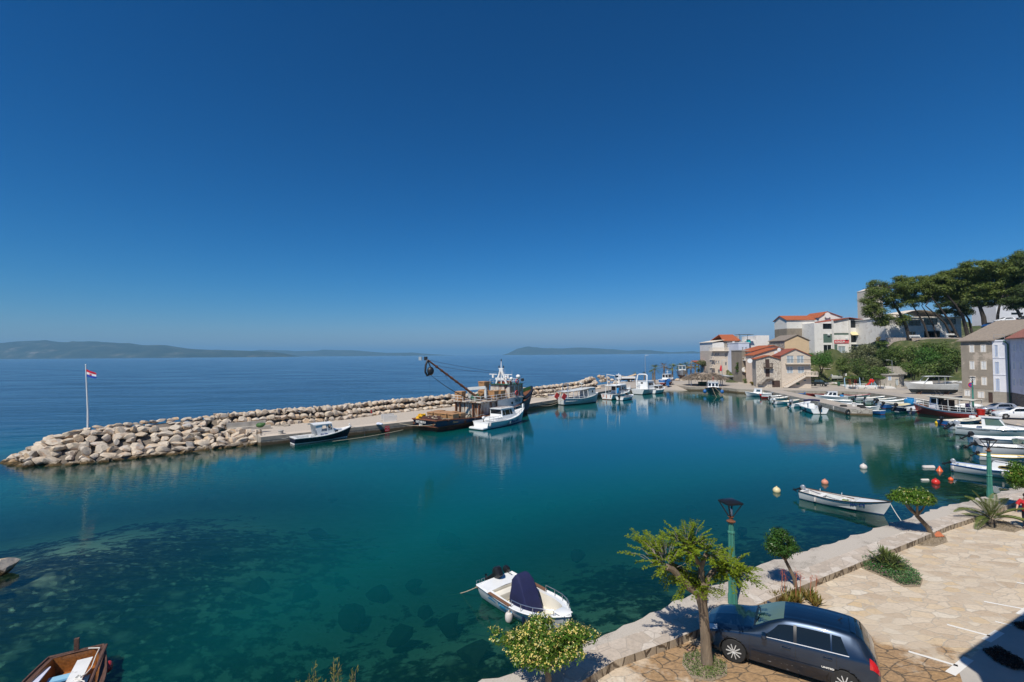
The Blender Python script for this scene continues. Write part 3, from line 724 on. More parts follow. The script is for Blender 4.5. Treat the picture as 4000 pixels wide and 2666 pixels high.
# ---------------------------------------------------------------- haze
hz = MB(); hz.b2((-61000,-2500,-12), (61000,61500,560)); haze = hz.build('haze', 'interior', sharp=0)
hm = bpy.data.materials.new('haze'); hm.use_nodes = True; hm.node_tree.nodes.clear()
hv = hm.node_tree.nodes.new('ShaderNodeVolumePrincipled'); ho = hm.node_tree.nodes.new('ShaderNodeOutputMaterial')
hv.inputs['Color'].default_value = (.30,.66,1.0,1); hv.inputs['Density'].default_value = 7.0e-5; hv.inputs['Density Attribute'].default_value = ''; hv.inputs['Anisotropy'].default_value = 0
hm.node_tree.links.new(hv.outputs[0], ho.inputs['Volume'])
haze.data.materials.clear(); haze.data.materials.append(hm); tag(haze, kind='stuff')
def rock_mat(name):
	m, nt, b, out = base_mat(name); L = nt.links; co = coords(nt)
	oi = nt.nodes.new('ShaderNodeObjectInfo'); gi = nt.nodes.new('ShaderNodeNewGeometry')
	rn = math_n(nt, 'FRACT', math_n(nt, 'ADD', oi.outputs['Random'], gi.outputs['Random Per Island']))
	base = ramp(nt, rn, [(0, (.46,.39,.31)), (.3, (.56,.475,.37)), (.55, (.50,.44,.37)), (.72, (.62,.53,.42)), (.86, (.52,.37,.23)), (1, (.43,.41,.39))]).outputs[0]
	ofs = N(nt, 'ShaderNodeVectorMath', operation='ADD'); L.new(co, ofs.inputs[0]); cmb = N(nt, 'ShaderNodeCombineXYZ'); L.new(math_n(nt, 'MULTIPLY', rn, 50), cmb.inputs[0]); L.new(cmb.outputs[0], ofs.inputs[1])
	n1 = N(nt, 'ShaderNodeTexNoise', Scale=2.2, Detail=9.0, Roughness=.72); L.new(ofs.outputs[0], n1.inputs[0])
	n2 = N(nt, 'ShaderNodeTexNoise', Scale=.9, Detail=5.0, Roughness=.6); L.new(ofs.outputs[0], n2.inputs[0])
	c = mixc(nt, .9, base, ramp(nt, n1.outputs[0], [(.28, (.5,.5,.52)), (.5, (1,1,1)), (.72, (1.2,1.18,1.14))]).outputs[0], 'MULTIPLY')
	c = mixc(nt, ramp(nt, n2.outputs[0], [(.58, (0,)*3), (.68, (.55,)*3)]).outputs[0], c, (.40,.20,.09))
	s = N(nt, 'ShaderNodeSeparateXYZ'); L.new(gi.outputs['Position'], s.inputs[0])
	wl_ = math_n(nt, 'ADD', s.outputs[2], math_n(nt, 'MULTIPLY', math_n(nt, 'SUBTRACT', n1.outputs[0], .5), .7))
	wet = ramp(nt, wl_, [(.16, (1,)*3), (.42, (0,)*3)]).outputs[0]
	c = mixc(nt, wet, c, ramp(nt, n1.outputs[0], [(.4, (.030,.024,.014)), (.62, (.14,.09,.035))]).outputs[0])
	L.new(c, b.inputs['Base Color']); b.inputs['Roughness'].default_value = .9; b.inputs['Specular IOR Level'].default_value = .25
	bump(nt, b, n1.outputs[0], .7, .12); return m
rec('rock', rock_mat)
def rock_mesh(seed, sub=2):
	r = random.Random(seed); bm = bmesh.new(); bmesh.ops.create_icosphere(bm, subdivisions=sub, radius=1.0)
	planes = []
	for _ in range(13):
		d = Vector((r.gauss(0,1), r.gauss(0,1), r.gauss(0,1))).normalized(); planes.append((d, r.uniform(.42, .80)))
	for v in bm.verts:
		p = v.co.copy()
		for d, h in planes:
			k = p.dot(d)
			if k > h: p -= d*(k-h)*.97
		p += p.normalized()*noise.noise(p*1.6+Vector((seed, 0, 0)))*.10
		p += p.normalized()*noise.noise(p*4.5+Vector((0, seed, 0)))*.035
		v.co = p
	me = bpy.data.meshes.new('boulder'); bm.to_mesh(me); bm.free(); me.materials.append(MAT('rock'))
	me.polygons.foreach_set('use_smooth', [True]*len(me.polygons)); me.set_sharp_from_angle(angle=R(22)); return me
ROCKS = [rock_mesh(100+i) for i in range(14)]
pm('rock_weed', (.05,.05,.03), 1, var=.5, vs=3, bmp=.8, dirt=(.02,.03,.012), dirt_s=2)
ROCKS_U = [m_.copy() for m_ in ROCKS[:7]]
for m_ in ROCKS_U: m_.materials.clear(); m_.materials.append(MAT('rock_weed'))
rocks = []      # (distance, location, scale, rotation, label)
def put_rock(p, sx, sy, sz, r, flat=False, lab=0, yaw=None):
	rot = (r.uniform(-.25,.25), r.uniform(-.25,.25), r.uniform(0, 6.28) if yaw is None else yaw+r.uniform(-.35,.35)) if not flat else (r.uniform(-.1,.1), r.uniform(-.1,.1), r.uniform(0, 6.28))
	rocks.append((Vector((p[0], p[1], p[2]-CAM_H)).length, Vector(p), (sx, sy, sz), rot, lab))
def resample(poly, k):
	ds = [0]
	for a, b in zip(poly, poly[1:]): ds.append(ds[-1]+(Vector(b)-Vector(a)).length)
	out = []
	for i in range(k+1):
		t = ds[-1]*i/k
		for j in range(len(poly)-1):
			if t <= ds[j+1]+1e-6:
				u = (t-ds[j])/max(1e-6, ds[j+1]-ds[j]); out.append(Vector(poly[j]).lerp(Vector(poly[j+1]), u)); break
	return out
def plen(poly): return sum((Vector(b)-Vector(a)).length for a, b in zip(poly, poly[1:]))
rr = random.Random(5)
HB = [(x, y, -.15) for x, y in [(-50.2,48.6),(-49.2,46.9),(-47.4,45.7),(-44.8,44.7),(-42.2,45.2),(-39.3,46.4),(-35.3,49.7),(-32,52.6),(-29.0,54.9)]]
HT = [(-47.2,49.0,1.5),(-46.6,48.2,1.75),(-45.6,47.5,2.1),(-44.2,47.0,2.35),(-42.3,48.4,2.4),(-39.8,50.6,2.4),(-35.9,53.0,2.15),(-33.0,55.4,1.25),(-29.8,57.0,1.15)]
HK = [(-47.0,50.5,1.6),(-46.2,50.4,1.9),(-45.6,50.2,2.2),(-44.6,50.6,2.5),(-42.6,53.0,2.6),(-40.4,56.2,2.6),(-37.2,59.2,2.6)]
HF = [(-50,53,-.3),(-49,54,-.3),(-48,55,-.3),(-47,56,-.3),(-45,58.5,-.3),(-43,61,-.3),(-40,64,-.3)]
def courses(B, T, rows, size, lab_bottom=True, jit=.18, szf=.85):
	nL = plen(B)
	for j in range(rows):
		v = j/(rows-1) if rows > 1 else 0
		row = [Vector(a).lerp(Vector(b), v) for a, b in zip(B, T)]
		s = size*(1.0-.14*v); k = max(1, int(plen(row)/(s*.84))); pts = resample(row, k)
		for i, p in enumerate(pts[:-1]):
			q = pts[i+1]; m = p.lerp(q, .5+(.5 if j % 2 else 0)*.9+rr.uniform(-.15,.15)) if i+1 < len(pts)-1 else p.lerp(q, .5)
			yaw = math.atan2(q.y-p.y, q.x-p.x); w = s*rr.uniform(.46,.86)
			if rr.random() < .2: w *= .55
			put_rock((m.x+rr.uniform(-.1,.1), m.y+rr.uniform(-jit,jit), m.z+rr.uniform(-.08,.10)), w*1.12, s*rr.uniform(.5,.68), s*rr.uniform(.40,.60)*szf, rr, lab=1 if (j == 0 and lab_bottom) else 0, yaw=yaw)
courses(HB, HT, 6, 1.28)
courses([(-33,55.4,1.0),(-33.6,57.8,1.1),(-34.4,60.6,1.2)], [(-35.2,53.6,2.0),(-36.0,56.8,2.4),(-36.8,59.6,2.6)], 3, 1.0, False)
for i in range(70):
	t = rr.uniform(0, len(HK)-1.001); k = int(t); u = t-k; v = rr.uniform(.12, 1.0)
	a = Vector(HT[k]).lerp(Vector(HT[k+1]), u); b = Vector(HK[k]).lerp(Vector(HK[k+1]), u); p = a.lerp(b, v)
	s = rr.uniform(.42,.75); put_rock((p.x, p.y, p.z-.12), s, s*.85, s*.32, rr, flat=True, lab=2)
courses(HK, [(x, y, z) for x, y, z in HK], 1, .9, False, szf=.6)
WB = [(-37.2,59.0,.8),(-34.2,61.2,.95),(-29.9,64.3,.95),(-24.2,68.2,.95),(-19.8,75,.95),(-15.0,79.6,.95),(-7,88,.95),(0.5,97.5,.95),(6.2,103.5,.95),(13,112,.95),(19,120,.95),(23,125.5,.95)]
WT = [(-37.6,60.6,2.6),(-34.8,62.6,2.6),(-30.6,65.6,2.65),(-25.2,69.6,2.65),(-20.9,76.2,2.65),(-16.1,80.9,2.65),(-8.2,89.4,2.65),(-.8,98.8,2.65),(4.9,104.8,2.65),(11.7,113.4,2.75),(17.6,121.2,3.0),(21.5,126.8,3.9)]
courses([(x, y, z+.12) for x, y, z in WB], [(x, y, z-.12) for x, y, z in WT], 3, 1.05, False, .12, 1.0)
courses([(x-.35, y+.5, z-.05) for x, y, z in WT], WT, 1, .78, False, .2, .75)
courses([(x-.9, y+1.0, z-.25) for x, y, z in WT], WT, 1, .9, False, .2, .7)
for i in range(26):
	x, y = rr.uniform(20,30), rr.uniform(126,137); z = .9+2.9*max(0, 1-((x-24)/6.5)**2)*max(0, 1-((y-131)/8)**2)
	s = rr.uniform(.6,1.1); put_rock((x, y, z), s, s*.8, s*.62, rr)
for i in range(22):
	t = i/21; p = Vector((50,158,.9)).lerp(Vector((64,162,1.6)), t); s = rr.uniform(.6,1.3); put_rock((p.x+rr.uniform(-1,1), p.y+rr.uniform(-1.5,1.5), p.z+rr.uniform(-.2,.3)), s, s*.8, s*.6, rr, lab=3)
for i in range(26):
	t = rr.random(); p = resample([(x, y, .35) for x, y in BANK[:6]], 40)[int(t*40)]; s = rr.uniform(.45,.95)
	put_rock((p.x+rr.uniform(-1.3,.5), p.y+rr.uniform(-.5,.5), p.z+rr.uniform(-.25,.55)), s, s*.8, s*.6, rr, lab=4)
for (x, y, s, z) in ((-23.8,22.6,.75,.35),(-24.9,22.2,1.0,.55),(-23.3,21.4,.5,.05),(-25.6,21.0,1.1,.3)):
	put_rock((x, y, z), s, s*.8, s*.7, rr, lab=5)
LAB = ['pale limestone boulder piled dry on the breakwater above the water', 'dark wet boulder at the waterline of the breakwater head', 'flat pale stone set in the top of the breakwater head',
	   'pale boulder on the seashore behind the palms', 'rough boulder on the bank between moored boats and parked cars', 'dark rock sticking out of the water at the western shore']
GRP = ['boulders of the breakwater', 'wet boulders at the foot of the breakwater', 'stones on top of the breakwater head', 'boulders on the seashore', 'boulders on the bank', 'rocks at the western shore']
rocks.sort(key=lambda t: t[0])
lim = 295
for k, (d, p, sc, rt, lab) in enumerate(rocks[:lim]):
	o = bpy.data.objects.new('boulder', ROCKS[k % len(ROCKS)]); COL.objects.link(o)
	o.location = p; o.scale = sc; o.rotation_euler = rt; tag(o, LAB[lab], 'boulder', GRP[lab])
far = MB()
from mathutils import Euler
for k, (d, p, sc, rt, lab) in enumerate(rocks[lim:]):
	me = ROCKS[k % len(ROCKS)]; M4 = Matrix.LocRotScale(p, Euler(rt), Vector(sc))
	far.add([M4 @ v.co for v in me.vertices], [tuple(f.vertices) for f in me.polygons])
tag(far.build('rubble', 'rock', sharp=28, fix=False), 'pale limestone rubble of the far stretch of the breakwater', 'rubble', kind='stuff')
fill = MB()
def inset(P, dz): return [Vector((x, y, z-dz)) for x, y, z in P]
fill.loft([[(x+.25, y+.45, -1.5) for x, y, z in HB], [(x+.2, y+.45, .15) for x, y, z in HB], [(x, y+.2, z-.28) for x, y, z in HT]])
fill.loft([inset(HT[:7], .28), inset(HK, .28), HF])
fill.loft([[(x-.35, y+.3, z-.1) for x, y, z in WB], [(x-.3, y+.35, z-.35) for x, y, z in WT], [(x-2, y+2.2, z-1.0) for x, y, z in WT], [(x-5, y+5.5, -1) for x, y, z in WT]])
pm('fill', (.17,.14,.11), .95, var=.35, vs=4, bmp=.8)  # core under the boulders, coloured dark to imitate shade in their gaps
tag(fill.build('breakwater_fill', 'fill', sharp=0), kind='structure')
for i, (x, y, s) in enumerate(((1745,2112,1.5),(2150,1982,1.25),(2330,1975,1.1),(1640,1990,.8),(2010,2030,.6),(1240,2090,1.1),(830,2180,1.3),(1480,2330,1.2),(1620,2290,.9),(1380,2420,1.3),(1750,2440,1.3),(1560,2500,1.2),(1850,2560,1.1),(1180,2330,1.2),(1010,2300,1.0),(2480,2250,1.1),(2560,2150,.9),(2900,2080,.9),(1300,1960,.8),(2050,1930,.7),(2700,1990,.9),(1660,2400,.8),(1330,2280,.8),(2260,2180,.9),(1930,2330,.8))):
	q = G(x, y, -1.5); dd = water_depth(q.x, q.y); q = G(x, y, -dd); o = bpy.data.objects.new('submerged_boulder', ROCKS_U[i % 7]); COL.objects.link(o); o.location = (q.x, q.y, -dd+.1); o.scale = (s*.8, s*.6, s*.45); o.rotation_euler = (0, 0, i*1.3); tag(o, 'dark weedy boulder seen under the clear water of the harbour', 'boulder', 'submerged boulders on the seabed')
class Hull:
	def __init__(s, L, B, hs, hm, hb, draft=.35, tw=.8, rake=.5, full=2.2, tm=.42, flare=1.0, tuck=.0):
		s.L, s.B, s.hs, s.hm, s.hb, s.draft, s.tw, s.rake, s.full, s.tm, s.flare, s.tuck = L, B, hs, hm, hb, draft, tw, rake, full, tm, flare, tuck
	def half(s, t):
		if t < s.tm: return s.B/2*lerp(s.tw, 1, math.sin(t/s.tm*math.pi/2))
		return s.B/2*max(0.012, 1-((t-s.tm)/(1-s.tm))**s.full)
	def sheer(s, t):
		if t < .35: return lerp(s.hs, s.hm, smooth01(t/.35))
		return lerp(s.hm, s.hb, ((t-.35)/.65)**1.7)
	def pt(s, t, z, side):
		sh = s.sheer(t); f = min(1, max(0, (z+s.draft)/(sh+s.draft)))
		e = lerp(.30, .30+.60*s.flare, t**2.2)
		w = s.half(t)*(f**e if f > 0 else 0)
		x = t*(s.L-s.rake*(1-f)**1.2) + (1-t)**6*s.tuck*(1-f)
		return Vector((x, side*w, z))
	def build(s, root, mats, boot=.10, rail=.07, open_=None, deck_drop=.02, floor=.12, side=.16, n=20, railw=.03, coam=0.0):
		"""mats: bottom, boot, topside, rail, deck, inside"""
		bot, bt, top, rl, dk, ins = mats
		mb = MB(); secs = []
		def levels(t):
			sh = s.sheer(t)
			return [-s.draft, -s.draft*.55, .02, .02+boot, lerp(.02+boot, sh-rail, .35), lerp(.02+boot, sh-rail, .7), sh-rail, sh]
		K = 8
		for i in range(n+1):
			t = i/n; lv = levels(t)
			st = [s.pt(t, z, -1) for z in reversed(lv)]; po = [s.pt(t, z, 1) for z in lv[1:]]
			secs.append(st+po)
		row = [3, 2, 2, 2, 1, 0, 0]; rowmi = row+list(reversed(row))
		mb.loft(secs, rowmi=rowmi)
		lv = secs[0]; m = len(lv)
		for k in range(K-1):
			a, b, c, d = lv[k], lv[k+1], lv[m-2-k], lv[m-1-k]
			if (b-c).length < 1e-5: mb.add([a, b, d], [(0, 1, 2)], row[k], False)
			else: mb.quad(a, b, c, d, row[k])
		h = mb.build('hull', [bot, bt, top, rl], root, sharp=40)
		rb = MB()
		for sd in (-1, 1):
			pts = [s.pt(i/n, s.sheer(i/n), sd)+Vector((0, sd*railw*.3, 0)) for i in range(n+1)]
			rb.tube(pts, railw, 6)
		rb.tube([s.pt(0, s.sheer(0), -1), s.pt(0, s.sheer(0), 1)], railw, 6)
		rb.build('rub_rail', rl, root)
		db = MB(); ib = MB(); o0, o1 = open_ if open_ else (2, 2)
		ts = sorted(set([i/n for i in range(n+1)]+([o0, o1] if open_ else [])))
		for a, b in zip(ts, ts[1:]):
			A = [s.pt(a, s.sheer(a), sd)*1 for sd in (-1, 1)]; B = [s.pt(b, s.sheer(b), sd)*1 for sd in (-1, 1)]
			for p in A+B: p.z -= deck_drop
			if open_ and a >= o0-1e-6 and b <= o1+1e-6:
				for k, sd in enumerate((-1, 1)):
					wa, wb = max(.02, s.half(a)-side), max(.02, s.half(b)-side)
					ia = Vector((A[k].x, sd*wa, A[k].z+coam)); ib_ = Vector((B[k].x, sd*wb, B[k].z+coam))
					db.quad(A[k], B[k], ib_, ia)
					fa = Vector((ia.x, sd*wa*.86, floor)); fb = Vector((ib_.x, sd*wb*.86, floor))
					ib.quad(ia, ib_, fb, fa)
				wa, wb = max(.02, s.half(a)-side)*.86, max(.02, s.half(b)-side)*.86
				ib.quad((A[0].x, -wa, floor), (B[0].x, -wb, floor), (B[0].x, wb, floor), (A[0].x, wa, floor))
				for e, P in ((o0, A), (o1, B)):
					if (e == o0 and abs(a-o0) < 1e-6) or (e == o1 and abs(b-o1) < 1e-6):
						w = max(.02, s.half(e)-side); x = P[0].x
						ib.quad((x, -w, P[0].z+coam), (x, w, P[0].z+coam), (x, w*.86, floor), (x, -w*.86, floor))
			else:
				c = .04*s.half(a); db.add([A[0], B[0], (B[0].x, 0, B[0].z+.05*s.half(b)), (A[0].x, 0, A[0].z+.05*s.half(a)), B[1], A[1]], [(0, 1, 2, 3), (3, 2, 4, 5)], 0)
		db.build('deck', dk, root)
		if open_: ib.build('cockpit', ins, root)
		return h
def rrect(w, d, r, k=3):
	pts = []
	for cx, cy, a0 in ((w/2-r, d/2-r, 0), (-w/2+r, d/2-r, 90), (-w/2+r, -d/2+r, 180), (w/2-r, -d/2+r, 270)):
		for i in range(k+1):
			a = R(a0+90*i/k); pts.append((cx+r*math.cos(a), cy+r*math.sin(a)))
	return pts
def rbox(mb, c, size, r=.05, mi=0, rot=None, taper=1.0):
	"""box with rounded corners, narrower towards the top by taper"""
	c = Vector(c); w, d, h = size; M3 = rot or Matrix.Identity(3); secs = []
	for z, ins, tp in ((-h/2, r*.7, 1), (-h/2+r*.3, r*.2, 1), (-h/2+r, 0, 1), (h/2-r, 0, taper), (h/2-r*.3, r*.2, taper), (h/2, r*.7, taper)):
		secs.append([c+M3 @ Vector((x, y, z)) for x, y in rrect(w*tp-2*ins, d*tp-2*ins, max(.01, min(r, w*tp/2-ins-.001, d*tp/2-ins-.001)))])
	return mb.loft(secs, mi, closed=True, cap0=True, cap1=True)
def outboard(root, loc, size=1.0, tilt=0, cowl='black_plastic', leg='black_plastic', yaw=0):
	"""outboard motor: cowl part with its leg as sub-part; tilt lifts the leg out of the water"""
	M3 = Matrix.Rotation(yaw, 3, 'Z') @ Matrix.Rotation(R(tilt), 3, 'Y')
	loc = Vector(loc); s = size
	mb = MB(); P = lambda x, y, z: loc + M3 @ Vector((x*s, y*s, z*s))
	secs = []
	for z, w, d, ox in ((.02, .20, .26, -.12), (.06, .30, .40, -.14), (.22, .33, .50, -.16), (.36, .31, .48, -.15), (.46, .24, .36, -.13), (.48, .12, .2, -.12)):
		secs.append([P(ox+x, y, z) for x, y in rrect(d, w, .07)])
	mb.loft(secs, closed=True, cap0=True, cap1=True)
	c = mb.build('outboard_motor', cowl, root)
	lb = MB()
	lb.loft([[P(-.14+x, y, z) for x, y in rrect(a, b, .03)] for z, a, b in ((.04, .2, .14), (-.2, .18, .10), (-.55, .16, .07), (-.72, .14, .06))], closed=True, cap0=True, cap1=True)
	lb.loft([[P(x, y, -.68) for x, y in rrect(.34, .2, .05)], [P(x-.0, y, -.66) for x, y in rrect(.34, .2, .05)]], closed=True, cap0=True, cap1=True)
	lb.tube([P(.02, 0, -.76), P(-.1, 0, -.76), P(-.3, 0, -.76), P(-.36, 0, -.76)], [.02*s, .055*s, .05*s, .02*s], 8)
	lb.add([P(-.22, 0, -.78), P(-.06, 0, -.78), P(-.14, 0, -.98), P(-.22, 0, -.98)], [(0, 1, 2, 3)], 0, False)
	for k in range(3):
		a = k*2.094; r0 = Vector((-.33, math.cos(a)*.13, -.76+math.sin(a)*.13)); q = Vector((0, -math.sin(a)*.06, math.cos(a)*.06))
		lb.add([P(-.33, 0, -.76), P(*(r0+q)), P(*(r0*1.0+Vector((-.03, math.cos(a)*.03, math.sin(a)*.03)))), P(*(r0-q))], [(0, 1, 2, 3)], 0, False)
	lb.box(P(0, 0, -.08), (.14*s, .2*s, .24*s), 0, rot=M3)
	lb.tube([P(.0, 0, .12), P(.25, 0, .16), P(.5, 0, .2)], .018*s, 6)
	lb.build('motor_leg', leg, c)
	return c
def side_poly(root, name, pts, nrm, mat, th=.015, frame=None, parent=None):
	"""thin panel (a window, a hatch) standing proud of a wall"""
	n = Vector(nrm).normalized(); mb = MB(); mb.prism([Vector(p)+n*.003 for p in pts], n*th)
	o = mb.build(name, mat, parent or root)
	if frame:
		fb = MB(); fb.tube([Vector(p)+n*th for p in pts], frame[1], 4, closed=True); fb.build('frame', frame[0], o)
	return o
def cabin(root, x0, x1, w0, w1, z0, z1, h, rf=.3, rr_=.0, tk=.88, wall='white_gel', roof='white_gel', glass='glass_dark', over=.08, sides=((.1, .9),), v=(.45, .85), front=2, back=0, roofth=.05, frame=None, name='cabin', roofcrown=.05, fv=(.35,.88)):
	"""cabin walls, overhanging roof and its windows. v: window band between sill and head, as fractions"""
	b = [(x0, -w0, z0), (x1, -w1, z1), (x1, w1, z1), (x0, w0, z0)]
	t = [(x0+rr_, -w0*tk, z0+h), (x1-rf, -w1*tk, z0+h), (x1-rf, w1*tk, z0+h), (x0+rr_, w0*tk, z0+h)]
	b = [Vector(p) for p in b]; t = [Vector(p) for p in t]
	mb = MB(); mb.add(b+t, [(0, 1, 5, 4), (1, 2, 6, 5), (2, 3, 7, 6), (3, 0, 4, 7)], 0, False)
	mb.build(name, wall, root)
	rb = MB(); hx0, hx1 = t[0].x-over, t[1].x+over
	secs = []
	for k in range(7):
		u = k/6; x = lerp(hx0, hx1, u); w = lerp(w0, w1, min(1, max(0, (x-x0)/(x1-x0))))*tk+over*.6
		if k in (0, 6): w -= over*.5
		ring = [Vector((x, -w, z0+h-.002)), Vector((x, -w, z0+h+roofth*.6)), Vector((x, -w*.5, z0+h+roofth+roofcrown*.7)), Vector((x, 0, z0+h+roofth+roofcrown)), Vector((x, w*.5, z0+h+roofth+roofcrown*.7)), Vector((x, w, z0+h+roofth*.6)), Vector((x, w, z0+h-.002))]
		secs.append(ring)
	rb.loft(secs, closed=True, cap0=True, cap1=True); rb.build('roof', roof, root)
	def bil(q, u, w_): return q[0].lerp(q[1], u).lerp(q[3].lerp(q[2], u), w_)
	for sd, q in ((-1, (b[0], b[1], t[1], t[0])), (1, (b[3], b[2], t[2], t[3]))):
		for (u0, u1) in sides:
			pts = [bil(q, u0, v[0]), bil(q, u1, v[0]), bil(q, lerp(u1, .5, .03), v[1]), bil(q, lerp(u0, .5, .03), v[1])]
			nn = (q[1]-q[0]).cross(q[3]-q[0]); nn = nn if nn.y*sd > 0 else -nn
			side_poly(root, 'window', pts, nn, glass, .012, frame)
	for cnt, q, ax in ((front, (b[1], b[2], t[2], t[1]), 1), (back, (b[3], b[0], t[0], t[3]), -1)):
		for k in range(cnt):
			g = .05; u0, u1 = k/cnt+g, (k+1)/cnt-g
			pts = [bil(q, u0, fv[0]), bil(q, u1, fv[0]), bil(q, u1, fv[1]), bil(q, u0, fv[1])]
			nn = (q[1]-q[0]).cross(q[3]-q[0]); nn = nn if nn.x*ax > 0 else -nn
			side_poly(root, 'windscreen' if ax == 1 else 'window', pts, nn, glass, .012, frame)
def rails(root, paths, r=.014, mat='steel', name='handrail'):
	mb = MB()
	for p in paths: mb.tube(p, r, 6)
	return mb.build(name, mat, root)
def railing(root, pts, h=.8, rows=2, r=.02, mat='white_paint', name='railing', every=1.0):
	mb = MB(); pts = [Vector(p) for p in pts]
	for k in range(1, rows+1): mb.tube([p+Vector((0, 0, h*k/rows)) for p in pts], r, 6)
	for p in resample(pts, max(1, int(plen(pts)/every))): mb.tube([p, p+Vector((0, 0, h))], r, 6)
	return mb.build(name, mat, root)
def fender(root, p, r=.1, l=.45, mat='white_buoy', rope_top=None):
	mb = MB(); p = Vector(p)
	mb.lathe([(r*.25, l*.5+.06), (r*.3, l*.5), (r*.8, l*.42), (r, l*.2), (r, -l*.2), (r*.8, -l*.42), (r*.3, -l*.5)], p, 10)
	o = mb.build('fender', mat, root)
	if rope_top is not None:
		rb = MB(); rb.tube([p+Vector((0, 0, l*.5)), Vector(rope_top)], .012, 5); rb.build('cord', 'rope', o)
	return o
def sag(a, b, s, n=10):
	a, b = Vector(a), Vector(b)
	return [a.lerp(b, i/n)-Vector((0, 0, s*4*(i/n)*(1-i/n))) for i in range(n+1)]
def rope(a, b, s, label, r=.02, mat='rope', name='mooring_rope', group=None, n=12):
	mb = MB(); mb.tube(sag(a, b, s, n), r, 6)
	return tag(mb.build(name, mat), label, 'rope', group)
def place(a, b):
	a, b = Vector(a), Vector(b); d = b-a
	return (a.x, a.y, 0), math.atan2(d.y, d.x), math.hypot(d.x, d.y)
def at(root):
	"""world position of a point given in a thing's own frame"""
	M4 = Matrix.Translation(root.location) @ Matrix.Rotation(root.rotation_euler[2], 4, 'Z')
	return lambda *p: M4 @ Vector(p)
WG = 'white_gel'
loc, rz, L = place((-25.0, 54.6), (-20.25, 59.1))
b = thing('cabin_boat', 'dark blue hulled boat with white wheelhouse at the end of the pier', 'boat', loc, rz)
H = Hull(7.0, 2.3, .74, .72, 1.35, .3, .82, .75, 2.3)
H.build(b, ('antifoul', 'white_paint', 'navy_paint', 'white_paint', 'white_paint', 'grey_white'), boot=.14, rail=.09, open_=(.05, .44), floor=.2, side=.16, railw=.045)
wb = MB()
zb, zt = .62, 2.02
for sd in (-1, 1):
	o = [(2.55, zb), (4.6, zb+.12), (4.15, zt), (2.25, zt)]; i_ = [(2.95, 1.22), (3.62, 1.22), (3.62, 1.86), (3.05, 1.86)]
	y0, y1 = .93*sd, .80*sd
	yy = lambda z: lerp(y0, y1, (z-zb)/(zt-zb))
	O = [Vector((x, yy(z), z)) for x, z in o]; I = [Vector((x, yy(z), z)) for x, z in i_]
	F = [Vector((x, yy(z), z)) for x, z in ((3.74, 1.26), (4.28, 1.28), (4.02, 1.9), (3.74, 1.88))]
	wb.add([O[0], (2.95, yy(zb), zb), I[0], I[3], (2.25, yy(zt), zt), (3.05, yy(zt), zt)], [(0, 1, 2, 3, 5, 4)], 0, False)
	wb.add([(2.95, yy(zb), zb), (4.6, yy(zb), zb+.12), (4.42, yy(1.28), 1.28), F[1], F[0], I[1], I[0]], [(0, 1, 2, 3, 4, 5, 6)], 0, False)
	wb.add([I[1], F[0], F[3], I[2]], [(0, 1, 2, 3)], 0, False)
	wb.add([I[3], I[2], F[3], F[2], (4.15, yy(zt), zt), (3.05, yy(zt), zt)], [(0, 1, 2, 3, 4, 5)], 0, False)
	wb.add([F[1], (4.42, yy(1.28), 1.28), (4.15, yy(zt), zt), F[2]], [(0, 1, 2, 3)], 0, False)
wb.build('wheelhouse', 'white_paint', b)
rb = MB(); rb.loft([[(x, y*.84, zt+dz) for y, dz in ((-1.05, -.12 if x < 2.2 else -.01), (-1.03, .05), (-.5, .12), (0, .14), (.5, .12), (1.03, .05), (1.05, -.12 if x < 2.2 else -.01))] for x in (2.0, 2.15, 2.9, 3.6, 4.1, 4.25)]); rb.build('roof', 'white_paint', b)
ws = MB()
for sd in (-1, 1):
	ws.prism([(4.43, sd*.84, 1.3), (4.17, sd*.76, 1.98), (4.17, sd*.06, 1.98), (4.43, sd*.06, 1.3)], (.012, 0, 0))
ws.build('windscreen', 'glass_clear', b)
fd = MB(); fd.loft([[(x, y*w, z) for y, z in ((-1, .75+ (x-4.4)*.13), (-.9, zt2), (0, zt2+.05), (.9, zt2), (1, .75+(x-4.4)*.13))] for x, w, zt2 in ((4.35, .86, 1.28), (5.0, .72, 1.26), (5.6, .45, 1.2))], cap0=True, cap1=True); fd.build('foredeck_trunk', 'white_paint', b)
side_poly(b, 'porthole', [(4.62, -.82, .98), (4.98, -.76, 1.0), (4.98, -.74, 1.2), (4.62, -.80, 1.18)], (.1, -1, .1), 'glass_dark', .012)
text('lettering', 'Mico Dico', 'text_blue', b, .2, plane_m((2.85, -.925, .84), (1, 0, .03), (0, .09, 1)), align='LEFT', bold=.006)
text('registration', 'MA 25497', 'text_white', b, .15, plane_m((5.45, -.735, .92), (1, .36, .16), (0, -.3, 1)), align='LEFT')
mm = MB(); mm.tube([(3.6, 0, zt+.1), (3.3, 0, zt+.9)], .02, 6); mm.tube([(3.9, .1, zt+.1), (3.8, .1, zt+.38)], .05, 8); mm.build('mast', 'dark_metal', b)
se = MB(); se.box((1.2, 0, .42), (.5, 1.5, .12)); se.box((2.3, .3, .5), (.5, .6, .5)); se.tube([(.5, -.55, .75), (.9, -.6, .9), (2.0, -.7, .85)], .03, 6); se.build('thwart', 'white_paint', b)
bo = MB(); bo.lathe([(.05, 0), (.06, .2), (.11, .25), (.11, .33), (.04, .37)], (6.75, 0, 1.3), 10); bo.build('bow_post', 'white_paint', b)
pb = at(b)
rope(pb(0, .7, .8), G(1065, 1700, .95), .3, 'pale rope from stern of dark blue boat to grey bollard', .018, 'white_rope')
rope(pb(6.9, 0, 1.3), G(1424, 1668, .95), .12, 'pale rope from bow of dark blue boat to the pier edge', .018, 'white_rope')
loc, rz, L = place((-11.6, 62.8), (2.9, 83.2))
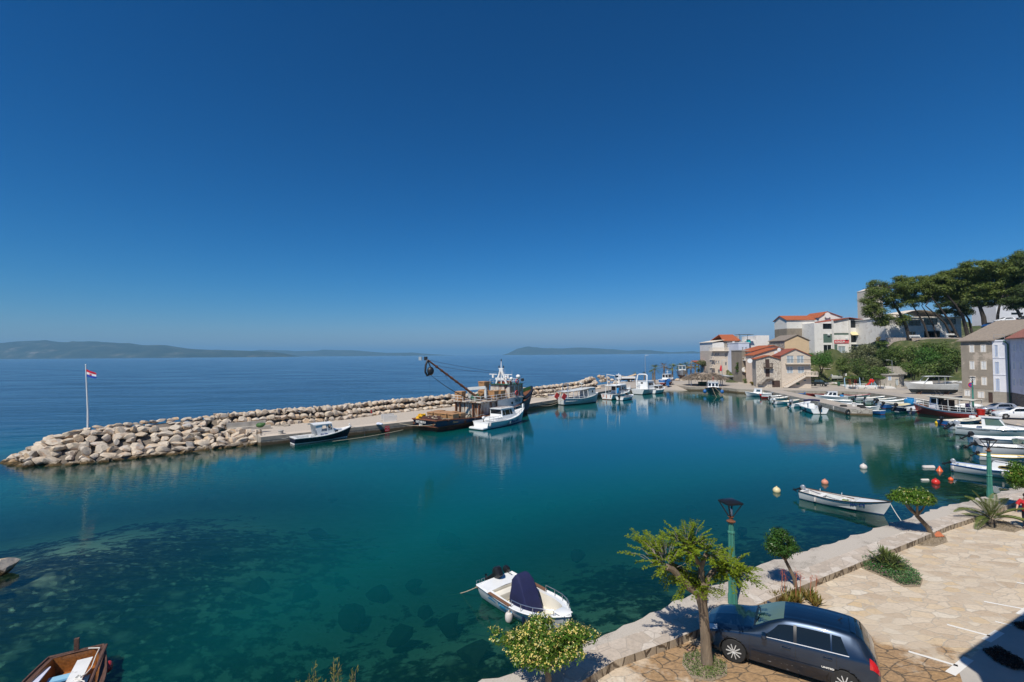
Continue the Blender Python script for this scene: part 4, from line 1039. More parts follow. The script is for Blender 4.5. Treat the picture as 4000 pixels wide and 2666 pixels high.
tr = thing('fishing_trawler', 'large rusty blue fishing trawler with crane boom moored along the pier', 'fishing boat', loc, rz)
H = Hull(26.3, 6.2, 1.55, 1.25, 3.9, .9, .70, 2.6, 2.6, .45, .8, 1.5)
H.build(tr, ('rust_brown', 'rust_brown', 'rusty_blue', 'rust', 'rust', 'green_paint'), boot=.55, rail=.10, open_=(.02, .34), floor=.95, side=.14, railw=.09, n=26)
hb_ = MB()
for sd in (-1, 1): hb_.tube([H.pt(i/26, .62+.4*(i/26)**2*2, sd)+Vector((0, sd*.03, 0)) for i in range(20)], .09, 6)
hb_.tube([H.pt(0, .62, -1), H.pt(0, .62, 1)], .09, 6)
hb_.build('rubbing_strake', 'rust', tr)
text('lettering', 'SVETI NIKOLA', 'text_white', tr, .40, plane_m((-.02, .55, 1.12), (0, -1, 0), (0, 0, 1)), sx=.72, bold=.012)
text('lettering', 'SPLIT', 'text_white', tr, .40, plane_m((-.02, .55, .74), (0, -1, 0), (0, 0, 1)), sx=.72, bold=.012)
hp = MB()
for y in (-1.75, 1.85): hp.lathe([(.14, -.02), (.16, .02), (.1, .03)], (-.02, y, 1.0), 12, axis='X')
p_ = H.pt(.20, .95, -1); hp.lathe([(.2, -.04), (.24, .03), (.13, .05)], (p_.x, p_.y, p_.z), 12, axis='Y'); hp.build('hawse_pipe', 'rust', tr)
dh = MB(); dh.b2((8.9, -2.35, .55), (19.5, 2.35, 3.15)); dh.build('deckhouse', 'rusty_white', tr)
for k in range(5):
	pl = MB(); pl.b2((8.84, -2.3+k*.98, .6), (8.9-.003, -2.24+k*.98, 3.1)); pl.build('stiffener', 'rust', tr)
side_poly(tr, 'door', [(8.897, -.4, .6), (8.897, .5, .6), (8.897, .5, 2.5), (8.897, -.4, 2.5)], (-1, 0, 0), 'rusty_white', .05)
sh_ = MB()
for sd in (-1, 1):
	a = [H.pt(t, H.sheer(t)-.02, sd) for t in (.46, .55, .64, .735)]
	top = [Vector((p.x, p.y*.97, 3.2+.25*(i/3))) for i, p in enumerate(a)]
	sh_.loft([a, top]); sh_.loft([[p-Vector((0, sd*.12, 0)) for p in a], [p-Vector((0, sd*.12, 0)) for p in top]])
sh_.build('side_house', 'grey_white', tr)
ud = MB(); ud.b2((8.3, -2.85, 3.15), (19.3, 2.85, 3.28)); ud.build('upper_deck', 'rusty_white', tr)
p1 = H.pt(.70, 2.6, -1)
text('lettering', 'STR 174', 'text_black', tr, .62, plane_m(H.pt(.665, 2.55, -1)+Vector((0, -.02, 0)), (H.pt(.72, 2.6, -1)-H.pt(.62, 2.6, -1)), (0, 0, 1)), sx=.8, bold=.014)
text('lettering', 'SVETI NIKOLA', 'text_white', tr, .3, plane_m(H.pt(.86, 2.55, -1)+Vector((0, -.05, 0)), (H.pt(.92, 2.8, -1)-H.pt(.82, 2.4, -1)), (0, -.3, 1)), sx=.7)
po = MB()
for t in (.60, .735):
	q = H.pt(t, 2.5, -1); po.lathe([(.2, -.05), (.2, .03), (.16, .04)], (q.x, q.y*.985, 2.55), 12, axis='Y')
po.build('porthole', 'glass_dark', tr)
railing(tr, [(8.4, -2.75, 3.28), (17.0, -2.75, 3.28)], .75, 2, .035, 'white_paint', every=1.2)
railing(tr, [(8.4, 2.75, 3.28), (17.0, 2.75, 3.28)], .75, 2, .035, 'white_paint', every=1.2)
railing(tr, [(8.4, -2.75, 3.28), (8.4, -.6, 3.28)], .75, 2, .035, 'white_paint', every=.9)
railing(tr, [(8.4, .6, 3.28), (8.4, 2.75, 3.28)], .75, 2, .035, 'white_paint', every=.9)
cabin(tr, 16.6, 20.6, 1.95, 1.85, 3.28, 3.0, 1.95, .15, 0, .97, 'rusty_white', 'dark_green', 'glass_green', .25, ((.12, .3), (.42, .6), (.7, .88)), (.45, .86), 4, 0, .1, name='wheelhouse')
railing(tr, [(16.5, -1.9, 5.33), (20.4, -1.8, 5.33), (20.4, 1.8, 5.33), (16.5, 1.9, 5.33)], .7, 2, .03, 'white_paint', every=.9)
ls = MB(); ls.b2((17.2, -.5, 5.42), (19.2, .9, 5.72)); ls.build('life_raft', 'orange_plastic', tr)
fn = MB(); fn.cyl((14.6, .4, 3.28), (14.6, .4, 4.3), .45, .4, 14); fn.build('funnel', 'white_paint', tr)
ma = MB()
for sd in (-1, 1):
	ma.loft([[Vector((17.0+a, y, z)) for a in (-.12, .12)]+[Vector((17.0+a, y+w*sd*-1, z)) for a in (.12, -.12)] for y, z, w in ((1.75*sd, 3.3, .25), (1.3*sd, 5.0, .25), (.75*sd, 6.35, .3), (.35*sd, 7.3, .3), (.30*sd, 7.8, .3))], closed=True, cap0=True, cap1=True)
ma.b2((16.88, -1.1, 5.95), (17.12, 1.1, 6.3)); ma.b2((16.9, -.45, 7.7), (17.1, .45, 7.85)); ma.tube([(17, 0, 3.3), (17, 0, 9.0)], [.14, .06], 8)
ma.build('mast', 'white_paint', tr)
for y, z in ((-.45, 8.05), (.45, 8.05), (0, 9.1)):
	l_ = MB(); l_.lathe([(.09, -.15), (.1, .0), (.1, .1), (.06, .18)], (17, y, z), 10); l_.build('navigation_light', 'dark_metal', tr)
for y in (-1.5, 1.5):
	r_2 = MB(); r_2.b2((16.7, y-.15, 6.28), (17.0, y+.15, 6.75)); r_2.box((16.85, y, 6.85), (.16, 1.5, .12)); r_2.build('radar', 'white_paint', tr)
for x, y, z in ((16.7, -2.0, 5.5), (16.7, 2.1, 5.5), (16.5, -1.2, 5.1), (20.2, -1.9, 5.9)):
	f_ = MB(); f_.box((x, y, z), (.18, .5, .42), rz=.3); f_.build('floodlight', 'dark_metal', tr)
for x, y, z, r_3 in ((19.2, .8, 6.3, .32), (20.0, -1.2, 6.4, .38), (18.6, -.8, 6.1, .3)):
	s_ = MB(); s_.cyl((x, y, 5.35), (x, y, z), .05, None, 6); s_.ell((x, y, z), (r_3, r_3, r_3*.9)); s_.build('antenna_dome', 'white_paint', tr)
an = MB()
for x, y, z in ((19.6, 1.2, 7.6), (18.3, 1.5, 7.2), (20.2, .2, 7.4)): an.cyl((x, y, 5.3), (x, y, z), .025, .01, 5)
an.build('aerial', 'white_paint', tr)
bm_ = MB(); B0, B1 = Vector((9.6, -1.9, 3.4)), Vector((1.9, 1.2, 9.35))
bm_.tube([B0, B1], [.17, .11], 8)
dirv = (B1-B0).normalized()
for k in range(9): q = B0.lerp(B1, .12+.09*k); bm_.tube([q-dirv*.1, q+dirv*.1], .20, 8)
bm_.build('boom', 'rust', tr)
pk = MB(); pk.ell(B1+Vector((.35, -.2, -1.5)), (.5, .45, .6), 10, 8); pk.tube([B1, B1+Vector((-.35, 0, -.7)), B1+Vector((-.45, 0, -1.6)), B1+Vector((-.1, 0, -2.1)), B1+Vector((.35, 0, -2.0))], .14, 8); pk.tube([B1, B1+Vector((.35, -.2, -1.0))], .08, 6); pk.build('power_block', 'dark_metal', tr)
for dx in (-.9, 0):
	f_ = MB(); f_.box(B1+Vector((dx*.25, .35-dx*.9, .2)), (.12, .55, .5)); f_.build('floodlight', 'glass_pale' if dx else 'dark_metal', tr)
wr = MB(); wr.tube(sag(B1, (17, 0, 7.2), .15), .022, 5); wr.tube(sag(B1+dirv*-1.2, (17, 0, 7.05), .25), .022, 5)
for o_ in (0, .25): wr.tube(sag(B1+Vector((.3, -.2, -2)), (8.6, -1.2+o_, 3.5), .35), .03, 5)
wr.tube([B1+Vector((.3, 0, -1.8)), (4.0, 2.6, 1.7)], .012, 4); wr.tube([B0.lerp(B1, .75), (9, 1.6, 3.6)], .015, 4); wr.build('rigging', 'dark_metal', tr)
wi = MB()
for k in range(5): wi.lathe([(.5, -.05), (.5, .05)], (7.6, -1.3+k*.55, 1.15), 16, axis='Y')
wi.lathe([(.28, -1.4), (.28, 1.4)], (7.6, -.1, 1.15), 12, axis='Y'); wi.build('winch', 'grey_wood', tr)
ka = MB(); ka.beam((9.9, .4, 3.3), (9.5, .6, 5.0), .28, .3); ka.beam((9.4, .5, 5.0), (10.6, -1.9, 5.2), .4, .42); ka.beam((10.6, -1.9, 5.2), (10.5, -2.0, 3.7), .28, .3); ka.build('knuckle_arm', 'grey_white', tr)
for x, y in ((9.0, -2.2), (9.0, -1.1), (9.0, 1.4), (9.0, 2.2)): ps = MB(); ps.b2((x-.45, y-.09, .55), (x-.27, y+.09, 3.15)); ps.build('deck_post', 'rust', tr)
wbk = MB(); q0 = [H.pt(t, H.sheer(t), s) for s in (-1,) for t in (.80, .86, .92, .97)];
for sd in (-1, 1): wbk.loft([[Vector((H.pt(t, H.sheer(t), sd).x, H.pt(t, H.sheer(t), sd).y*.93, H.sheer(t)+.02)) for t in (.79, .85, .91, .96, .985)], [Vector((H.pt(t, H.sheer(t), sd).x, H.pt(t, H.sheer(t), sd).y*.93, H.sheer(t)+.65)) for t in (.79, .85, .91, .96, .985)]])
wbk.build('bow_bulwark', 'green_paint', tr)
wbo = MB()
for sd in (-1, 1): wbo.loft([[Vector((H.pt(t, H.sheer(t), sd).x, H.pt(t, H.sheer(t), sd).y*.99, H.sheer(t)-.02)) for t in (.78, .85, .91, .96, .995)], [Vector((H.pt(t, H.sheer(t), sd).x, H.pt(t, H.sheer(t), sd).y*1.0, H.sheer(t)+.68)) for t in (.78, .85, .91, .96, .995)]])
wbo.build('bulwark', 'rusty_blue', tr)
lr = MB()
for p in ((17.2, -2.82, 4.0), (18.6, -1.95, 5.7)): lr.tube([Vector(p)+Vector((math.cos(a*.628)*.33, 0, math.sin(a*.628)*.33)) for a in range(10)], .09, 8, closed=True)
lr.build('life_ring', 'red_paint', tr)
T = at(tr)
def bin_(x, y, z, rz2, label, closed=True, s=1.0, group='tan bins on the trawler'):
	t = thing('plastic_bin', label, 'bin', T(x, y, z), tr.rotation_euler[2]+rz2, group)
	mb = MB(); a, c, h = .62*s, .60*s, 1.15*s
	lo = [(-a*.85, -c*.85), (a*.85, -c*.85), (a*.85, c*.85), (-a*.85, c*.85)]; hi = [(-a, -c), (a, -c), (a, c), (-a, c)]
	mb.add([(p[0], p[1], 0) for p in lo]+[(p[0], p[1], h) for p in hi], [(3, 2, 1, 0)]+[(i, (i+1) % 4, 4+(i+1) % 4, 4+i) for i in range(4)], 0, False)
	if not closed: mb.add([(p[0]*.95, p[1]*.95, .06) for p in lo]+[(p[0]*.95, p[1]*.95, h) for p in hi], [(0, 1, 2, 3)]+[(4+i, 4+(i+1) % 4, (i+1) % 4, i) for i in range(4)], 0, False)
	mb.tube([(p[0], p[1], h) for p in hi], .04*s, 5, closed=True)
	mb.build('bin_body', 'bin_tan', t, fix=False)
	if closed:
		l = MB(); rbox(l, (0, 0, h+.09), (2*a*1.06, 2*c*1.06, .18*s), .05); l.tube([(-a*1.05, -c*.7, h+.06), (-a*1.15, 0, h+.08), (-a*1.05, c*.7, h+.06)], .035, 6); l.build('lid', 'bin_tan', t)
	return t
bl = 'tan wheelie bin with closed lid in the cluster on the trawler stern'
for i in range(2):
	for j in range(4): bin_(3.5+i*1.35, 1.85-j*1.28, .95, rnd.uniform(-.12, .12), bl, True, rnd.uniform(.86, .96), 'closed bins on the trawler stern')
bin_(11.8, -.6, 3.28, .1, 'tan bin below the stacked upside down bin on the upper deck', True, 1.05, None)
bin_(11.9, -.55, 4.68, -.05, 'tan bin stacked on top of another on the upper deck', True, 1.0, None)
bin_(12.4, -1.95, 3.5, .05, 'open empty tan crate beside the stacked bins on upper deck', False, .95, None)
bin_(14.0, -2.0, 3.45, .0, 'open empty tan crate by the upper deck railing under floodlights', False, .95, None)
bin_(9.3, 1.9, 3.28, .2, 'tan bin at the aft corner of the upper deck behind the boom', True, 1.0, None)
def heap(name, label, cat, pts, mat, seed, amp=.18, ropes=0, rope_mat='net_brown', parent_at=None):
	"""lumpy heap of net or cloth made of squashed folds"""
	r = random.Random(seed); t = thing(name, label, cat, pts[0][0], 0)
	mb = MB(); o = Vector(pts[0][0])
	for (p, rad) in pts:
		p = Vector(p)-o
		for k in range(7):
			q = p+Vector((r.uniform(-.6, .6)*rad[0], r.uniform(-.6, .6)*rad[1], r.uniform(0, .3)*rad[2]))
			mb.ell(q, (rad[0]*r.uniform(.4, .7), rad[1]*r.uniform(.4, .7), rad[2]*r.uniform(.35, .8)), 10, 6, 0, Matrix.Rotation(r.uniform(0, 3), 3, 'Z'))
	mb.build('folds', mat, t)
	if ropes:
		rb = MB()
		for k in range(ropes):
			p, rad = pts[k % len(pts)]; p = Vector(p)-o; a = r.uniform(0, 6)
			rb.tube([p+Vector((math.cos(a+i*.5)*rad[0]*(.5+.4*math.sin(i)), math.sin(a+i*.5)*rad[1]*.8, rad[2]*(.75+.15*math.cos(i*1.3)))) for i in range(9)], .05, 5)
		rb.build('cord', rope_mat, t)
	return t
heap('fishing_net', 'heap of dark brown fishing net piled on the trawler stern', 'net', [(T(1.4, -.6, 1.35), (.9, 1.4, .6)), (T(1.6, .9, 1.35), (.8, 1.1, .55)), (T(2.1, -1.7, 1.35), (.9, .5, .35))], 'net_brown', 3, ropes=5, rope_mat='rope')
heap('yellow_net', 'bright yellow net rope lying on the trawler stern corner', 'net', [(T(.8, 1.6, 1.5), (.55, .75, .45)), (T(1.4, 1.8, 1.8), (.6, .35, .3))], 'net_yellow', 4, ropes=4, rope_mat='net_yellow')
heap('net_pile', 'green and black nets heaped on the trawler upper deck', 'net', [(T(14.4, 1.2, 3.7), (1.2, 1.2, .7)), (T(10.6, -.2, 3.5), (.7, 1.2, .7))], 'dark_green', 5, ropes=3, rope_mat='dark_metal')
heap('net_pile', 'dark cloth and ropes piled behind the crates on upper deck', 'net', [(T(15.4, -1.0, 3.6), (.8, .8, .5)), (T(13.3, .9, 3.9), (.6, .6, .9))], 'dark_canvas', 6, ropes=3, rope_mat='rope')
tub = MB(); tub.lathe([(.55, 0), (.85, .45), (.95, .5), (.9, .45), (.6, .1)], (0, 0, 0), 20); o_ = tub.build('round_tub', 'red_paint'); o_.location = T(14.9, -1.3, 3.9); tag(o_, 'dark red round tub on the trawler upper deck', 'tub')
heap('rope_coil', 'pale ropes coiled on the trawler foredeck inside green bulwark', 'rope', [(T(21.6, -.6, 3.0), (.7, .9, .3))], 'rope', 8, ropes=4, rope_mat='white_rope')
rope(T(.2, -1.9, 1.1), G(1560, 1655, .95), .25, 'heavy rope from trawler stern corner to the pier', .035)
rope(T(26, .3, 4.2), G(2142, 1557, .95), .5, 'dark rope from trawler bow down to the pier', .03, 'dark_metal')
loc, rz, L = place((-4.3, 64.7), (1.7, 72.4))
b = thing('motor_boat', 'white wheelhouse motor boat with blue letters on hull beside rusty trawler', 'boat', loc, rz)
H = Hull(9.8, 3.1, .95, .92, 2.0, .4, .9, .9, 2.3, .45, .9)
H.build(b, ('blue_antifoul', 'blue_antifoul', WG, WG, WG, WG), boot=.05, rail=.12, open_=(.06, .22), floor=.5, side=.3, railw=.05)
sp = MB(); rbox(sp, (-.45, 0, .22), (1.1, 2.6, .3), .14); sp.build('swim_platform', WG, b)
cb = MB(); cb.loft([[Vector((x, y*w, z)) for y, z in ((-1.0, .95), (-.93, zt_), (0, zt_+.06), (.93, zt_), (1.0, .95))] for x, w, zt_ in ((1.9, 1.0, 1.3), (2.9, 1.28, 1.36), (5.2, 1.25, 1.4), (6.6, 1.0, 1.42), (7.6, .7, 1.55), (8.4, .35, 1.7))], cap0=True, cap1=True); cb.build('coachroof', WG, b)
cabin(b, 3.3, 6.6, 1.12, 1.0, 1.35, 1.35, 1.1, .55, -.15, .9, WG, WG, 'glass_dark', .14, ((.06, .22), (.26, .58), (.62, .78)), (.2, .82), 3, 1, .06, name='wheelhouse')
rails(b, [sag((3.6, y, 2.58), (5.9, y, 2.58), -.03) for y in (-.6, 0, .6)], .02, 'teak', 'roof_rail')
rails(b, [[(.3, -1.3, .95), (.3, -1.3, 1.65), (2.4, -1.5, 1.65), (2.9, -1.45, 1.05)], [(.3, -1.3, 1.3), (2.6, -1.5, 1.3)], [(.3, 1.3, .95), (.3, 1.3, 1.65), (2.4, 1.5, 1.65), (2.9, 1.45, 1.05)], [(1.1, -1.4, .95), (1.1, -1.4, 1.65)], [(2, -1.5, .95), (2, -1.5, 1.65)]], .025)
rails(b, [[H.pt(t, H.sheer(t)+.5, s)*1 for t in (.72, .8, .88, .95)] for s in (-1, 1)]+[[H.pt(t, H.sheer(t), s), H.pt(t, H.sheer(t)+.5, s)] for t in (.72, .8, .88, .95) for s in (-1, 1)], .022)
bp_ = MB(); bp_.b2((9.45, -.1, 1.9), (9.75, .1, 2.6)); bp_.build('bow_post', WG, b)
for t, z in ((.03, .7), (.47, .55), (.74, .9)): fender(b, H.pt(t, z, -1)+Vector((0, -.12, 0)), .16, .5)
ml = MB(); ml.ell((.15, -.4, 1.55), (.28, .2, .2), 10, 8); ml.build('search_light', WG, b); mlp = MB(); mlp.tube([(.15, -.4, .9), (.15, -.4, 1.5)], .05, 8); mlp.build('post', 'dark_metal', b)
text('lettering', 'HAJDUK', 'text_blue', b, .62, plane_m(H.pt(.66, .42, -1)+Vector((0, -.04, 0)), H.pt(.80, .5, -1)-H.pt(.54, .5, -1), (0, -.35, 1)), sx=1.05, bold=.02)
loc, rz, L = place((9.6, 94.4), (17.3, 99.6))
b = thing('passenger_boat', 'grey wooden boat with long flat roof and brown net boards at stern', 'boat', loc, rz)
H = Hull(9.9, 3.4, 1.35, 1.2, 2.0, .5, .72, .7, 2.4, .45, .7)
H.build(b, ('dark_antifoul', 'dark_antifoul', 'grey_white', 'white_paint', 'grey_white', 'grey_white'), boot=.14, rail=.12, open_=(.06, .60), floor=.55, side=.2, railw=.06)
rk = MB()
for s in (-1, 1): rk.tube([H.pt(i/20, .75+.3*(i/20)**2, s)+Vector((0, s*.02, 0)) for i in range(19)], .05, 6)
rk.build('rubbing_strake', 'grey_white', b)
cabin(b, 6.1, 8.4, 1.35, .95, 1.35, 1.6, 1.75, .1, 0, .98, 'grey_white', 'grey_white', 'glass_dark', .1, ((.45, .62),), (.45, .7), 2, 0, .05, name='deckhouse')
rf = MB(); rf.loft([[Vector((x, y*w, z+.05*(1-y*y))) for y in (-1, -.5, 0, .5, 1)] for x, w, z in ((-.3, 1.3, 2.62), (2, 1.5, 2.72), (4, 1.5, 2.85), (6.2, 1.4, 3.05))]); rf.loft([[Vector((x, y*w, z-.1)) for y in (-1, -.5, 0, .5, 1)] for x, w, z in ((-.3, 1.3, 2.62), (2, 1.5, 2.72), (4, 1.5, 2.85), (6.2, 1.4, 3.05))]); rf.build('canopy', 'grey_white', b, fix=False)
for t in (.06, .20, .33, .46, .58):
	for s in (-1, 1): rails(b, [[H.pt(t, 1.2, s), (H.pt(t, 1.2, s).x, s*1.4, 2.75)]], .05, 'white_paint', 'canopy_post')
rails(b, [[H.pt(t, 1.2, s)+Vector((0, 0, .35)) for t in (.2, .33, .46, .6)] for s in (-1, 1)], .04, 'white_paint', 'side_rail')
gl_ = MB(); gl_.beam((.6, -.9, 1.3), (1.2, -.75, 4.1), .1); gl_.beam((.6, .9, 1.3), (1.2, .75, 4.1), .1); gl_.beam((1.2, -.8, 4.1), (1.2, .8, 4.1), .1); gl_.beam((1.2, .75, 4.1), (3.6, .75, 2.8), .08); gl_.build('gallows', 'steel', b)
for y in (-1.2, 1.0):
	bd = MB(); bd.box((-.25, y, 1.75), (.9, .12, 1.1), rot=Matrix.Rotation(R(35), 3, 'Y')); bd.build('net_board', 'red_paint', b)
mm = MB(); mm.tube([(5.6, .2, 3.0), (5.6, .2, 4.2)], .06, 6); mm.box((5.6, .2, 4.0), (.15, 1.0, .1)); mm.ell((5.6, .5, 4.05), (.25, .3, .12)); mm.build('mast', 'grey_white', b)
P_ = at(b)
for k, (px_, lab) in enumerate((((2098, 1580), 'long slack rope from grey boat stern to the pier, lowest one'), ((2120, 1572), 'slack rope from grey boat stern to the pier, upper one'))):
	rope(P_(0, -.8+k*.9, 1.3), G(*px_, .95), .75-.2*k, lab, .035)
loc, rz, L = place((20.6, 104.8), (27.6, 112.9))
b = thing('small_trawler', 'white fishing boat with orange rust streaks down its stern', 'fishing boat', loc, rz)
H = Hull(11.0, 3.5, 1.15, 1.1, 2.1, .6, .82, .9, 2.3)
H.build(b, ('rust_brown', 'rust_brown', 'white_paint', 'white_paint', 'grey_white', 'grey_white'), boot=.14, rail=.1, open_=(.03, .3), floor=.6, side=.2, railw=.05)
st_ = MB()
for y, w, z in ((-.9, .16, .45), (.1, .2, .3), (.75, .22, .5), (1.1, .1, .35)): st_.b2((-.012, y-w/2, z), (-.003, y+w/2, 1.12))
st_.build('rust_streak', 'terracotta', b)
cabin(b, 4.2, 7.2, 1.3, 1.15, 1.1, 1.25, 1.9, .3, 0, .95, 'white_paint', 'white_paint', 'glass_dark', .25, ((.15, .45), (.6, .75)), (.5, .8), 3, 1, .08, name='wheelhouse')
rf = MB(); rf.b2((1.6, -1.45, 2.9), (4.2, 1.45, 3.02)); rf.build('canopy', 'white_paint', b)
for x, y in ((1.8, -1.3), (1.8, 1.3), (3.2, -1.3), (3.2, 1.3)): rails(b, [[(x, y, .9), (x, y, 2.9)]], .06, 'white_paint', 'canopy_post')
railing(b, [(4.1, -1.2, 3.1), (6.9, -1.1, 3.1), (6.9, 1.1, 3.1), (4.1, 1.2, 3.1)], .6, 1, .03, 'white_paint')
rails(b, [[(2.2, -1.3, 3), (1.2, -1.3, 5.2)], [(2.2, 1.0, 3), (1.9, 1.0, 5.4), (1.2, -1.3, 5.2)], [(5.5, 0, 3.1), (5.5, 0, 5.6)]], .09, 'white_paint', 'gallows')
railing(b, [H.pt(t, H.sheer(t), s)*1 for s, t in ((-1, .72), (-1, .85), (-1, .96), (1, .96), (1, .85), (1, .72))], .6, 2, .025, 'white_paint')
ta = MB(); rbox(ta, (2.3, -1.5, 1.9), (.75, .5, 1.2), .2); ta.build('rolled_tarpaulin', 'blue_tarp', b)
loc, rz, L = place((22.9, 102.6), (26.4, 106.0))
b = thing('motor_boat', 'small white motor boat with black bimini top and black outboard', 'boat', loc, rz)
H = Hull(5.4, 2.2, .75, .7, 1.0, .25, .9, .7, 2.2)
H.build(b, ('dark_antifoul', 'navy_paint', WG, WG, WG, 'cream_gel'), boot=.08, rail=.1, open_=(.1, .72), floor=.2, side=.25, railw=.04)
outboard(b, (-.05, 0, .62), 1.15, 0)
bi = MB(); bi.loft([[Vector((x, y, 2.15+.12*(1-(y/.95)**2)+dz)) for y in (-.95, -.5, 0, .5, .95)] for x, dz in ((1.0, -.12), (1.2, 0), (2.2, .05), (3.2, 0), (3.4, -.12))]); bi.build('bimini', 'dark_canvas', b)
rails(b, [[(2.2, y, .75), (1.1, y*.95, 2.15)] for y in (-.95, .95)]+[[(2.2, y, .75), (3.2, y*.95, 2.15)] for y in (-.95, .95)], .025, 'steel', 'bimini_frame')
co_ = MB(); rbox(co_, (2.6, 0, .65), (.6, .7, .9), .08); rbox(co_, (1.5, 0, .45), (.5, 1.2, .5), .08); co_.build('console', 'cream_gel', b)
side_poly(b, 'windscreen', [(2.95, -.4, 1.05), (2.95, .4, 1.05), (2.8, .38, 1.45), (2.8, -.38, 1.45)], (1, 0, .3), 'glass_dark')
loc, rz, L = place((30.6, 117.4), (37.0, 123.6))
b = thing('motor_yacht', 'white flybridge cruiser seen from its stern with tall radar arch and steps', 'boat', loc, rz)
H = Hull(9.2, 3.7, 1.25, 1.2, 1.8, .5, .95, 1.0, 2.4)
H.build(b, ('dark_antifoul', 'dark_antifoul', 'grey_white', WG, WG, WG), boot=.12, rail=.1, open_=(.03, .28), floor=.6, side=.3)
cabin(b, 2.2, 7.0, 1.45, 1.2, 1.2, 1.25, 1.9, 1.2, .15, .9, WG, WG, 'glass_dark', .1, ((.2, .5), (.55, .75)), (.5, .8), 2, 0, name='saloon')
rails(b, [[(2.2, -1.5, 1.3), (2.0, -1.45, 3.2), (2.35, -1.3, 4.6), (2.4, -.9, 4.85), (2.4, .9, 4.85), (2.35, 1.3, 4.6), (2.0, 1.45, 3.2), (2.2, 1.5, 1.3)]], .17, WG, 'radar_arch')
for k in range(5):
	s_ = MB(); s_.b2((1.55+k*.16, .55, 1.2+k*.36), (1.8+k*.16, 1.4, 1.3+k*.36)); s_.build('step', WG, b)
side_poly(b, 'door', [(2.26, -.15, 1.25), (2.26, .45, 1.25), (2.34, .45, 2.9), (2.34, -.15, 2.9)], (-1, 0, .05), 'glass_dark')
loc, rz, L = place((34.6, 119.2), (39.4, 124.0))
b = thing('cabin_cruiser', 'small white cabin cruiser with dark windows next to the flybridge yacht', 'boat', loc, rz)
H = Hull(6.6, 2.5, .95, .9, 1.35, .35, .95, .7, 2.3)
H.build(b, ('dark_antifoul', 'dark_antifoul', WG, WG, WG, WG), boot=.1, rail=.1, open_=(.08, .3), floor=.35, side=.25)
cabin(b, 1.9, 5.0, 1.0, .8, .9, .95, 1.05, .7, -.1, .88, WG, WG, 'glass_dark', .12, ((.08, .42), (.46, .75)), (.3, .85), 2, 1, name='cabin')
cb = MB(); cb.loft([[Vector((x, y*w, z)) for y, z in ((-1, .95), (-.9, zt_), (0, zt_+.05), (.9, zt_), (1, .95))] for x, w, zt_ in ((4.4, .85, 1.35), (5.4, .6, 1.35), (6.0, .3, 1.35))], cap0=True, cap1=True); cb.build('foredeck_trunk', WG, b)
outboard(b, (-.05, .3, .7), .8, 20)
loc, rz, L = place((50.7, 121.2), (47.0, 112.2))
b = thing('cabin_boat', 'black hulled boat with white cabin and blue ball fenders before thatched hut', 'boat', loc, rz)
H = Hull(9.6, 3.7, 1.4, 1.35, 2.05, .5, .85, .6, 2.6, .5, .7)
H.build(b, ('dark_antifoul', 'white_paint', 'black_hull', 'teak', WG, WG), boot=.06, rail=.1, railw=.06)
cabin(b, 4.0, 7.0, 1.35, 1.2, 1.4, 1.5, 1.55, .25, 0, .95, WG, WG, 'glass_dark', .2, ((.1, .4), (.5, .85)), (.35, .8), 3, 0, .08, name='wheelhouse', fv=(.38, .85))
railing(b, [(4.2, -1.1, 3.1), (6.8, -1.0, 3.1), (6.8, 1.0, 3.1), (4.2, 1.1, 3.1)], .25, 1, .025, 'white_paint')
rails(b, [[H.pt(t, H.sheer(t)+.45, s)*1 for t in (.6, .75, .88, .97)] for s in (-1, 1)], .025)
for s in (-1, 1):
	fb = MB(); q = H.pt(.72, .9, s); fb.ell(q+Vector((.2, s*.55, -.1)), (.42, .42, .5)); fb.build('fender', 'blue_paint', b)
mm = MB(); mm.tube([(5.2, 0, 3.1), (5.2, 0, 4.4)], .05, 6); mm.build('mast', 'red_paint', b)
q = at(b)
rope(q(9.3, -.25, 1.9), (46.2, 108.5, -.1), .15, 'rope from black boat bow straight down into the water', .03)
rope(q(9.2, .35, 1.9), (48.6, 109.4, -.1), .1, 'slanting rope from black boat bow to the water', .03)
def stand(root, x0, x1, z, mat='old_wood', w=1.2):
	for x in (x0, x1):
		for s in (-1, 1):
			l = MB(); l.beam((x, s*w, z), (x, s*w*.55, 0), .12); l.build('stand_leg', mat, root)
		k = MB(); k.b2((x-.2, -.3, 0), (x+.2, .3, z*.5)); k.build('keel_block', mat, root)
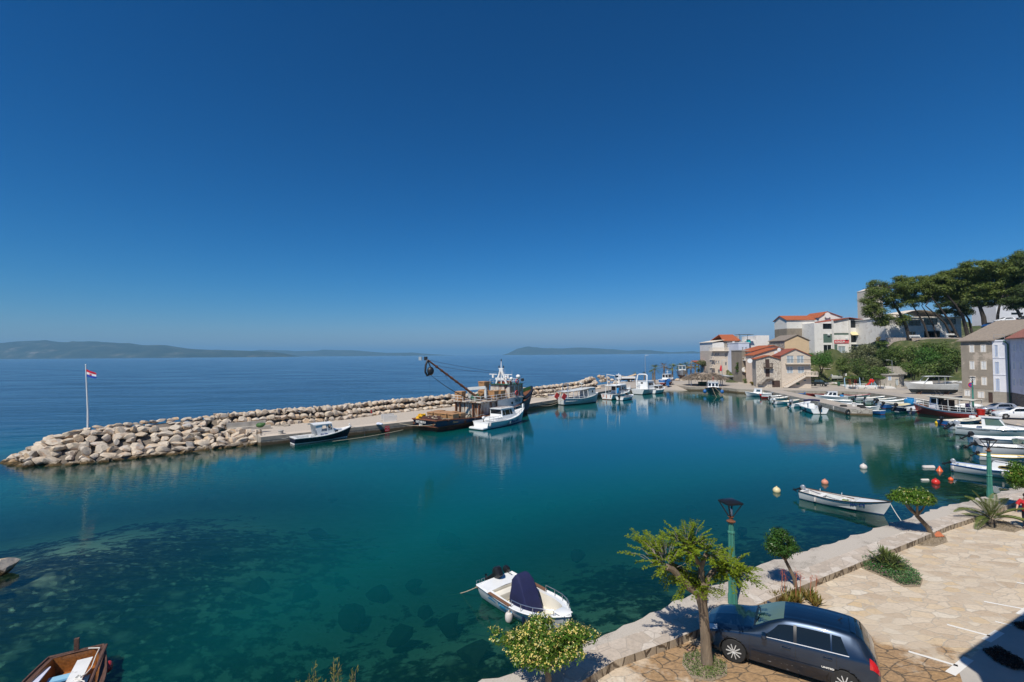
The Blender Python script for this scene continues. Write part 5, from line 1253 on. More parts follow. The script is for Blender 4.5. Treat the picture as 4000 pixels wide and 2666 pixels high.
def landboat(name, label, stern, bow, z0, lift, HP, mats, cab=None, **kw):
	loc, rz, L = place(stern, bow); b = thing(name, label, 'boat', (loc[0], loc[1], z0), rz)
	H = Hull(*HP)
	for a in ('hs', 'hm', 'hb'): pass
	H.lift = lift
	_pt = H.pt
	H.pt = lambda t, z, s: _pt(t, z-lift if z > -50 else z, s)+Vector((0, 0, lift))
	_sh = H.sheer; H.sheer = lambda t: _sh(t)+lift
	def pt(t, z, side):
		zz = z-lift; sh = _sh(t); f = min(1, max(0, (zz+H.draft)/(sh+H.draft))); e = lerp(.30, .30+.60*H.flare, t**2.2)
		w = H.half(t)*(f**e if f > 0 else 0); x = t*(H.L-H.rake*(1-f)**1.2); return Vector((x, side*w, z))
	H.pt = pt
	bot, bt, top, rl, dk, ins = mats
	mb = MB(); n = 18; secs = []
	for i in range(n+1):
		t = i/n; sh = H.sheer(t); lv = [lift-H.draft, lift-H.draft*.5, lift+.02, lift+.12, lerp(lift+.12, sh-.1, .5), sh-.1, sh]
		secs.append([pt(t, z, -1) for z in reversed(lv)]+[pt(t, z, 1) for z in lv[1:]])
	row = [3, 2, 2, 1, 0, 0]; mb.loft(secs, rowmi=row+row[::-1]); m = len(secs[0])
	for k in range(6):
		a, b2, c, d = secs[0][k], secs[0][k+1], secs[0][m-2-k], secs[0][m-1-k]
		if (b2-c).length < 1e-5: mb.add([a, b2, d], [(0, 1, 2)], row[k], False)
		else: mb.quad(a, b2, c, d, row[k])
	mb.build('hull', [bot, bt, top, rl], b, sharp=40)
	db = MB()
	for i in range(n):
		A = [pt(i/n, H.sheer(i/n)-.03, s) for s in (-1, 1)]; B = [pt((i+1)/n, H.sheer((i+1)/n)-.03, s) for s in (-1, 1)]
		db.quad(A[0], B[0], B[1], A[1])
	db.build('deck', dk, b)
	return b, H
b, H = landboat('cabin_boat', 'blue and white cabin boat on blocks on the apron beside the palms', (42.0, 134.8), (46.6, 139.2), ZL, .75, (6.4, 2.5, .95, .9, 1.3, .5, .85, .6, 2.3), ('antifoul', 'white_paint', 'blue_paint', 'white_paint', WG, WG))
cabin(b, 2.0, 4.6, .95, .8, 1.65, 1.75, 1.45, .35, -.1, .92, WG, WG, 'glass_dark', .12, ((.1, .5), (.58, .88)), (.4, .85), 2, 2, name='wheelhouse'); stand(b, 1.2, 4.4, .6)
mm = MB(); mm.tube([(3.2, 0, 3.1), (3.2, 0, 4.2)], .05, 6); mm.tube([(3.2, -.4, 3.8), (3.2, .4, 3.8)], .04, 6); mm.build('mast', WG, b)
text('lettering', 'MALIN', 'text_white', b, .35, plane_m((-.02, 0, 1.25), (0, -1, 0), (0, 0, 1)), sx=.8)
b, H = landboat('cabin_boat', 'grey bare hulled cabin boat propped on stands, bow on', (59.6, 170.0), (57.6, 161.5), ZL, 1.5, (8.6, 3.4, 1.3, 1.3, 1.9, .9, .8, .7, 2.6, .5, .6), ('rust_brown', 'grey_plastic', 'galv', 'galv', 'grey_white', 'grey_white'))
cabin(b, 2.6, 6.0, 1.3, 1.15, 2.9, 3.0, 1.8, .2, 0, .97, 'grey_white', 'grey_white', 'glass_blue', .2, ((.1, .5), (.6, .9)), (.35, .85), 2, 0, .1, name='wheelhouse'); stand(b, 2.5, 6.2, 1.2)
b, H = landboat('open_boat', 'white open boat on a trailer with white outboard beside the garage', (97.0, 145.6), (102.0, 142.0), 1.2, .75, (6.4, 2.3, .9, .85, 1.15, .35, .9, .7, 2.2), ('black_hull', WG, WG, WG, WG, WG))
outboard(b, (-.05, 0, 1.5), 1.1, 35, 'white_gel', 'white_gel'); stand(b, 1.5, 4.5, .6, 'galv')
rails(b, [[(2.2, y, 1.6), (1.8, y, 3.2)] for y in (-.9, .9)]+[[(2.2, y, 1.6), (3.4, y, 3.2)] for y in (-.9, .9)], .03, 'steel', 'bimini_frame')
bt_ = MB(); bt_.b2((1.6, -1, 3.2), (3.6, 1, 3.27)); bt_.build('bimini', 'blue_canvas', b)
cs = MB(); rbox(cs, (3.4, 0, 2.0), (.7, .7, .9), .1); cs.build('console', WG, b)
loc, rz, L = place((91.8, 100.2), (83.6, 101.8))
b, H = landboat('motor_yacht', 'weathered white motor yacht with hardtop laid up ashore on blocks', (92.2, 100.0), (84.0, 102.2), ZL, .95, (9.0, 3.0, 1.3, 1.2, 1.55, .7, .92, 1.3, 2.3), ('dark_antifoul', 'dark_antifoul', 'grey_white', 'white_paint', 'grey_white', 'grey_white'))
rf = MB(); rf.loft([[Vector((x, y, 3.75+.08*(1-(y/1.2)**2)+dz)) for y in (-1.2, -.6, 0, .6, 1.2)] for x, dz in ((.6, -.08), (1.0, 0), (4.2, .05), (5.6, -.05))]); rf.loft([[Vector((x, y, 3.63+dz)) for y in (-1.2, -.6, 0, .6, 1.2)] for x, dz in ((.6, -.0), (1.0, 0), (4.2, .05), (5.6, -.0))]); rf.build('hardtop', 'grey_white', b, fix=False)
for y in (-1.1, 1.1): rails(b, [[(5.9, y, 2.3), (4.9, y*.9, 3.65)]], .07, 'galv', 'hardtop_post'); rails(b, [[(2.2, y, 2.2), (2.2, y*.95, 3.65)]], .07, 'galv', 'hardtop_post')
cb = MB(); cb.loft([[Vector((x, y*w, z)) for y, z in ((-1, 2.2), (-.85, zt_), (0, zt_+.06), (.85, zt_), (1, 2.2))] for x, w, zt_ in ((4.4, 1.2, 2.75), (5.8, 1.05, 2.65), (7.2, .7, 2.5), (8.0, .4, 2.4))], cap0=True, cap1=True); cb.build('coachroof', 'white_paint', b)
dk_ = MB(); dk_.box((.3, -.9, 2.55), (1.9, 1.4, .1), rot=Matrix.Rotation(R(12), 3, 'Y')); dk_.box((-1.4, .4, 2.7), (1.9, 1.6, .1), rot=Matrix.Rotation(R(14), 3, 'Y')); dk_.build('raised_hatch', 'white_paint', b); stand(b, 1.6, 6.4, .6)
loc, rz, L = place((71.6, 152.6), (67.6, 153.6))
rbt = thing('inflatable_boat', 'dark grey inflatable boat on a trailer below the apartment building', 'boat', (loc[0], loc[1], ZL), rz)
m_ = MB()
path = [(0, -.95, 1.5), (2.6, -.95, 1.55), (4.2, -.7, 1.75), (5.1, 0, 2.0), (4.2, .7, 1.75), (2.6, .95, 1.55), (0, .95, 1.5)]; m_.tube(path, [.3, .36, .36, .34, .36, .36, .3], 10); m_.build('tube', 'grey_plastic', rbt)
m_ = MB(); m_.loft([[(x, -.8*w, 1.4+z), (x, 0, 1.0+z*1.6), (x, .8*w, 1.4+z)] for x, w, z in ((0, 1, 0), (2.6, 1, 0), (4.2, .7, .15), (4.9, .1, .4))], cap0=True); m_.build('hull', 'grey_white', rbt)
m_ = MB(); rbox(m_, (1.6, 0, 2.0), (1.5, 1.1, .5), .12); m_.build('cover', 'leaf_lime', rbt)
m_ = MB(); m_.beam((-.3, -.5, .5), (5.6, 0, .5), .1); m_.beam((-.3, .5, .5), (5.6, 0, .5), .1); m_.b2((1.4, -.9, .4), (1.6, .9, .55)); m_.beam((.5, 0, .5), (.5, 0, 1.1), .3); m_.beam((3.5, 0, .5), (3.5, 0, 1.1), .3); m_.build('trailer_frame', 'galv', rbt)
for s in (-1, 1): w_ = MB(); w_.lathe([(.16, -.1), (.33, -.09), (.35, 0), (.33, .09), (.16, .1)], (1.5, s*.95, .35), 14, axis='Y'); w_.build('wheel', 'rubber', rbt)
WH = ('blue_antifoul', WG, WG, WG, WG, 'cream_gel')
def skiff(label, stern, bow, hp=None, mats=WH, motor=None, open_=(.06, .72), floor=.15, side=.12, benches=2, rail=.06, boot=.05, cover=None, group=None, name='open_boat', dz=0, **kw):
	"""open boat given by the water positions of its stern and stem"""
	loc, rz, L = place(stern, bow); b = thing(name, label, 'boat', (loc[0], loc[1], dz), rz, group)
	q = dict(L=L*1.08, B=L*.36, hs=.5, hm=.46, hb=.78, draft=.22, tw=.75, rake=L*.10, full=2.2); q.update(hp or {})
	H = Hull(**q); H.build(b, mats, boot=boot, rail=rail, open_=open_, floor=floor, side=side, n=16, railw=.03, **kw)
	if benches:
		for k in range(benches):
			t = lerp(open_[0], open_[1], (k+.7)/(benches+.4)); w = H.half(t)-side*.8; x = t*H.L
			m = MB(); m.b2((x-.14, -w, H.sheer(t)-.17), (x+.14, w, H.sheer(t)-.13)); m.build('thwart', mats[4], b)
	if motor: outboard(b, (-.03, motor[3] if len(motor) > 3 else 0, H.sheer(0)+.02), motor[0], motor[1], motor[2], 'black_plastic')
	if cover:
		m = MB(); a, c = cover[0], cover[1]
		m.loft([[Vector((t*H.L, y*H.half(t)*1.02, H.sheer(t)+(.05+cover[3]*(1-y*y)))) for y in (-1, -.5, 0, .5, 1)] for t in [lerp(a, c, k/6) for k in range(7)]]); m.build('cover', cover[2], b)
	return b, H
b, H = skiff('white open fishing boat lettered MA-1678 moored off the quay', (19.9, 33.25), (22.55, 29.75), dict(L=5.0, B=1.65, hs=.56, hm=.52, hb=.92, rake=.6, tw=.72, full=2.3, draft=.28), ('blue_antifoul', 'blue_antifoul', 'white_paint', 'rubber', 'white_paint', 'grey_white'), (.62, 62, 'silver_cowl'), (.05, .66), .12, .12, 2, .03, .04, coam=.03)
text('registration', 'MA-1678', 'text_blue', b, .2, plane_m(H.pt(.70, .40, -1)+Vector((0, -.012, 0)), H.pt(.78, .44, -1)-H.pt(.62, .36, -1), (0, -.4, 1)), bold=.008)
bx = MB(); rbox(bx, (2.55, .05, .32), (.34, .24, .26), .02); bx.build('bait_box', 'leaf_lime', b)
bk = MB(); bk.lathe([(.13, 0), (.16, .3), (.14, .3), (.12, .03)], (2.95, .1, .2), 14); bk.build('bucket', 'white_paint', b)
rj = MB(); rj.ell((.75, .1, .25), (.35, .16, .08)); rj.build('rope_pile', 'red_plastic', b)
oa = MB(); oa.tube([(.3, .45, .58), (2.6, .35, .56)], .022, 6); oa.box((2.75, .34, .56), (.4, .12, .03)); oa.build('oar', 'teak', b)
for x in (.85, 2.1): rl_ = MB(); q = H.pt(x/5, H.sheer(x/5), 1); rl_.cyl(q, q+Vector((0, 0, .14)), .02); rl_.build('rowlock', WG, b)
fender(b, H.pt(.22, .25, -1)+Vector((0, -.07, 0)), .06, .26)
q = at(b); rope(q(4.95, 0, .75), q(5.6, -.45, -.05), .05, 'short pale rope hanging from bow of boat MA-1678', .02, 'white_rope')
loc, rz, L = place((-.80, 20.3), (1.70, 17.25))
b = thing('runabout', 'white open motorboat with navy covered console and two black outboards', 'boat', loc, rz)
H = Hull(4.35, 1.9, .66, .62, .88, .25, .96, .55, 2.6, .5, .8)
H.build(b, ('navy_paint', 'navy_paint', WG, WG, 'white_gel', 'cream_gel'), boot=.06, rail=.10, open_=(.17, .86), floor=.22, side=.24, railw=.03, n=24, coam=.02)
bk = MB(); bk.b2((.0, -.86, .6), (.62, .86, .645)); bk.build('stern_deck', WG, b)
m = MB(); rbox(m, (.95, 0, .40), (.36, 1.36, .32), .04); m.build('stern_bench', 'cream_gel', b)
for s in (-1, 1):
	m = MB(); m.b2((.85, s*.93-.07, .66), (2.15, s*.93+.07, .685)) ; m.build('teak_strip', 'teak', b)
	m = MB(); pts = [H.pt(t, H.sheer(t), s)*1 for t in (.50, .62, .74, .84, .90)]; pts = [Vector((p.x, p.y*.93, p.z)) for p in pts]
	m.tube([pts[0]]+[p+Vector((0, 0, .24)) for p in pts[:-1]]+[pts[-1]+Vector((0, 0, .22)), pts[-1]], .016, 7)
	for p in pts[1:4]: m.tube([p, p+Vector((0, 0, .24))], .014, 6)
	m.build('bow_rail', 'steel', b)
m = MB()
secs = []
for z, x0, x1, w in ((.24, 1.42, 2.62, .40), (.60, 1.44, 2.46, .39), (.95, 1.48, 2.26, .37), (1.25, 1.55, 2.05, .34), (1.42, 1.62, 1.88, .30), (1.46, 1.68, 1.82, .26)):
	ring = []
	for x, y in rrect(x1-x0, 2*w, .07, 4):
		k = math.sin(x*19+z*3)*.012+math.sin(y*23+z*5)*.012; ring.append(Vector(((x0+x1)/2+x+k, y+k, z)))
	secs.append(ring)
m.loft(secs, closed=True, cap1=True); m.build('console_cover', 'blue_canvas', b)
m = MB(); m.box((1.66, .12, 1.36), (.02, .16, .07)); m.build('cloth_label', 'sign_white', b)
outboard(b, (-.02, .1, .66), .92, 55); outboard(b, (-.05, .72, .62), .62, 10)
m = MB(); m.b2((-.16, -.86, .48), (.02, -.1, .52)); m.build('bathing_platform', 'teak', b)
m = MB()
for y in (-.75, -.5): m.tube([(-.1, y-.08, .52), (-.14, y-.08, .74), (-.14, y+.08, .74), (-.1, y+.08, .52)], .014, 6)
m.build('boarding_ladder', 'steel', b)
m = MB(); rbox(m, (4.0, 0, .88), (.5, .5, .05), .03); m.build('anchor_hatch', WG, b)
text('registration', 'MA112764', 'text_black', b, .17, plane_m(H.pt(.79, .46, -1)+Vector((0, -.012, 0)), H.pt(.88, .52, -1)-H.pt(.70, .42, -1), (0, -.5, 1)), bold=.006)
text('lettering', 'Open 450', 'text_cyan', b, .2, plane_m(H.pt(.42, .36, -1)+Vector((0, -.012, 0)), H.pt(.5, .36, -1)-H.pt(.34, .36, -1), (0, -.3, 1)), bold=.006)
def hull_patch(pts, mat, name):
	m = MB(); P = [H.pt(t, z, -1)+Vector((0, -.008, 0)) for t, z in pts]; m.add(P, [tuple(range(len(P)))], 0, False); m.build(name, mat, b)
hull_patch([(.30, .24), (.40, .28), (.52, .22), (.66, .26), (.52, .18), (.40, .22)], 'text_cyan', 'side_stripe')
hull_patch([(.15, .36), (.18, .45), (.22, .48), (.25, .44), (.29, .41), (.26, .40), (.285, .33), (.25, .37), (.20, .38), (.17, .37)], 'text_cyan', 'emblem')
fender(b, H.pt(.50, .22, -1)+Vector((0, -.17, 0)), .15, .34, 'white_buoy', H.pt(.5, .62, -1)); fender(b, H.pt(.66, .34, -1)+Vector((0, -.08, 0)), .055, .4, 'navy_paint', H.pt(.66, .72, -1))
q = at(b); rope(q(.05, -.92, .6), q(-2.2, -1.2, -.5), .1, 'rope from runabout stern corner slanting down into the water', .018)
m = MB(); m.box((3.3, .15, .26), (.55, .14, .04), rz=.5); m.build('paddle', 'black_plastic', b)
loc, rz, L = place((-14.1, 15.7), (-11.4, 10.9))
b = thing('wooden_boat', 'old varnished wooden rowing boat with white plank seat and blue floor', 'boat', loc, rz)
H = Hull(5.6, 2.2, .56, .5, .95, .25, .60, .5, 2.3, .45, .8)
H.build(b, ('black_hull', 'black_hull', 'black_hull', 'old_wood', 'old_wood', 'varnished'), boot=.05, rail=.1, open_=(.02, .86), floor=.02, side=.15, railw=.035, n=20)
m = MB()
for k in range(7): m.b2((.75, -.52+k*.15, .06), (2.4, -.39+k*.15, .085))
m.build('floor_board', 'light_blue', b)
m = MB(); m.b2((.45, .12, .42), (1.75, .50, .47)); m.build('plank_seat', 'white_wood', b)
m = MB(); m.b2((.62, -.5, .16), (.9, .36, .22)); m.build('stern_thwart', 'pale_blue_metal', b)
m = MB(); m.b2((1.7, -.62, .32), (2.15, .25, .37)); m.build('thwart', 'white_wood', b)
m = MB(); m.b2((1.66, -.66, .1), (2.6, .2, .33)); m.build('engine_box', 'varnished', b)
m = MB(); m.b2((-.07, -.07, .2), (.03, .05, .95)); m.build('rudder_post', 'old_wood', b)
m = MB(); m.beam((.35, -.62, .42), (3.4, -.92, .46), .2, .03); m.build('side_shelf', 'plaster_lavender', b)
m = MB(); m.tube([(.2, .78, .62), (3.4, .86, .66)], .045, 8); m.build('oar', 'old_wood', b)
m = MB(); m.tube([(.05, .3, .58), (.25, .62, .6), (.6, .6, .55), (1.2, .62, .5), (1.5, .55, .5), (1.6, .45, .5), (1.45, .38, .5), (1.6, .32, .5), (1.9, .6, .5), (2.6, .8, .6)], .018, 6); m.build('rope_coil', 'white_rope', b)
m = MB(); m.ell((1.1, 1.0, .35), (.2, .12, .16)); m.build('fender', 'red_paint', b)
m = MB(); rbox(m, (2.7, .35, .2), (.5, .4, .3), .05); m.build('crate', 'red_plastic', b)
b, H = skiff('white pilothouse boat with tilted silver outboard, largest at the rocky bank', (53.8, 58.4), (57.9, 54.2), dict(L=6.9, B=2.4, hs=1.0, hm=.98, hb=1.25, rake=1.3, tw=.95, full=2.4, draft=.3), ('dark_antifoul', 'dark_antifoul', WG, WG, WG, WG), (1.25, 50, 'silver_cowl'), (.08, .36), .45, .22, 0, .08, .06, name='pilothouse_boat')
cabin(b, 2.3, 4.5, .98, .85, 1.0, 1.05, 1.25, .75, -.05, .86, WG, WG, 'glass_green', .22, ((.16, .92),), (.30, .92), 2, 0, .05, name='pilothouse')
cb = MB(); cb.loft([[Vector((x, y*w, z)) for y, z in ((-1, 1.0), (-.9, zt_), (0, zt_+.05), (.9, zt_), (1, 1.0))] for x, w, zt_ in ((4.2, .9, 1.4), (5.2, .62, 1.35), (6.0, .3, 1.25))], cap0=True, cap1=True); cb.build('foredeck_trunk', WG, b)
m = MB()
for s in (-1, 1): m.loft([[H.pt(t, H.sheer(t)-.17, s)+Vector((0, s*.012, 0)) for t in (.02, .2, .4, .6, .75)], [H.pt(t, H.sheer(t)-.24, s)+Vector((0, s*.012, 0)) for t in (.02, .2, .4, .6, .75)]])
m.build('side_stripe', 'dark_metal', b)
rails(b, [[H.pt(t, H.sheer(t)+h_, s)*.97 for t, h_ in ((.5, 0), (.56, .3), (.72, .3), (.8, 0))] for s in (-1, 1)], .02)
b, H = skiff('white open motorboat with dark outboard behind the windscreen runabout', (49.8, 52.4), (55.4, 49.9), dict(L=6.2, B=2.1, hs=.75, hm=.7, hb=.95), ('dark_antifoul', WG, WG, WG, WG, WG), (1.0, 55, 'black_plastic'), (.08, .6), .3, .2, 1)
b, H = skiff('white runabout with raked windscreen and grey covered outboard at the bank', (45.2, 46.9), (51.6, 44.6), dict(L=6.9, B=2.3, hs=.95, hm=.92, hb=1.15, rake=1.1, tw=.95, draft=.3), ('dark_antifoul', 'dark_antifoul', WG, 'dark_metal', WG, WG), (1.15, 55, 'grey_plastic'), (.1, .5), .35, .22, 1, .10, .06, name='runabout')
ws = MB(); ws.loft([[(3.2, -.9, 1.0), (3.9, -.75, 1.03), (4.4, 0, 1.06), (3.9, .75, 1.03), (3.2, .9, 1.0)], [(3.0, -.8, 1.5), (3.45, -.62, 1.52), (3.75, 0, 1.55), (3.45, .62, 1.52), (3.0, .8, 1.5)]]); ws.build('windscreen', 'glass_green', b)
fender(b, H.pt(.6, .45, -1)+Vector((0, -.12, 0)), .12, .35, 'white_buoy', H.pt(.6, .9, -1))
skiff('small white dinghy with yellow gunwale stripe and black outboard', (43.0, 44.6), (46.3, 43.0), dict(B=1.4, hs=.45, hm=.42, hb=.62), ('dark_antifoul', WG, WG, 'yellow_plastic', WG, WG), (.6, 55, 'black_plastic'))
b, H = skiff('white cuddy boat with blue stripe and brown windows beside green lamp post', (36.9, 40.5), (39.8, 36.9), dict(L=5.4, B=1.75, hs=.62, hm=.58, hb=.95, rake=.6, tw=.8, full=2.3), ('antifoul', WG, WG, 'blue_paint', WG, 'grey_white'), (.7, 60, 'silver_cowl'), (.06, .46), .15, .14, 2, .09, .04, name='cuddy_boat')
cb = MB(); cb.loft([[Vector((x, y*w, z)) for y, z in ((-1, .6), (-.86, zt_), (0, zt_+.08), (.86, zt_), (1, .6))] for x, w, zt_ in ((2.45, .72, 1.12), (2.6, .72, 1.2), (3.6, .62, 1.12), (4.4, .40, .98), (4.7, .22, .92))], cap0=True, cap1=True); cb.build('cuddy', WG, b)
for s in (-1, 1): side_poly(b, 'window', [(2.95+.45*math.cos(a*.524)+.3, s*(.665-.04*math.cos(a*.524)), .9+.12*math.sin(a*.524)) for a in range(12)], (0, s, .25), 'glass_dark', .012, ('yellow_plastic', .015))
fender(b, H.pt(.58, .4, -1)+Vector((0, -.09, 0)), .08, .4); fender(b, H.pt(.03, .35, -1)+Vector((0, -.09, 0)), .07, .3)
rails(b, [[(2.6, -.45, 1.25), (3.6, -.38, 1.2)], [(2.6, .45, 1.25), (3.6, .38, 1.2)]], .02, 'dark_metal')
b, H = skiff('blue wooden boat with white deck and dark outboard beside red tour boat', (58.6, 65.6), (64.6, 66.2), dict(B=2.0, hs=.6, hm=.55, hb=.9), ('antifoul', 'antifoul', 'blue_paint', 'cream_gel', 'cream_gel', 'cream_gel'), (1.0, 15, 'black_plastic'), (.1, .6))
m = MB(); rbox(m, (4.6, 0, .95), (.55, .5, .4), .08); m.build('cool_box', WG, b)
skiff('narrow white open boat between blue boat and white pilothouse boat', (56.4, 62.0), (61.2, 60.6), dict(B=1.6), motor=(.9, 45, 'silver_cowl'))
loc, rz, L = place((68.6, 70.2), (65.4, 77.6))
b = thing('tour_boat', 'dark red tour boat with cream canopy roof and white rails at the bank', 'boat', loc, rz)
H = Hull(8.6, 3.0, 1.0, .95, 1.75, .5, .8, .7, 2.4, .48, .7)
H.build(b, ('antifoul', 'antifoul', 'red_paint', 'plaster_blue', 'teak', 'old_wood'), boot=.05, rail=.22, open_=(.04, .62), floor=.5, side=.2)
rf = MB(); rf.loft([[Vector((x, y, z+.06*(1-(y/1.5)**2))) for y in (-1.5, -.75, 0, .75, 1.5)] for x, z in ((.4, 2.75), (3, 2.85), (6.2, 3.0))]); rf.loft([[Vector((x, y, z-.08)) for y in (-1.5, -.75, 0, .75, 1.5)] for x, z in ((.4, 2.75), (3, 2.85), (6.2, 3.0))]); rf.build('canopy', 'cream_gel', b, fix=False)
for x in (.6, 2.0, 3.4, 4.8):
	for s in (-1, 1): m = MB(); m.tube([(x, s*1.35, .95), (x, s*1.4, 2.8)], .04, 6); m.build('canopy_post', 'white_paint', b)
for s in (-1, 1): railing(b, [H.pt(t, H.sheer(t), s)*1 for t in (.05, .3, .55, .8, .97)], .7, 2, .03, 'white_paint', every=.9)
cabin(b, 4.9, 6.2, .85, .75, 1.0, 1.05, 1.9, .2, 0, .97, 'plaster_blue', 'cream_gel', 'glass_dark', .1, ((.2, .8),), (.5, .85), 2, 1, name='wheelhouse')
m = MB(); m.b2((3.6, -.9, .6), (4.4, .9, 2.5)); m.build('bar_cabinet', 'brown_wood', b)
bc = thing('bicycle', 'bicycle lying on the canopy roof of the red tour boat', 'bicycle', at(b)(5.2, .3, 3.12), rz)
for x in (-.5, .55): m = MB(); m.tube([(x+.32*math.cos(a*.4488), .0, .33+.32*math.sin(a*.4488)) for a in range(14)], .03, 5, closed=True); m.build('wheel', 'rubber', bc)
m = MB(); m.tube([(-.5, 0, .33), (-.1, 0, .75), (.4, 0, .75), (.55, 0, .33)], .025, 5); m.tube([(-.1, 0, .75), (.05, 0, .3), (.4, 0, .75)], .025, 5); m.build('bicycle_frame', 'dark_metal', bc)
b, H = skiff('little white cabin boat with blue door at the root of stone jetty', (59.0, 109.2), (54.4, 111.4), dict(B=2.0, hs=.75, hm=.7, hb=1.0), ('blue_antifoul', 'blue_paint', WG, WG, WG, WG), (.8, 0, 'grey_plastic'), (.05, .35), name='cabin_boat')
cabin(b, 2.0, 3.8, .75, .65, .7, .75, 1.0, .3, 0, .9, WG, WG, 'glass_blue', .08, ((.2, .7),), (.35, .85), 2, 0, name='cabin'); side_poly(b, 'door', [(1.99, -.3, .75), (1.99, .3, .75), (1.99, .3, 1.55), (1.99, -.3, 1.55)], (-1, 0, 0), 'blue_paint')
RW = ('antifoul', 'antifoul', 'red_paint', WG, WG, 'grey_white')
skiff('white open boat with red hull sides moored near the jetty root', (54.6, 105.4), (59.2, 104.8), dict(B=1.7), RW, (.8, 10, 'red_paint'))
skiff('narrow white open boat beside the red sided one at the jetty', (54.0, 100.6), (58.4, 101.6), dict(B=1.5), WH, (.8, 20, 'black_plastic'))
b, H = skiff('cream open boat with folded bimini frame moored at the jetty', (51.0, 93.4), (56.4, 94.8), dict(B=1.8, hs=.6), ('dark_antifoul', 'navy_paint', WG, 'cream_gel', 'cream_gel', 'cream_gel'), (.9, 30, 'white_gel'))
rails(b, [[(2.0, y, .6), (1.5, y, 1.7)] for y in (-.7, .7)], .025, 'dark_metal', 'bimini_frame')
skiff('white speedboat with big tilted silver outboard at the jetty', (50.8, 87.6), (55.2, 89.4), dict(B=2.0, hs=.7, hb=.9), ('dark_antifoul', WG, WG, WG, WG, WG), (1.35, 40, 'silver_cowl'), name='speedboat')
b, H = skiff('large white speedboat with rolled dark bimini seen from its stern', (49.6, 77.6), (51.2, 84.9), dict(L=8.2, B=2.75, hs=.85, hm=.85, hb=1.1, tw=.95, draft=.3, rake=1.2), ('dark_antifoul', 'dark_antifoul', WG, WG, WG, WG), (1.35, 5, 'black_plastic'), (.12, .8), .3, .32, 2, .1, .06, name='speedboat')
m = MB(); rbox(m, (3.6, 0, .9), (.9, .9, 1.0), .12); m.build('console', WG, b); m = MB(); m.tube([(3.2, -1.2, 1.9), (3.2, -.4, 2.0), (3.2, .4, 2.0), (3.2, 1.2, 1.9)], .16, 8); m.build('rolled_bimini', 'blue_canvas', b)
rails(b, [[(2.8, y, .9), (3.2, y*.95, 1.9), (3.8, y, .9)] for y in (-1.15, 1.15)], .035, 'steel', 'bimini_frame')
for t in (.3, .75): fender(b, H.pt(t, .5, 1)+Vector((0, .1, 0)), .12, .5, 'navy_paint')
b, H = skiff('white cabin boat with blue tarpaulin behind the jetty', (69.2, 99.4), (63.8, 101.0), dict(L=5.8, B=2.1, hs=.8, hm=.8, hb=1.1), ('blue_antifoul', 'navy_paint', WG, WG, WG, WG), None, (.06, .3), .3, .2, 0, name='cabin_boat')
cabin(b, 1.9, 4.0, .85, .7, .8, .85, .95, .6, 0, .88, WG, WG, 'glass_dark', .1, ((.1, .45), (.55, .85)), (.3, .85), 2, 0, name='cabin'); m = MB(); rbox(m, (.9, 0, .95), (.6, .9, .4), .15); m.build('covered_motor', 'blue_tarp', b)
skiff('red open boat at the far wall of the inner basin', (72.6, 108.6), (66.8, 108.4), dict(B=1.9, hs=.6), ('antifoul', 'antifoul', 'red_paint', 'red_paint', 'red_paint', 'interior'), (1.0, 20, 'black_plastic'))
skiff('low dark blue dinghy against the far wall of the inner basin', (68.4, 112.4), (65.8, 112.6), dict(B=1.2, hs=.35, hm=.33, hb=.5), ('navy_paint', 'navy_paint', 'blue_paint', 'blue_paint', 'blue_paint', 'blue_paint'), (.6, 10, 'blue_paint'))
skiff('white open boat with wooden mast plank behind the jetty', (66.6, 94.2), (62.0, 96.6), dict(B=1.6), ('blue_antifoul', 'light_blue', WG, WG, WG, WG), (.8, 25, 'black_plastic'))
skiff('white flat boat with covered deck along the jetty, beyond the bollard', (64.4, 88.2), (60.0, 91.6), dict(B=1.5, hs=.4, hm=.4), WH, (.8, 25, 'black_plastic'), cover=(.1, .9, 'white_gel', .06), benches=0)
skiff('white open boat with black stripe at the basin wall, leftmost of the row', (72.9, 105.9), (77.6, 104.6), dict(B=1.7, hs=.6, hb=.85), ('dark_antifoul', 'dark_antifoul', WG, 'red_paint', WG, 'grey_white'), (.8, 40, 'black_plastic'))
skiff('white open boat in the basin row, second from black striped boat', (71.8, 100.4), (77.0, 99.8), dict(B=1.6), WH, (.8, 40, 'black_plastic'))
skiff('slim white boat in the basin row with its motor tilted up', (71.2, 97.0), (76.8, 96.6), dict(B=1.6), WH, (.8, 50, 'black_plastic'))
skiff('white open boat with pale blue waterline in the basin row', (70.6, 93.6), (76.0, 92.8), dict(B=1.7, hb=.95), ('blue_antifoul', 'light_blue', WG, WG, WG, WG), (.8, 40, 'black_plastic'))
b, H = skiff('long boat under a cream cover with raised blue roll at bow', (67.6, 89.0), (74.6, 88.2), dict(B=2.0, hs=.7, hb=.9), ('dark_antifoul', WG, WG, WG, WG, WG), (1.15, 35, 'black_plastic'), cover=(.12, .95, 'cream_gel', .18), benches=0)
m = MB(); m.tube([(4.9, -.3, 1.5), (6.4, .3, 1.35)], .12, 8); m.beam((6.2, .2, .8), (5.9, .2, 1.4), .06); m.build('sail_roll', 'blue_tarp', b)
b, H = skiff('bright blue boat with pale yellow deck in the basin', (65.6, 85.0), (71.4, 85.6), dict(B=1.9, hs=.65, hb=.95), ('antifoul', 'antifoul', 'blue_paint', 'blue_paint', 'pale_yellow', 'pale_yellow'), (1.0, 45, 'black_plastic'), cover=(.3, .95, 'pale_yellow', .12))
m = MB(); rbox(m, (5.2, 0, 1.1), (1.0, 1.5, .9), .15); m.build('tarpaulin', 'blue_tarp', b)
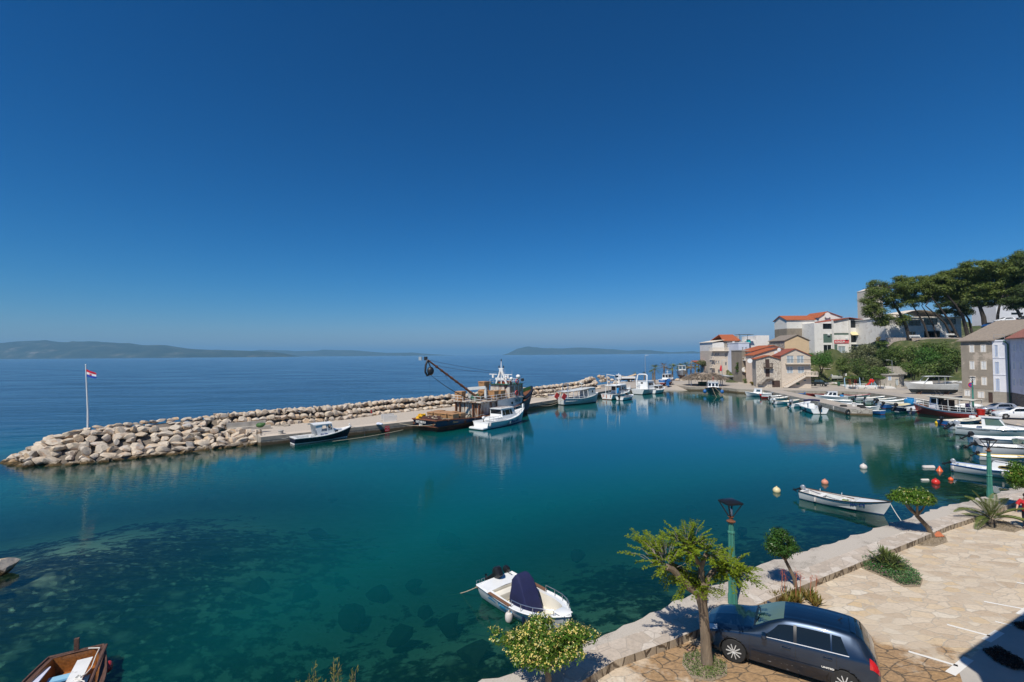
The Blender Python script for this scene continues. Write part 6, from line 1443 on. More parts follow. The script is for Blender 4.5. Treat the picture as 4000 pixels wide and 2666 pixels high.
b, H = skiff('navy and white speedboat with orange fender on its side', (64.0, 80.2), (69.2, 81.0), dict(B=2.0, hs=.8, hb=1.0), ('dark_antifoul', WG, 'navy_paint', WG, WG, WG), (1.2, 40, 'black_plastic'), cover=(.2, .95, 'white_gel', .2), benches=0)
fender(b, H.pt(.5, .45, -1)+Vector((0, -.13, 0)), .13, .55, 'orange_plastic')
skiff('dark blue open boat just left of the red tour boat', (64.4, 77.6), (67.8, 80.6), dict(B=1.6), ('navy_paint', 'navy_paint', 'navy_paint', WG, WG, WG), (.8, 30, 'black_plastic'))
skiff('blue wooden boat with white deck and square transom at jetty end', (59.0, 76.6), (57.6, 80.4), dict(L=4.6, B=1.7, hs=.6, hb=.9, tw=.8), ('antifoul', 'antifoul', 'blue_paint', WG, WG, WG), None, (.1, .4), cover=(.42, .98, 'cream_gel', .06))
skiff('small white dinghy behind the tyres at jetty end', (60.2, 84.4), (62.6, 82.2), dict(B=1.4), WH, None)
def buoy(px, r, mat, label, kind='ball'):
	p = G(px[0], px[1], 0); m = MB()
	if kind == 'ball': m.ell((0, 0, r*.35), (r, r, r*.98), 14, 10); m.lathe([(r*.22, r*1.2), (r*.24, r*1.5), (r*.12, r*1.55)], (0, 0, 0), 8)
	elif kind == 'cone': m.lathe([(r*.9, -r*.4), (r, 0), (r*.55, r*.8), (.02, r*1.7)], (0, 0, 0), 14)
	else: m.tube([(-r*2.2, 0, .02), (-r*2, 0, .03), (r*2, 0, .03), (r*2.2, 0, .02)], [r*.4, r*.8, r*.8, r*.4], 10)
	o = m.build('buoy', mat); o.location = (p.x, p.y, 0); tag(o, label, 'buoy')
buoy((3034, 1922), .26, 'pale_yellow', 'pale yellow ball buoy floating beside the stern of boat MA-1678')
buoy((3222, 1890), .24, 'peach_buoy', 'faded orange ball buoy floating behind boat MA-1678'); buoy((3373, 1830), .28, 'white_buoy', 'white ball buoy alone in the middle of the water')
buoy((3655, 1890), .27, 'red_plastic', 'bright red ball buoy floating near the white cuddy boat'); buoy((3714, 1877), .17, 'orange_plastic', 'small orange ball buoy under the white cuddy boat')
buoy((3670, 1840), .24, 'orange_plastic', 'orange cone buoy at the stern of white cuddy boat', 'cone'); buoy((3627, 1828), .22, 'white_buoy', 'long white foam float near the orange cone buoy', 'float')
buoy((3613, 1878), .13, 'white_rope', 'small pale cylinder float left of the bright red buoy', 'float'); buoy((3662, 1656), .3, 'yellow_plastic', 'bright yellow buoy at the stern of the blue wooden boat')
def wetstone(name):
	m = _RECIPE['masonry_jetty'](name); nt = m.node_tree; b = nt.nodes['Principled BSDF']; L = nt.links
	g = nt.nodes.new('ShaderNodeNewGeometry'); s = N(nt, 'ShaderNodeSeparateXYZ'); L.new(g.outputs['Position'], s.inputs[0])
	src = b.inputs['Base Color'].links[0].from_socket
	c = mixc(nt, ramp(nt, s.outputs[2], [(.18, (1,)*3), (.36, (0,)*3)]).outputs[0], src, (.10,.07,.03)); L.new(c, b.inputs['Base Color']); return m
rec('masonry_wet', wetstone)
slab('jetty', [(60.6,115.6),(56.6,92),(53.3,76.6),(56.4,75.3),(60.2,92),(64.4,114.6)], .98, -3, ['road', 'masonry_wet'])
def bollard(p, r, h, mat, label):
	m = MB(); m.lathe([(r, 0), (r*.92, h*.7), (r*1.1, h*.78), (r*1.1, h*.95), (r*.9, h)], (0, 0, 0), 18); o = m.build('bollard', mat); o.location = p; tag(o, label, 'bollard')
bollard(G(3335, 1588, .98), .3, .62, 'concrete_white', 'white stone bollard on the end of the stone jetty'); bollard(G(1097, 1697, .95), .28, .48, 'concrete_grey', 'grey bollard at the corner of the concrete pier')
def tyre(p, r, label, rot=(0, 0, 0)):
	m = MB(); m.tube([(math.cos(a*.3927)*r, math.sin(a*.3927)*r, 0) for a in range(16)], r*.38, 8, closed=True); o = m.build('tyre', 'rubber'); o.location = p; o.rotation_euler = rot; tag(o, label, 'tyre')
tyre(G(3295, 1586, 1.1), .38, 'old black tyre lying on the jetty top'); tyre(Vector((53.35, 76.45, .45)), .34, 'black tyre hung on the jetty corner as fender', (R(90), 0, .2)); tyre(G(3362, 1586, 1.15), .4, 'black tyre in the heap right of the white bollard')
tyre(G(3372, 1592, 1.1), .36, 'black tyre flat at the very end of jetty', (.2, .1, 0))
fz = MB(); fz.tube([(0, 0, -.35), (0, 0, -.25), (0, 0, .3), (0, 0, .4)], [.05, .12, .12, .05], 10); o_ = fz.build('hanging_fender', 'white_buoy'); o_.location = (54.35, 81.3, .5); tag(o_, 'white fender hanging on the jetty side next to the tyre', 'fender')
ld = thing('ladder', 'dark steel ladder with bent handrails at the end of the pier', 'ladder', (-28.75, 54.7, 0), .7)
m = MB()
for s in (-1, 1): m.tube([(s*.2, 0, -.8), (s*.2, 0, .95), (s*.2, .12, 1.55), (s*.2, .55, 1.6), (s*.2, .7, .95)], .03, 6)
m.build('handrail', 'dark_metal', ld); m = MB()
for k in range(6): m.tube([(-.2, 0, -.6+k*.28), (.2, 0, -.6+k*.28)], .02, 5)
m.build('rung', 'dark_metal', ld)
a, c = G(890, 1689, .98), G(1058, 1674, .98); loc, rz, L = place(a, c)
bn = thing('concrete_bench', 'long pale concrete bench block near the breakwater head', 'bench', (loc[0], loc[1], .98), rz)
m = MB(); m.b2((0, 0, 0), (L, .5, .42)); m.build('seat', 'concrete', bn); m = MB(); m.b2((-.1, .51, 0), (L-.5, .72, .98)); m.build('backrest', 'concrete', bn)
m = MB(); m.ell((0, 0, .1), (.5, .3, .3)); m.ell((.3, .1, .2), (.3, .2, .2)); o_ = m.build('plastic_sheet', 'leaf_succulent'); o_.location = G(1016, 1665, 1.7); tag(o_, 'green plastic sheet stuffed behind the concrete bench', 'sheet')
for px_, lab in (((1523, 1648), 'pale concrete barrier slab standing on the pier edge, front one'), ((1512, 1640), 'pale concrete barrier slab standing on the pier edge, rear one')):
	p = G(px_[0], px_[1], .98); m = MB(); m.prism([(-.85, -.16, 0), (.95, -.16, 0), (.95, .12, 0), (-.85, .12, 0)], (0, 0, .05)); m.prism([(-.85, -.1, .05), (.95, -.1, .05), (.95, .06, .05), (-.85, .06, .05)], (.0, .0, .78)); o_ = m.build('barrier', 'concrete_white'); o_.location = p; o_.rotation_euler = (0, 0, .55); tag(o_, lab, 'barrier')
m = MB(); m.ell((0, 0, .15), (.35, .25, .2)); m.ell((.35, -.1, .12), (.25, .2, .16)); o_ = m.build('bag', 'plaster_blue'); o_.location = G(1479, 1661, .98); tag(o_, 'crumpled blue grey bag on the pier edge by barriers', 'bag')
e0, e1 = G(1503, 1661, .95), G(1520, 1659, .95); loc, rz, L = place(e0, e1)
sg = thing('sign_board', 'red notice with white writing fixed on the pier wall', 'sign', (e0.x+.05, e0.y-.06, .1), .72)
m = MB(); m.b2((0, -.03, 0), (.62, 0, .72)); m.build('board', 'sign_red', sg)
for k, tx in enumerate(('ZABRANJEN', 'VEZ', 'BRODOVA')): text('lettering', tx, 'text_white', sg, .11, plane_m((.31, -.035, .52-.2*k), (1, 0, 0), (0, 0, 1)))
text_o = MB(); tw = thing('painted_number', 'red number 2 painted on a boulder of the breakwater wall', 'number', (0, 0, 0)); tp = G(1454, 1612, 1.45); tp = tp*1
text('lettering', '2', 'sign_red', tw, .55, plane_m(tp-Vector((0, .5, 0)), (1, .7, 0), (0, 0, 1)), bold=.02)
heap('net_pile', 'brown net heap lying on the pier behind trawler bow', 'net', [(G(2118, 1552, 1.0), (1.6, .8, .5))], 'rope', 12, ropes=4); heap('net_pile', 'green and grey nets on the pier beside grey boat', 'net', [(G(2150, 1546, 1.0), (1.0, .6, .35))], 'plaster_blue', 13, ropes=3)
heap('driftwood', 'flat bundle of weathered boards on the pier by the wall', 'boards', [(G(1101, 1662, .98), (1.4, .5, .15))], 'grey_wood', 14)
p = G(343, 1679, 2.45); fp = thing('flagpole', 'white flagpole with red white blue flag on the breakwater head', 'flagpole', p)
m = MB(); m.tube([(0, 0, -.6), (-.04, 0, 2), (-.34, 0, 6.75)], [.085, .075, .05], 10); m.ell((-.34, 0, 6.8), (.07, .07, .07)); m.build('pole', 'white_paint', fp)
m = MB(); m.tube([(0, 0, -.7), (0, 0, .1)], .1, 10); m.build('pole_base', 'rust', fp)
m = MB(); n_ = 14
for r0, r1, k in ((0, 1/3, 2), (1/3, 2/3, 1), (2/3, 1, 0)):
	def fl(u, v): return Vector((-.30+u*1.02+.03*math.sin(v*9), .10*math.sin(u*7+v*2)*u, 6.35-(1-v)*.76-u*.42+(1-v)*u*.18))
	m.loft([[fl(i/n_, r0) for i in range(n_+1)], [fl(i/n_, lerp(r0, r1, .5)) for i in range(n_+1)], [fl(i/n_, r1) for i in range(n_+1)]], {2: 0, 1: 1, 0: 2}[k])
m.build('flag', ['sign_blue', 'sign_white', 'sign_red'], fp, fix=False)
m = MB()
for i in range(4):
	for j in range(5):
		if (i+j) % 2 == 0: c_ = fl(.46+i*.06, .34+j*.065); m.add([c_+Vector((a_*.03, -.02, b_*.026)) for a_, b_ in ((-1, -1), (1, -1), (1, 1), (-1, 1))], [(0, 1, 2, 3)], 0, False)
m.build('emblem', 'sign_red', fp, fix=False)
rope(G(1300, 1725, .2), G(1575, 1680, .3), .1, 'long rope hanging along the pier wall towards the trawler', .03)
rope(G(1420, 1667, .95), G(1426, 1712, 0), .02, 'short rope hanging straight down the pier wall', .025, 'dark_metal')
def lamp(p, h, label, name='street_lamp', rz=.2, s=1.0):
	t = thing(name, label, 'street lamp', p, rz)
	m = MB(); prof = [(.15, 0), (.15, .35), (.13, .42), (.118, h*.36), (.14, h*.365), (.14, h*.378), (.112, h*.385), (.10, h*.68), (.12, h*.685), (.12, h*.70), (.092, h*.705), (.075, h-.74)]
	secs = []
	for r, z in prof:
		secs.append([Vector(((r if k % 2 == 0 else r*.80)*s*math.cos(math.pi*k/8), (r if k % 2 == 0 else r*.80)*s*math.sin(math.pi*k/8), z)) for k in range(16)])
	m.loft(secs, closed=True, cap0=True, cap1=True); m.build('post', 'green_post', t)
	m = MB(); m.lathe([(.12*s, h-.76), (.15*s, h-.72), (.07*s, h-.68), (.06*s, h-.6), (.10*s, h-.57), (.03, h-.55)], (0, 0, 0), 14); m.build('collar', 'rust', t)
	m = MB();
	for k in range(4):
		a = R(45+90*k); m.beam((.07*math.cos(a)*s, .07*math.sin(a)*s, h-.56), (.36*math.cos(a)*s, .36*math.sin(a)*s, h-.1), .045*s, .03)
	m.build('lantern_frame', 'black_plastic', t)
	m = MB(); m.loft([[Vector((r*math.cos(R(45+90*k)), r*math.sin(R(45+90*k)), z)) for k in range(4)] for r, z in ((.40*s, h-.11), (.40*s, h-.06), (.24*s, h), (.12*s, h+.02))], closed=True, cap0=True, cap1=True); m.build('lantern_roof', 'black_plastic', t)
	m = MB(); m.lathe([(.03, h-.56), (.05, h-.5), (.05, h-.35), (.02, h-.3)], (0, 0, 0), 8); m.build('bulb', 'white_gel', t); return t
pl = G(2862, 2366, ZQ); lamp(pl, 3.55, 'green lamp post with black lantern beside the parked dark blue car')
lamp(G(3868, 1945, ZQ), 3.45, 'green lamp post with black lantern behind the tall palm plant')
lamp(G(3802, 1603, 1.05), 5.0, 'green lamp post with a no stopping sign by the grey house')
ps = G(3794, 1598, 1.05); t = thing('traffic_sign', 'round blue and red no stopping sign on a grey pole', 'sign', ps)
m = MB(); m.tube([(0, 0, 0), (0, 0, 3.9)], .035, 8); m.build('pole', 'galv', t)
m = MB(); m.lathe([(.4, -.01), (.4, .01)], (0, -.05, 3.7), 24, axis='Y'); m.build('sign_face', 'sign_red', t); m = MB(); m.lathe([(.31, -.005), (.31, .005)], (0, -.068, 3.7), 24, axis='Y'); m.build('disc', 'sign_blue', t)
m = MB(); m.beam((-.23, -.08, 3.47), (.23, -.08, 3.93), .01, .08); m.beam((-.23, -.081, 3.93), (.23, -.081, 3.47), .01, .08); m.build('cross', 'sign_red', t)
def street_light(p, h, arm, label):
	t = thing('street_light', label, 'street light', p); m = MB(); m.tube([(0, 0, 0), (0, 0, h*.3), (0, 0, h)], [.14, .10, .06], 8); m.tube([(0, 0, h-.03), (arm, -.1, h+.12)], .05, 6); m.build('pole', 'galv', t)
	m = MB(); m.box((arm*1.25, -.12, h+.12), (.7, .25, .1)); m.build('lamp_head', 'grey_white', t)
street_light(G(2521, 1476, 1.0), 8.3, .8, 'tall grey street light standing above the moored yachts'); street_light(G(3372, 1494, 1.1), 7.2, -1.1, 'grey street light behind the playground'); street_light(G(3487, 1506, 1.1), 6.6, -1.0, 'grey street light beside the transformer hut')
street_light(G(2701, 1474, 1.0), 6.0, .5, 'thin street light among the palms near beached boat'); street_light(G(2822, 1508, 1.0), 7.0, .6, 'street light in front of the red parasol'); street_light(G(2762, 1458, 2.0), 4.6, .3, 'short grey street light before the restaurant terrace')
def leaf_mesh(name, mat, parent, P, Nrm, size, aspect=.4, rs=None, curl=.25, up=.0, along=None, hang=0.0):
	"""many separate leaves: P points, Nrm preferred facing, one small lens-shaped face each"""
	rs = rs or np.random.RandomState(1); n = len(P)
	P = np.asarray(P, float); Nv = np.asarray(Nrm, float)+rs.normal(0, .45, (n, 3)); Nv[:, 2] += up
	Nv /= np.linalg.norm(Nv, axis=1)[:, None]+1e-9
	A = np.asarray(along, float) if along is not None else rs.normal(0, 1, (n, 3)); A[:, 2] -= hang
	A -= Nv*(A*Nv).sum(1)[:, None]; A /= np.linalg.norm(A, axis=1)[:, None]+1e-9
	B = np.cross(Nv, A); L = size*rs.uniform(.7, 1.3, (n, 1)); W = L*aspect
	v = np.stack([P, P+A*L*.5+B*W*.5, P+A*L-Nv*L*curl*.4, P+A*L*.5-B*W*.5], 1).reshape(-1, 3)
	me = bpy.data.meshes.new(name); me.vertices.add(4*n); me.vertices.foreach_set('co', v.astype(np.float32).ravel())
	me.loops.add(4*n); me.loops.foreach_set('vertex_index', np.arange(4*n)); me.polygons.add(n); me.polygons.foreach_set('loop_start', np.arange(n)*4); me.polygons.foreach_set('loop_total', np.full(n, 4))
	me.materials.append(MAT(mat)); me.update(calc_edges=True)
	o = bpy.data.objects.new(name, me); COL.objects.link(o); o.parent = parent; return o
def clump_points(clumps, n, rs, shell=.55):
	"""points on and in ellipsoidal clumps ((centre, radii), ...) with outward normals"""
	vol = np.array([c[1][0]*c[1][1]+c[1][0]*c[1][2] for c in clumps], float); idx = rs.choice(len(clumps), n, p=vol/vol.sum())
	C = np.array([tuple(c[0]) for c in clumps], float)[idx]; Rr = np.array([tuple(c[1]) for c in clumps], float)[idx]
	d = rs.normal(0, 1, (n, 3)); d /= np.linalg.norm(d, axis=1)[:, None]
	return C+d*Rr*rs.uniform(shell, 1.0, (n, 1)), d/Rr/np.linalg.norm(d/Rr, axis=1)[:, None]
def crown_clumps(c, r, k, s, rs, flat=.7, lower=-.3):
	out = []
	for i in range(k):
		d = rs.normal(0, 1, 3); d /= np.linalg.norm(d); d[2] = max(d[2], lower) if lower is not None else d[2]
		q = np.array(c)+d*np.array(r)*rs.uniform(.45, .95); z = s*rs.uniform(.6, 1.25)
		out.append((q, (z, z, z*flat)))
	return out
def bush(px, py, d, rx, rz, mat, label, name='bush', n=1500, k=16, leaf=.28, seed=1, ry=None, group=None, cat='bush', base=True):
	rs = np.random.RandomState(seed); c = D(px, py, d); ry = ry or rx
	t = thing(name, label, cat, (c.x, c.y, c.z-rz), 0, group)
	P, Nn = clump_points(crown_clumps((0, 0, rz), (rx*.75, ry*.75, rz*.75), k, min(rx, rz)*.46, rs, .8, -.9), n, rs)
	leaf_mesh('foliage', mat, t, P, Nn, leaf, .55, rs, up=.25)
	if base:
		m = MB();
		for a in range(4): m.tube([(0, 0, -rz*.4), (rx*.2*math.cos(a*1.6), ry*.2*math.sin(a*1.6), rz*.6), (rx*.4*math.cos(a*1.6), ry*.4*math.sin(a*1.6), rz*1.2)], [.12, .08, .03], 5)
		m.build('stem', 'bark_dark', t)
	return t
def branchy(m, p, d, r, ln, depth, rg, tips, bend=.35, spread=.7, mi=0, kids_=(2, 3), upb=.15):
	p = Vector(p); d = Vector(d).normalized(); pts = [p]; rs_ = [r]
	for i in range(4):
		d = (d+Vector((rg.gauss(0, bend), rg.gauss(0, bend), rg.gauss(0, bend)+upb))*.35).normalized(); p = p+d*ln/4; pts.append(p); rs_.append(r*(1-.10*(i+1)))
	m.tube(pts, rs_, 7 if depth > 1 else 5, mi)
	if depth <= 0: tips.append((p, d)); return
	for k in range(rg.choice(kids_)):
		nd = (d+Vector((rg.gauss(0, spread), rg.gauss(0, spread), rg.gauss(0, spread*.6)))).normalized()
		branchy(m, p, nd, r*.6, ln*.68, depth-1, rg, tips, bend, spread, mi, kids_, upb)
def dome_tree(base, lean, crown_c, crown_r, label, n, leaf, mat, seed, trunk_r=.09, flowers=0, k=60, flat=.6, bark='bark', cl=.34, name='small_tree', low=-.25):
	rs = np.random.RandomState(seed); rg = random.Random(seed); t = thing(name, label, 'tree', base)
	m = MB(); c = Vector(crown_c); fork = Vector((lean[0], lean[1], lean[2]))
	m.tube([(0, 0, -.15), fork*.5+Vector((.05, -.04, 0)), fork], [trunk_r*1.25, trunk_r, trunk_r*.9], 9)
	for a in range(5):
		an = a*1.2566+seed; e = c+Vector((crown_r[0]*.62*math.cos(an), crown_r[1]*.62*math.sin(an), crown_r[2]*.1*(a % 3)))
		mid = fork.lerp(e, .5)+Vector((0, 0, -.12+.1*(a % 2))); m.tube([fork, mid, e], [trunk_r*.62, trunk_r*.4, trunk_r*.15], 7)
	m.build('trunk', bark, t)
	cl_ = crown_clumps(c, crown_r, k, cl, rs, flat, low)
	P, Nn = clump_points(cl_, n, rs, .5); leaf_mesh('crown', mat, t, P, Nn, leaf, .36, rs, up=.35)
	if flowers:
		P, Nn = clump_points(cl_, flowers*3, rs, .96); keep = (Nn[:, 2] > .15); P = P[keep][:flowers]; Nn = Nn[keep][:flowers]
		Q = np.repeat(P, 5, 0)+rs.normal(0, .022, (len(P)*5, 3)); leaf_mesh('blossom', 'flower_yellow', t, Q, np.repeat(Nn, 5, 0), .042, .8, rs, up=.8)
	return t
gq = G(2135, 2690, ZQ)
dome_tree((gq.x, gq.y, ZQ), (.0, .0, .55), (-.13, .1, 1.12), (1.45, 1.0, .46), 'bushy tree covered in pale yellow blossom beside the white runabout', 9000, .10, 'leaf_gloss', 3, .085, 620, 75, .6, cl=.27)
g2 = G(3118, 2318, ZP); dome_tree((g2.x, g2.y, ZP), (-.40, .05, 1.15), (-.62, -.05, 1.78), (.50, .45, .48), 'small leaning dark green tree behind the roof of the blue car', 5200, .085, 'leaf_gloss_dark', 5, .06, 0, 34, .7, cl=.24, low=-.8)
g3 = G(3650, 2100, ZP); dome_tree((g3.x, g3.y, ZP), (-.75, .05, 1.0), (-1.05, -.1, 1.92), (1.05, .7, .38), 'flat topped green tree with forked trunk leaning over the walkway', 7500, .11, 'leaf_gloss', 7, .10, 60, 55, .6, cl=.30)
g4 = G(4040, 2005, ZP); dome_tree((g4.x, g4.y, ZP), (-.4, -.1, 1.35), (-.85, -.3, 2.1), (.85, .7, .7), 'round green tree cut by the frame edge over the cuddy boat', 6000, .12, 'leaf_gloss', 9, .09, 60, 40, .8, cl=.32, low=-.8)
pt_ = G(2752, 2600, ZP); t = thing('pollarded_tree', 'pollarded tree with stubby limbs and sparse lime leaves before the blue car', 'tree', pt_)
def pw(x, y): q = D(x, y, pt_.y); return q-pt_
m = MB()
def limb(px, rads, n=9, dy=0):
	pts = [pw(x, y)+Vector((0, (dy*i/len(px)), 0)) for i, (x, y) in enumerate(px)]; pts = [p+Vector((rnd.uniform(-.02, .02), rnd.uniform(-.02, .02), 0)) for p in pts]
	fine = []; fr = []
	for i in range(len(pts)-1):
		for u in (0, .5): fine.append(pts[i].lerp(pts[i+1], u)); fr.append(lerp(rads[i], rads[i+1], u)*rnd.uniform(.94, 1.08))
	fine.append(pts[-1]); fr.append(rads[-1]*1.15); m.tube(fine, fr, n); return pts[-1]
limb([(2768, 2630), (2762, 2600), (2757, 2500), (2748, 2400), (2740, 2330), (2742, 2300)], [.19, .165, .135, .125, .15, .17], 12)
tips = [limb([(2738, 2325), (2690, 2285), (2640, 2235), (2610, 2205), (2582, 2190)], [.14, .10, .085, .08, .075], dy=-.5), limb([(2735, 2320), (2700, 2270), (2668, 2240), (2630, 2222)], [.12, .09, .08, .07], dy=.5),
		limb([(2742, 2310), (2744, 2260), (2742, 2220), (2718, 2180), (2692, 2160)], [.13, .085, .075, .07, .075], dy=.1), limb([(2742, 2222), (2752, 2190), (2762, 2168)], [.07, .06, .065], dy=.1),
		limb([(2748, 2305), (2772, 2262), (2800, 2235), (2830, 2238), (2862, 2246)], [.12, .085, .075, .07, .05], dy=.4), limb([(2740, 2320), (2700, 2300), (2672, 2280)], [.1, .08, .06], dy=-.3)]
m.build('trunk', 'bark', t)
rs = np.random.RandomState(3); P = []; Al = []
tw_ = MB()
for (cx, cy, n_, sx, sy) in ((2560, 2130, 30, 60, 28), (2600, 2185, 26, 45, 26), (2640, 2230, 12, 40, 22), (2690, 2105, 30, 55, 38), (2740, 2130, 24, 48, 30), (2700, 2160, 14, 35, 20), (2840, 2195, 24, 48, 22), (2868, 2235, 24, 50, 18), (2730, 2275, 20, 42, 20), (2665, 2270, 12, 26, 20), (2800, 2170, 10, 40, 25)):
	c = pw(cx, cy); near = min(tips+[pw(2735, 2300)], key=lambda q: (q-c).length)
	for i in range(int(n_*1.9)):
		e = c+Vector((rs.normal(0, sx*.008*.62), rs.normal(0, .30), rs.normal(0, sy*.008*.55)))
		s0 = near.lerp(e, rs.uniform(.5, .75)); tw_.tube([s0, s0.lerp(e, .5)+Vector((0, 0, .05)), e], [.008, .006, .003], 4)
		dirv_ = (e-s0).normalized()+Vector((0, 0, -.35))
		for j in range(18):
			q = e+dirv_*(.022*(j-5)); sd = Vector((-dirv_.y, dirv_.x, .1)).normalized()
			for s in (-1, 1): P.append(q); Al.append(sd*s+dirv_*.5+Vector((0, 0, -.15)))
tw_.tube([pw(2742, 2300), pw(2742, 2290)], .01, 4); tw_.build('twigs', 'bark_pale', t)
leaf_mesh('crown', 'leaf_lime', t, P, np.tile([0, 0, 1.0], (len(P), 1)), .08, .42, rs, along=Al, up=.6)
def frond(m, mi, o, d, L, w, droop, n=9, seg=12, vshape=.35, leafw=.022):
	"""pinnate palm leaf: midrib and leaflets"""
	o = Vector(o); d = Vector(d).normalized(); pts = []
	for i in range(seg+1):
		u = i/seg; pts.append(o+d*L*u+Vector((0, 0, -droop*L*u*u)))
	m.tube(pts, [.018*(1-.8*i/seg)+.003 for i in range(seg+1)], 4, 1)
	for i in range(n):
		u = .16+.84*i/n; k = min(seg-1, int(u*seg)); q = pts[k].lerp(pts[k+1], u*seg-k); tg = (pts[k+1]-pts[k]).normalized(); sd = tg.cross(Vector((0, 0, 1))).normalized(); upv = sd.cross(tg)
		ll = w*(math.sin(math.pi*min(1, u*.82+.16))**.6)
		for s in (-1, 1):
			e = q+(sd*s*.80+tg*.62+upv*vshape).normalized()*ll-Vector((0, 0, ll*.12)); b2 = tg*leafw
			m.add([q-b2, q.lerp(e, .5)-b2*.8+Vector((0, 0, .01)), e, q.lerp(e, .5)+b2*.8], [(0, 1, 2, 3)], mi, False)
def feather_palm(p, n, L, label, seed, el=(20, 75), mats=('leaf_palm', 'leaf_palm'), name='palm_plant', droop=(.2, .5), nl=34, w=.34, trunk=.25, dirs=None):
	rg = random.Random(seed); t = thing(name, label, 'palm', p)
	for i in range(n):
		a = i*2.399+rg.uniform(-.3, .3); e = R(lerp(el[1], el[0], i/max(1, n-1))+rg.uniform(-6, 6)); m = MB(); l_ = L*rg.uniform(.8, 1.1)
		frond(m, 0, (0, 0, trunk), (math.cos(a)*math.cos(e), math.sin(a)*math.cos(e), math.sin(e)), l_, w, rg.uniform(*droop), nl); m.build('frond', mats, t, fix=False)
	m = MB(); m.lathe([(.16, -.1), (.2, trunk*.5), (.14, trunk), (.06, trunk+.15)], (0, 0, 0), 10); m.build('trunk', 'palm_trunk', t); return t
feather_palm(G(3872, 2047, ZP), 15, 2.0, 'green feather palm with long arching fronds beside the green lamp post', 2, (12, 72), nl=36, w=.36)
def fan_palm(p, n, r, label, seed, mat='leaf_palm', stem=.45, name='fan_palm', lf=11):
	rg = random.Random(seed); t = thing(name, label, 'palm', p)
	for i in range(n):
		a = i*2.399; e = R(rg.uniform(10, 80)); d = Vector((math.cos(a)*math.cos(e), math.sin(a)*math.cos(e), math.sin(e))); m = MB(); c = d*stem*rg.uniform(.7, 1.2); m.tube([(0, 0, 0), c], .012, 4, 0)
		sd = d.cross(Vector((0, 0, 1))).normalized(); u2 = sd.cross(d)
		for k in range(lf):
			an = (k/(lf-1)-.5)*3.6; dd = (d*math.cos(an)+sd*math.sin(an)).normalized(); q = c+dd*r*rg.uniform(.85, 1.05)+u2*r*.12-Vector((0, 0, r*.15)); b2 = Vector((-dd.y, dd.x, 0)).normalized()*r*.045
			m.add([c, c.lerp(q, .5)+b2, q, c.lerp(q, .5)-b2], [(0, 1, 2, 3)], 0, False)
		m.build('fan_leaf', mat, t, fix=False)
	return t
gp = G(3468, 2222, ZP); fan_palm((gp.x, gp.y, ZP+.1), 24, .45, 'low fan palm growing out of the flower bed on the paving', 4, stem=.42)
def spiky(m, p, n, L, w, rg, el=(25, 80), mi=0):
	for i in range(n):
		a = i*2.399+rg.uniform(-.2, .2); e = R(rg.uniform(*el)); d = Vector((math.cos(a)*math.cos(e), math.sin(a)*math.cos(e), math.sin(e))); l_ = L*rg.uniform(.7, 1.1); s = Vector((-d.y, d.x, 0)).normalized()*w
		q = Vector(p); md = q+d*l_*.55+Vector((0, 0, .01)); m.add([q-s*.7, md-s, q+d*l_+Vector((0, 0, .04)), md+s, q+s*.7], [(0, 1, 2, 3, 4)], mi, False)
ga = G(3110, 2350, ZP); t = thing('aloe_plant', 'spiky aloe clump with tall coral flower spikes at the kerb', 'plant', ga); rg = random.Random(8)
m = MB()
for i in range(30):
	a = rg.uniform(0, 6.28); q = rg.uniform(0, 1)**.5; spiky(m, (math.cos(a)*q*.85, math.sin(a)*q*.5, .02), 10, .36, .028, rg)
m.build('leaves', 'leaf_aloe', t, fix=False)
for (x, y, h) in ((-.45, .1, 1.0), (-.1, -.15, 1.05), (.2, .1, .85), (.5, .0, .8), (.75, .1, .75), (-.3, .2, .75)):
	m = MB(); m.tube([(x, y, .1), (x+.02, y, h*.6), (x+.05, y, h)], .010, 5); m.build('flower_stalk', 'terracotta', t)
	P = np.array([(x+.05, y, h)])+np.random.RandomState(int(h*100)).normal(0, 1, (60, 3))*[.04, .04, .07]; leaf_mesh('flower', 'flower_red', t, P, np.tile([0, 0, 1.], (60, 1)), .05, .3, hang=1.0)
def bed_plants(name, label, poly_px, n, mats, h, leaf, seed, cat='plants', zz=ZP, soil_=True, pink=0):
	pts = [G(x, y, zz) for x, y in poly_px]; c = sum(pts, Vector())/len(pts); t = thing(name, label, cat, (c.x, c.y, zz)); rs = np.random.RandomState(seed)
	loc2 = [(p.x-c.x, p.y-c.y) for p in pts]
	if soil_: m = MB(); m.prism([(x*1.04, y*1.04, -.02) for x, y in loc2], (0, 0, .045)); m.build('soil', 'dirt', t)
	def inside(x, y):
		r = False; j = len(loc2)-1
		for i in range(len(loc2)):
			if (loc2[i][1] > y) != (loc2[j][1] > y) and x < (loc2[j][0]-loc2[i][0])*(y-loc2[i][1])/(loc2[j][1]-loc2[i][1])+loc2[i][0]: r = not r
			j = i
		return r
	xs = [p[0] for p in loc2]; ys = [p[1] for p in loc2]; P = []
	while len(P) < n:
		x, y = rs.uniform(min(xs), max(xs)), rs.uniform(min(ys), max(ys))
		if inside(x, y): P.append((x, y, .03+h*rs.uniform(.1, 1)*(.45+.55*noise.noise(Vector((x*2.2, y*2.2, seed)))+.3)))
	leaf_mesh('foliage', mats, t, P, np.tile([0, 0, 1.], (n, 1)), leaf, .4, rs, up=.2)
	if pink: leaf_mesh('blossom', 'flower_pink', t, [(p[0], p[1], p[2]+.05) for p in P[::max(1, n//pink)]], np.tile([0, 0, 1.], (len(P[::max(1, n//pink)]), 1)), .05, .9, rs, up=1)
	return t
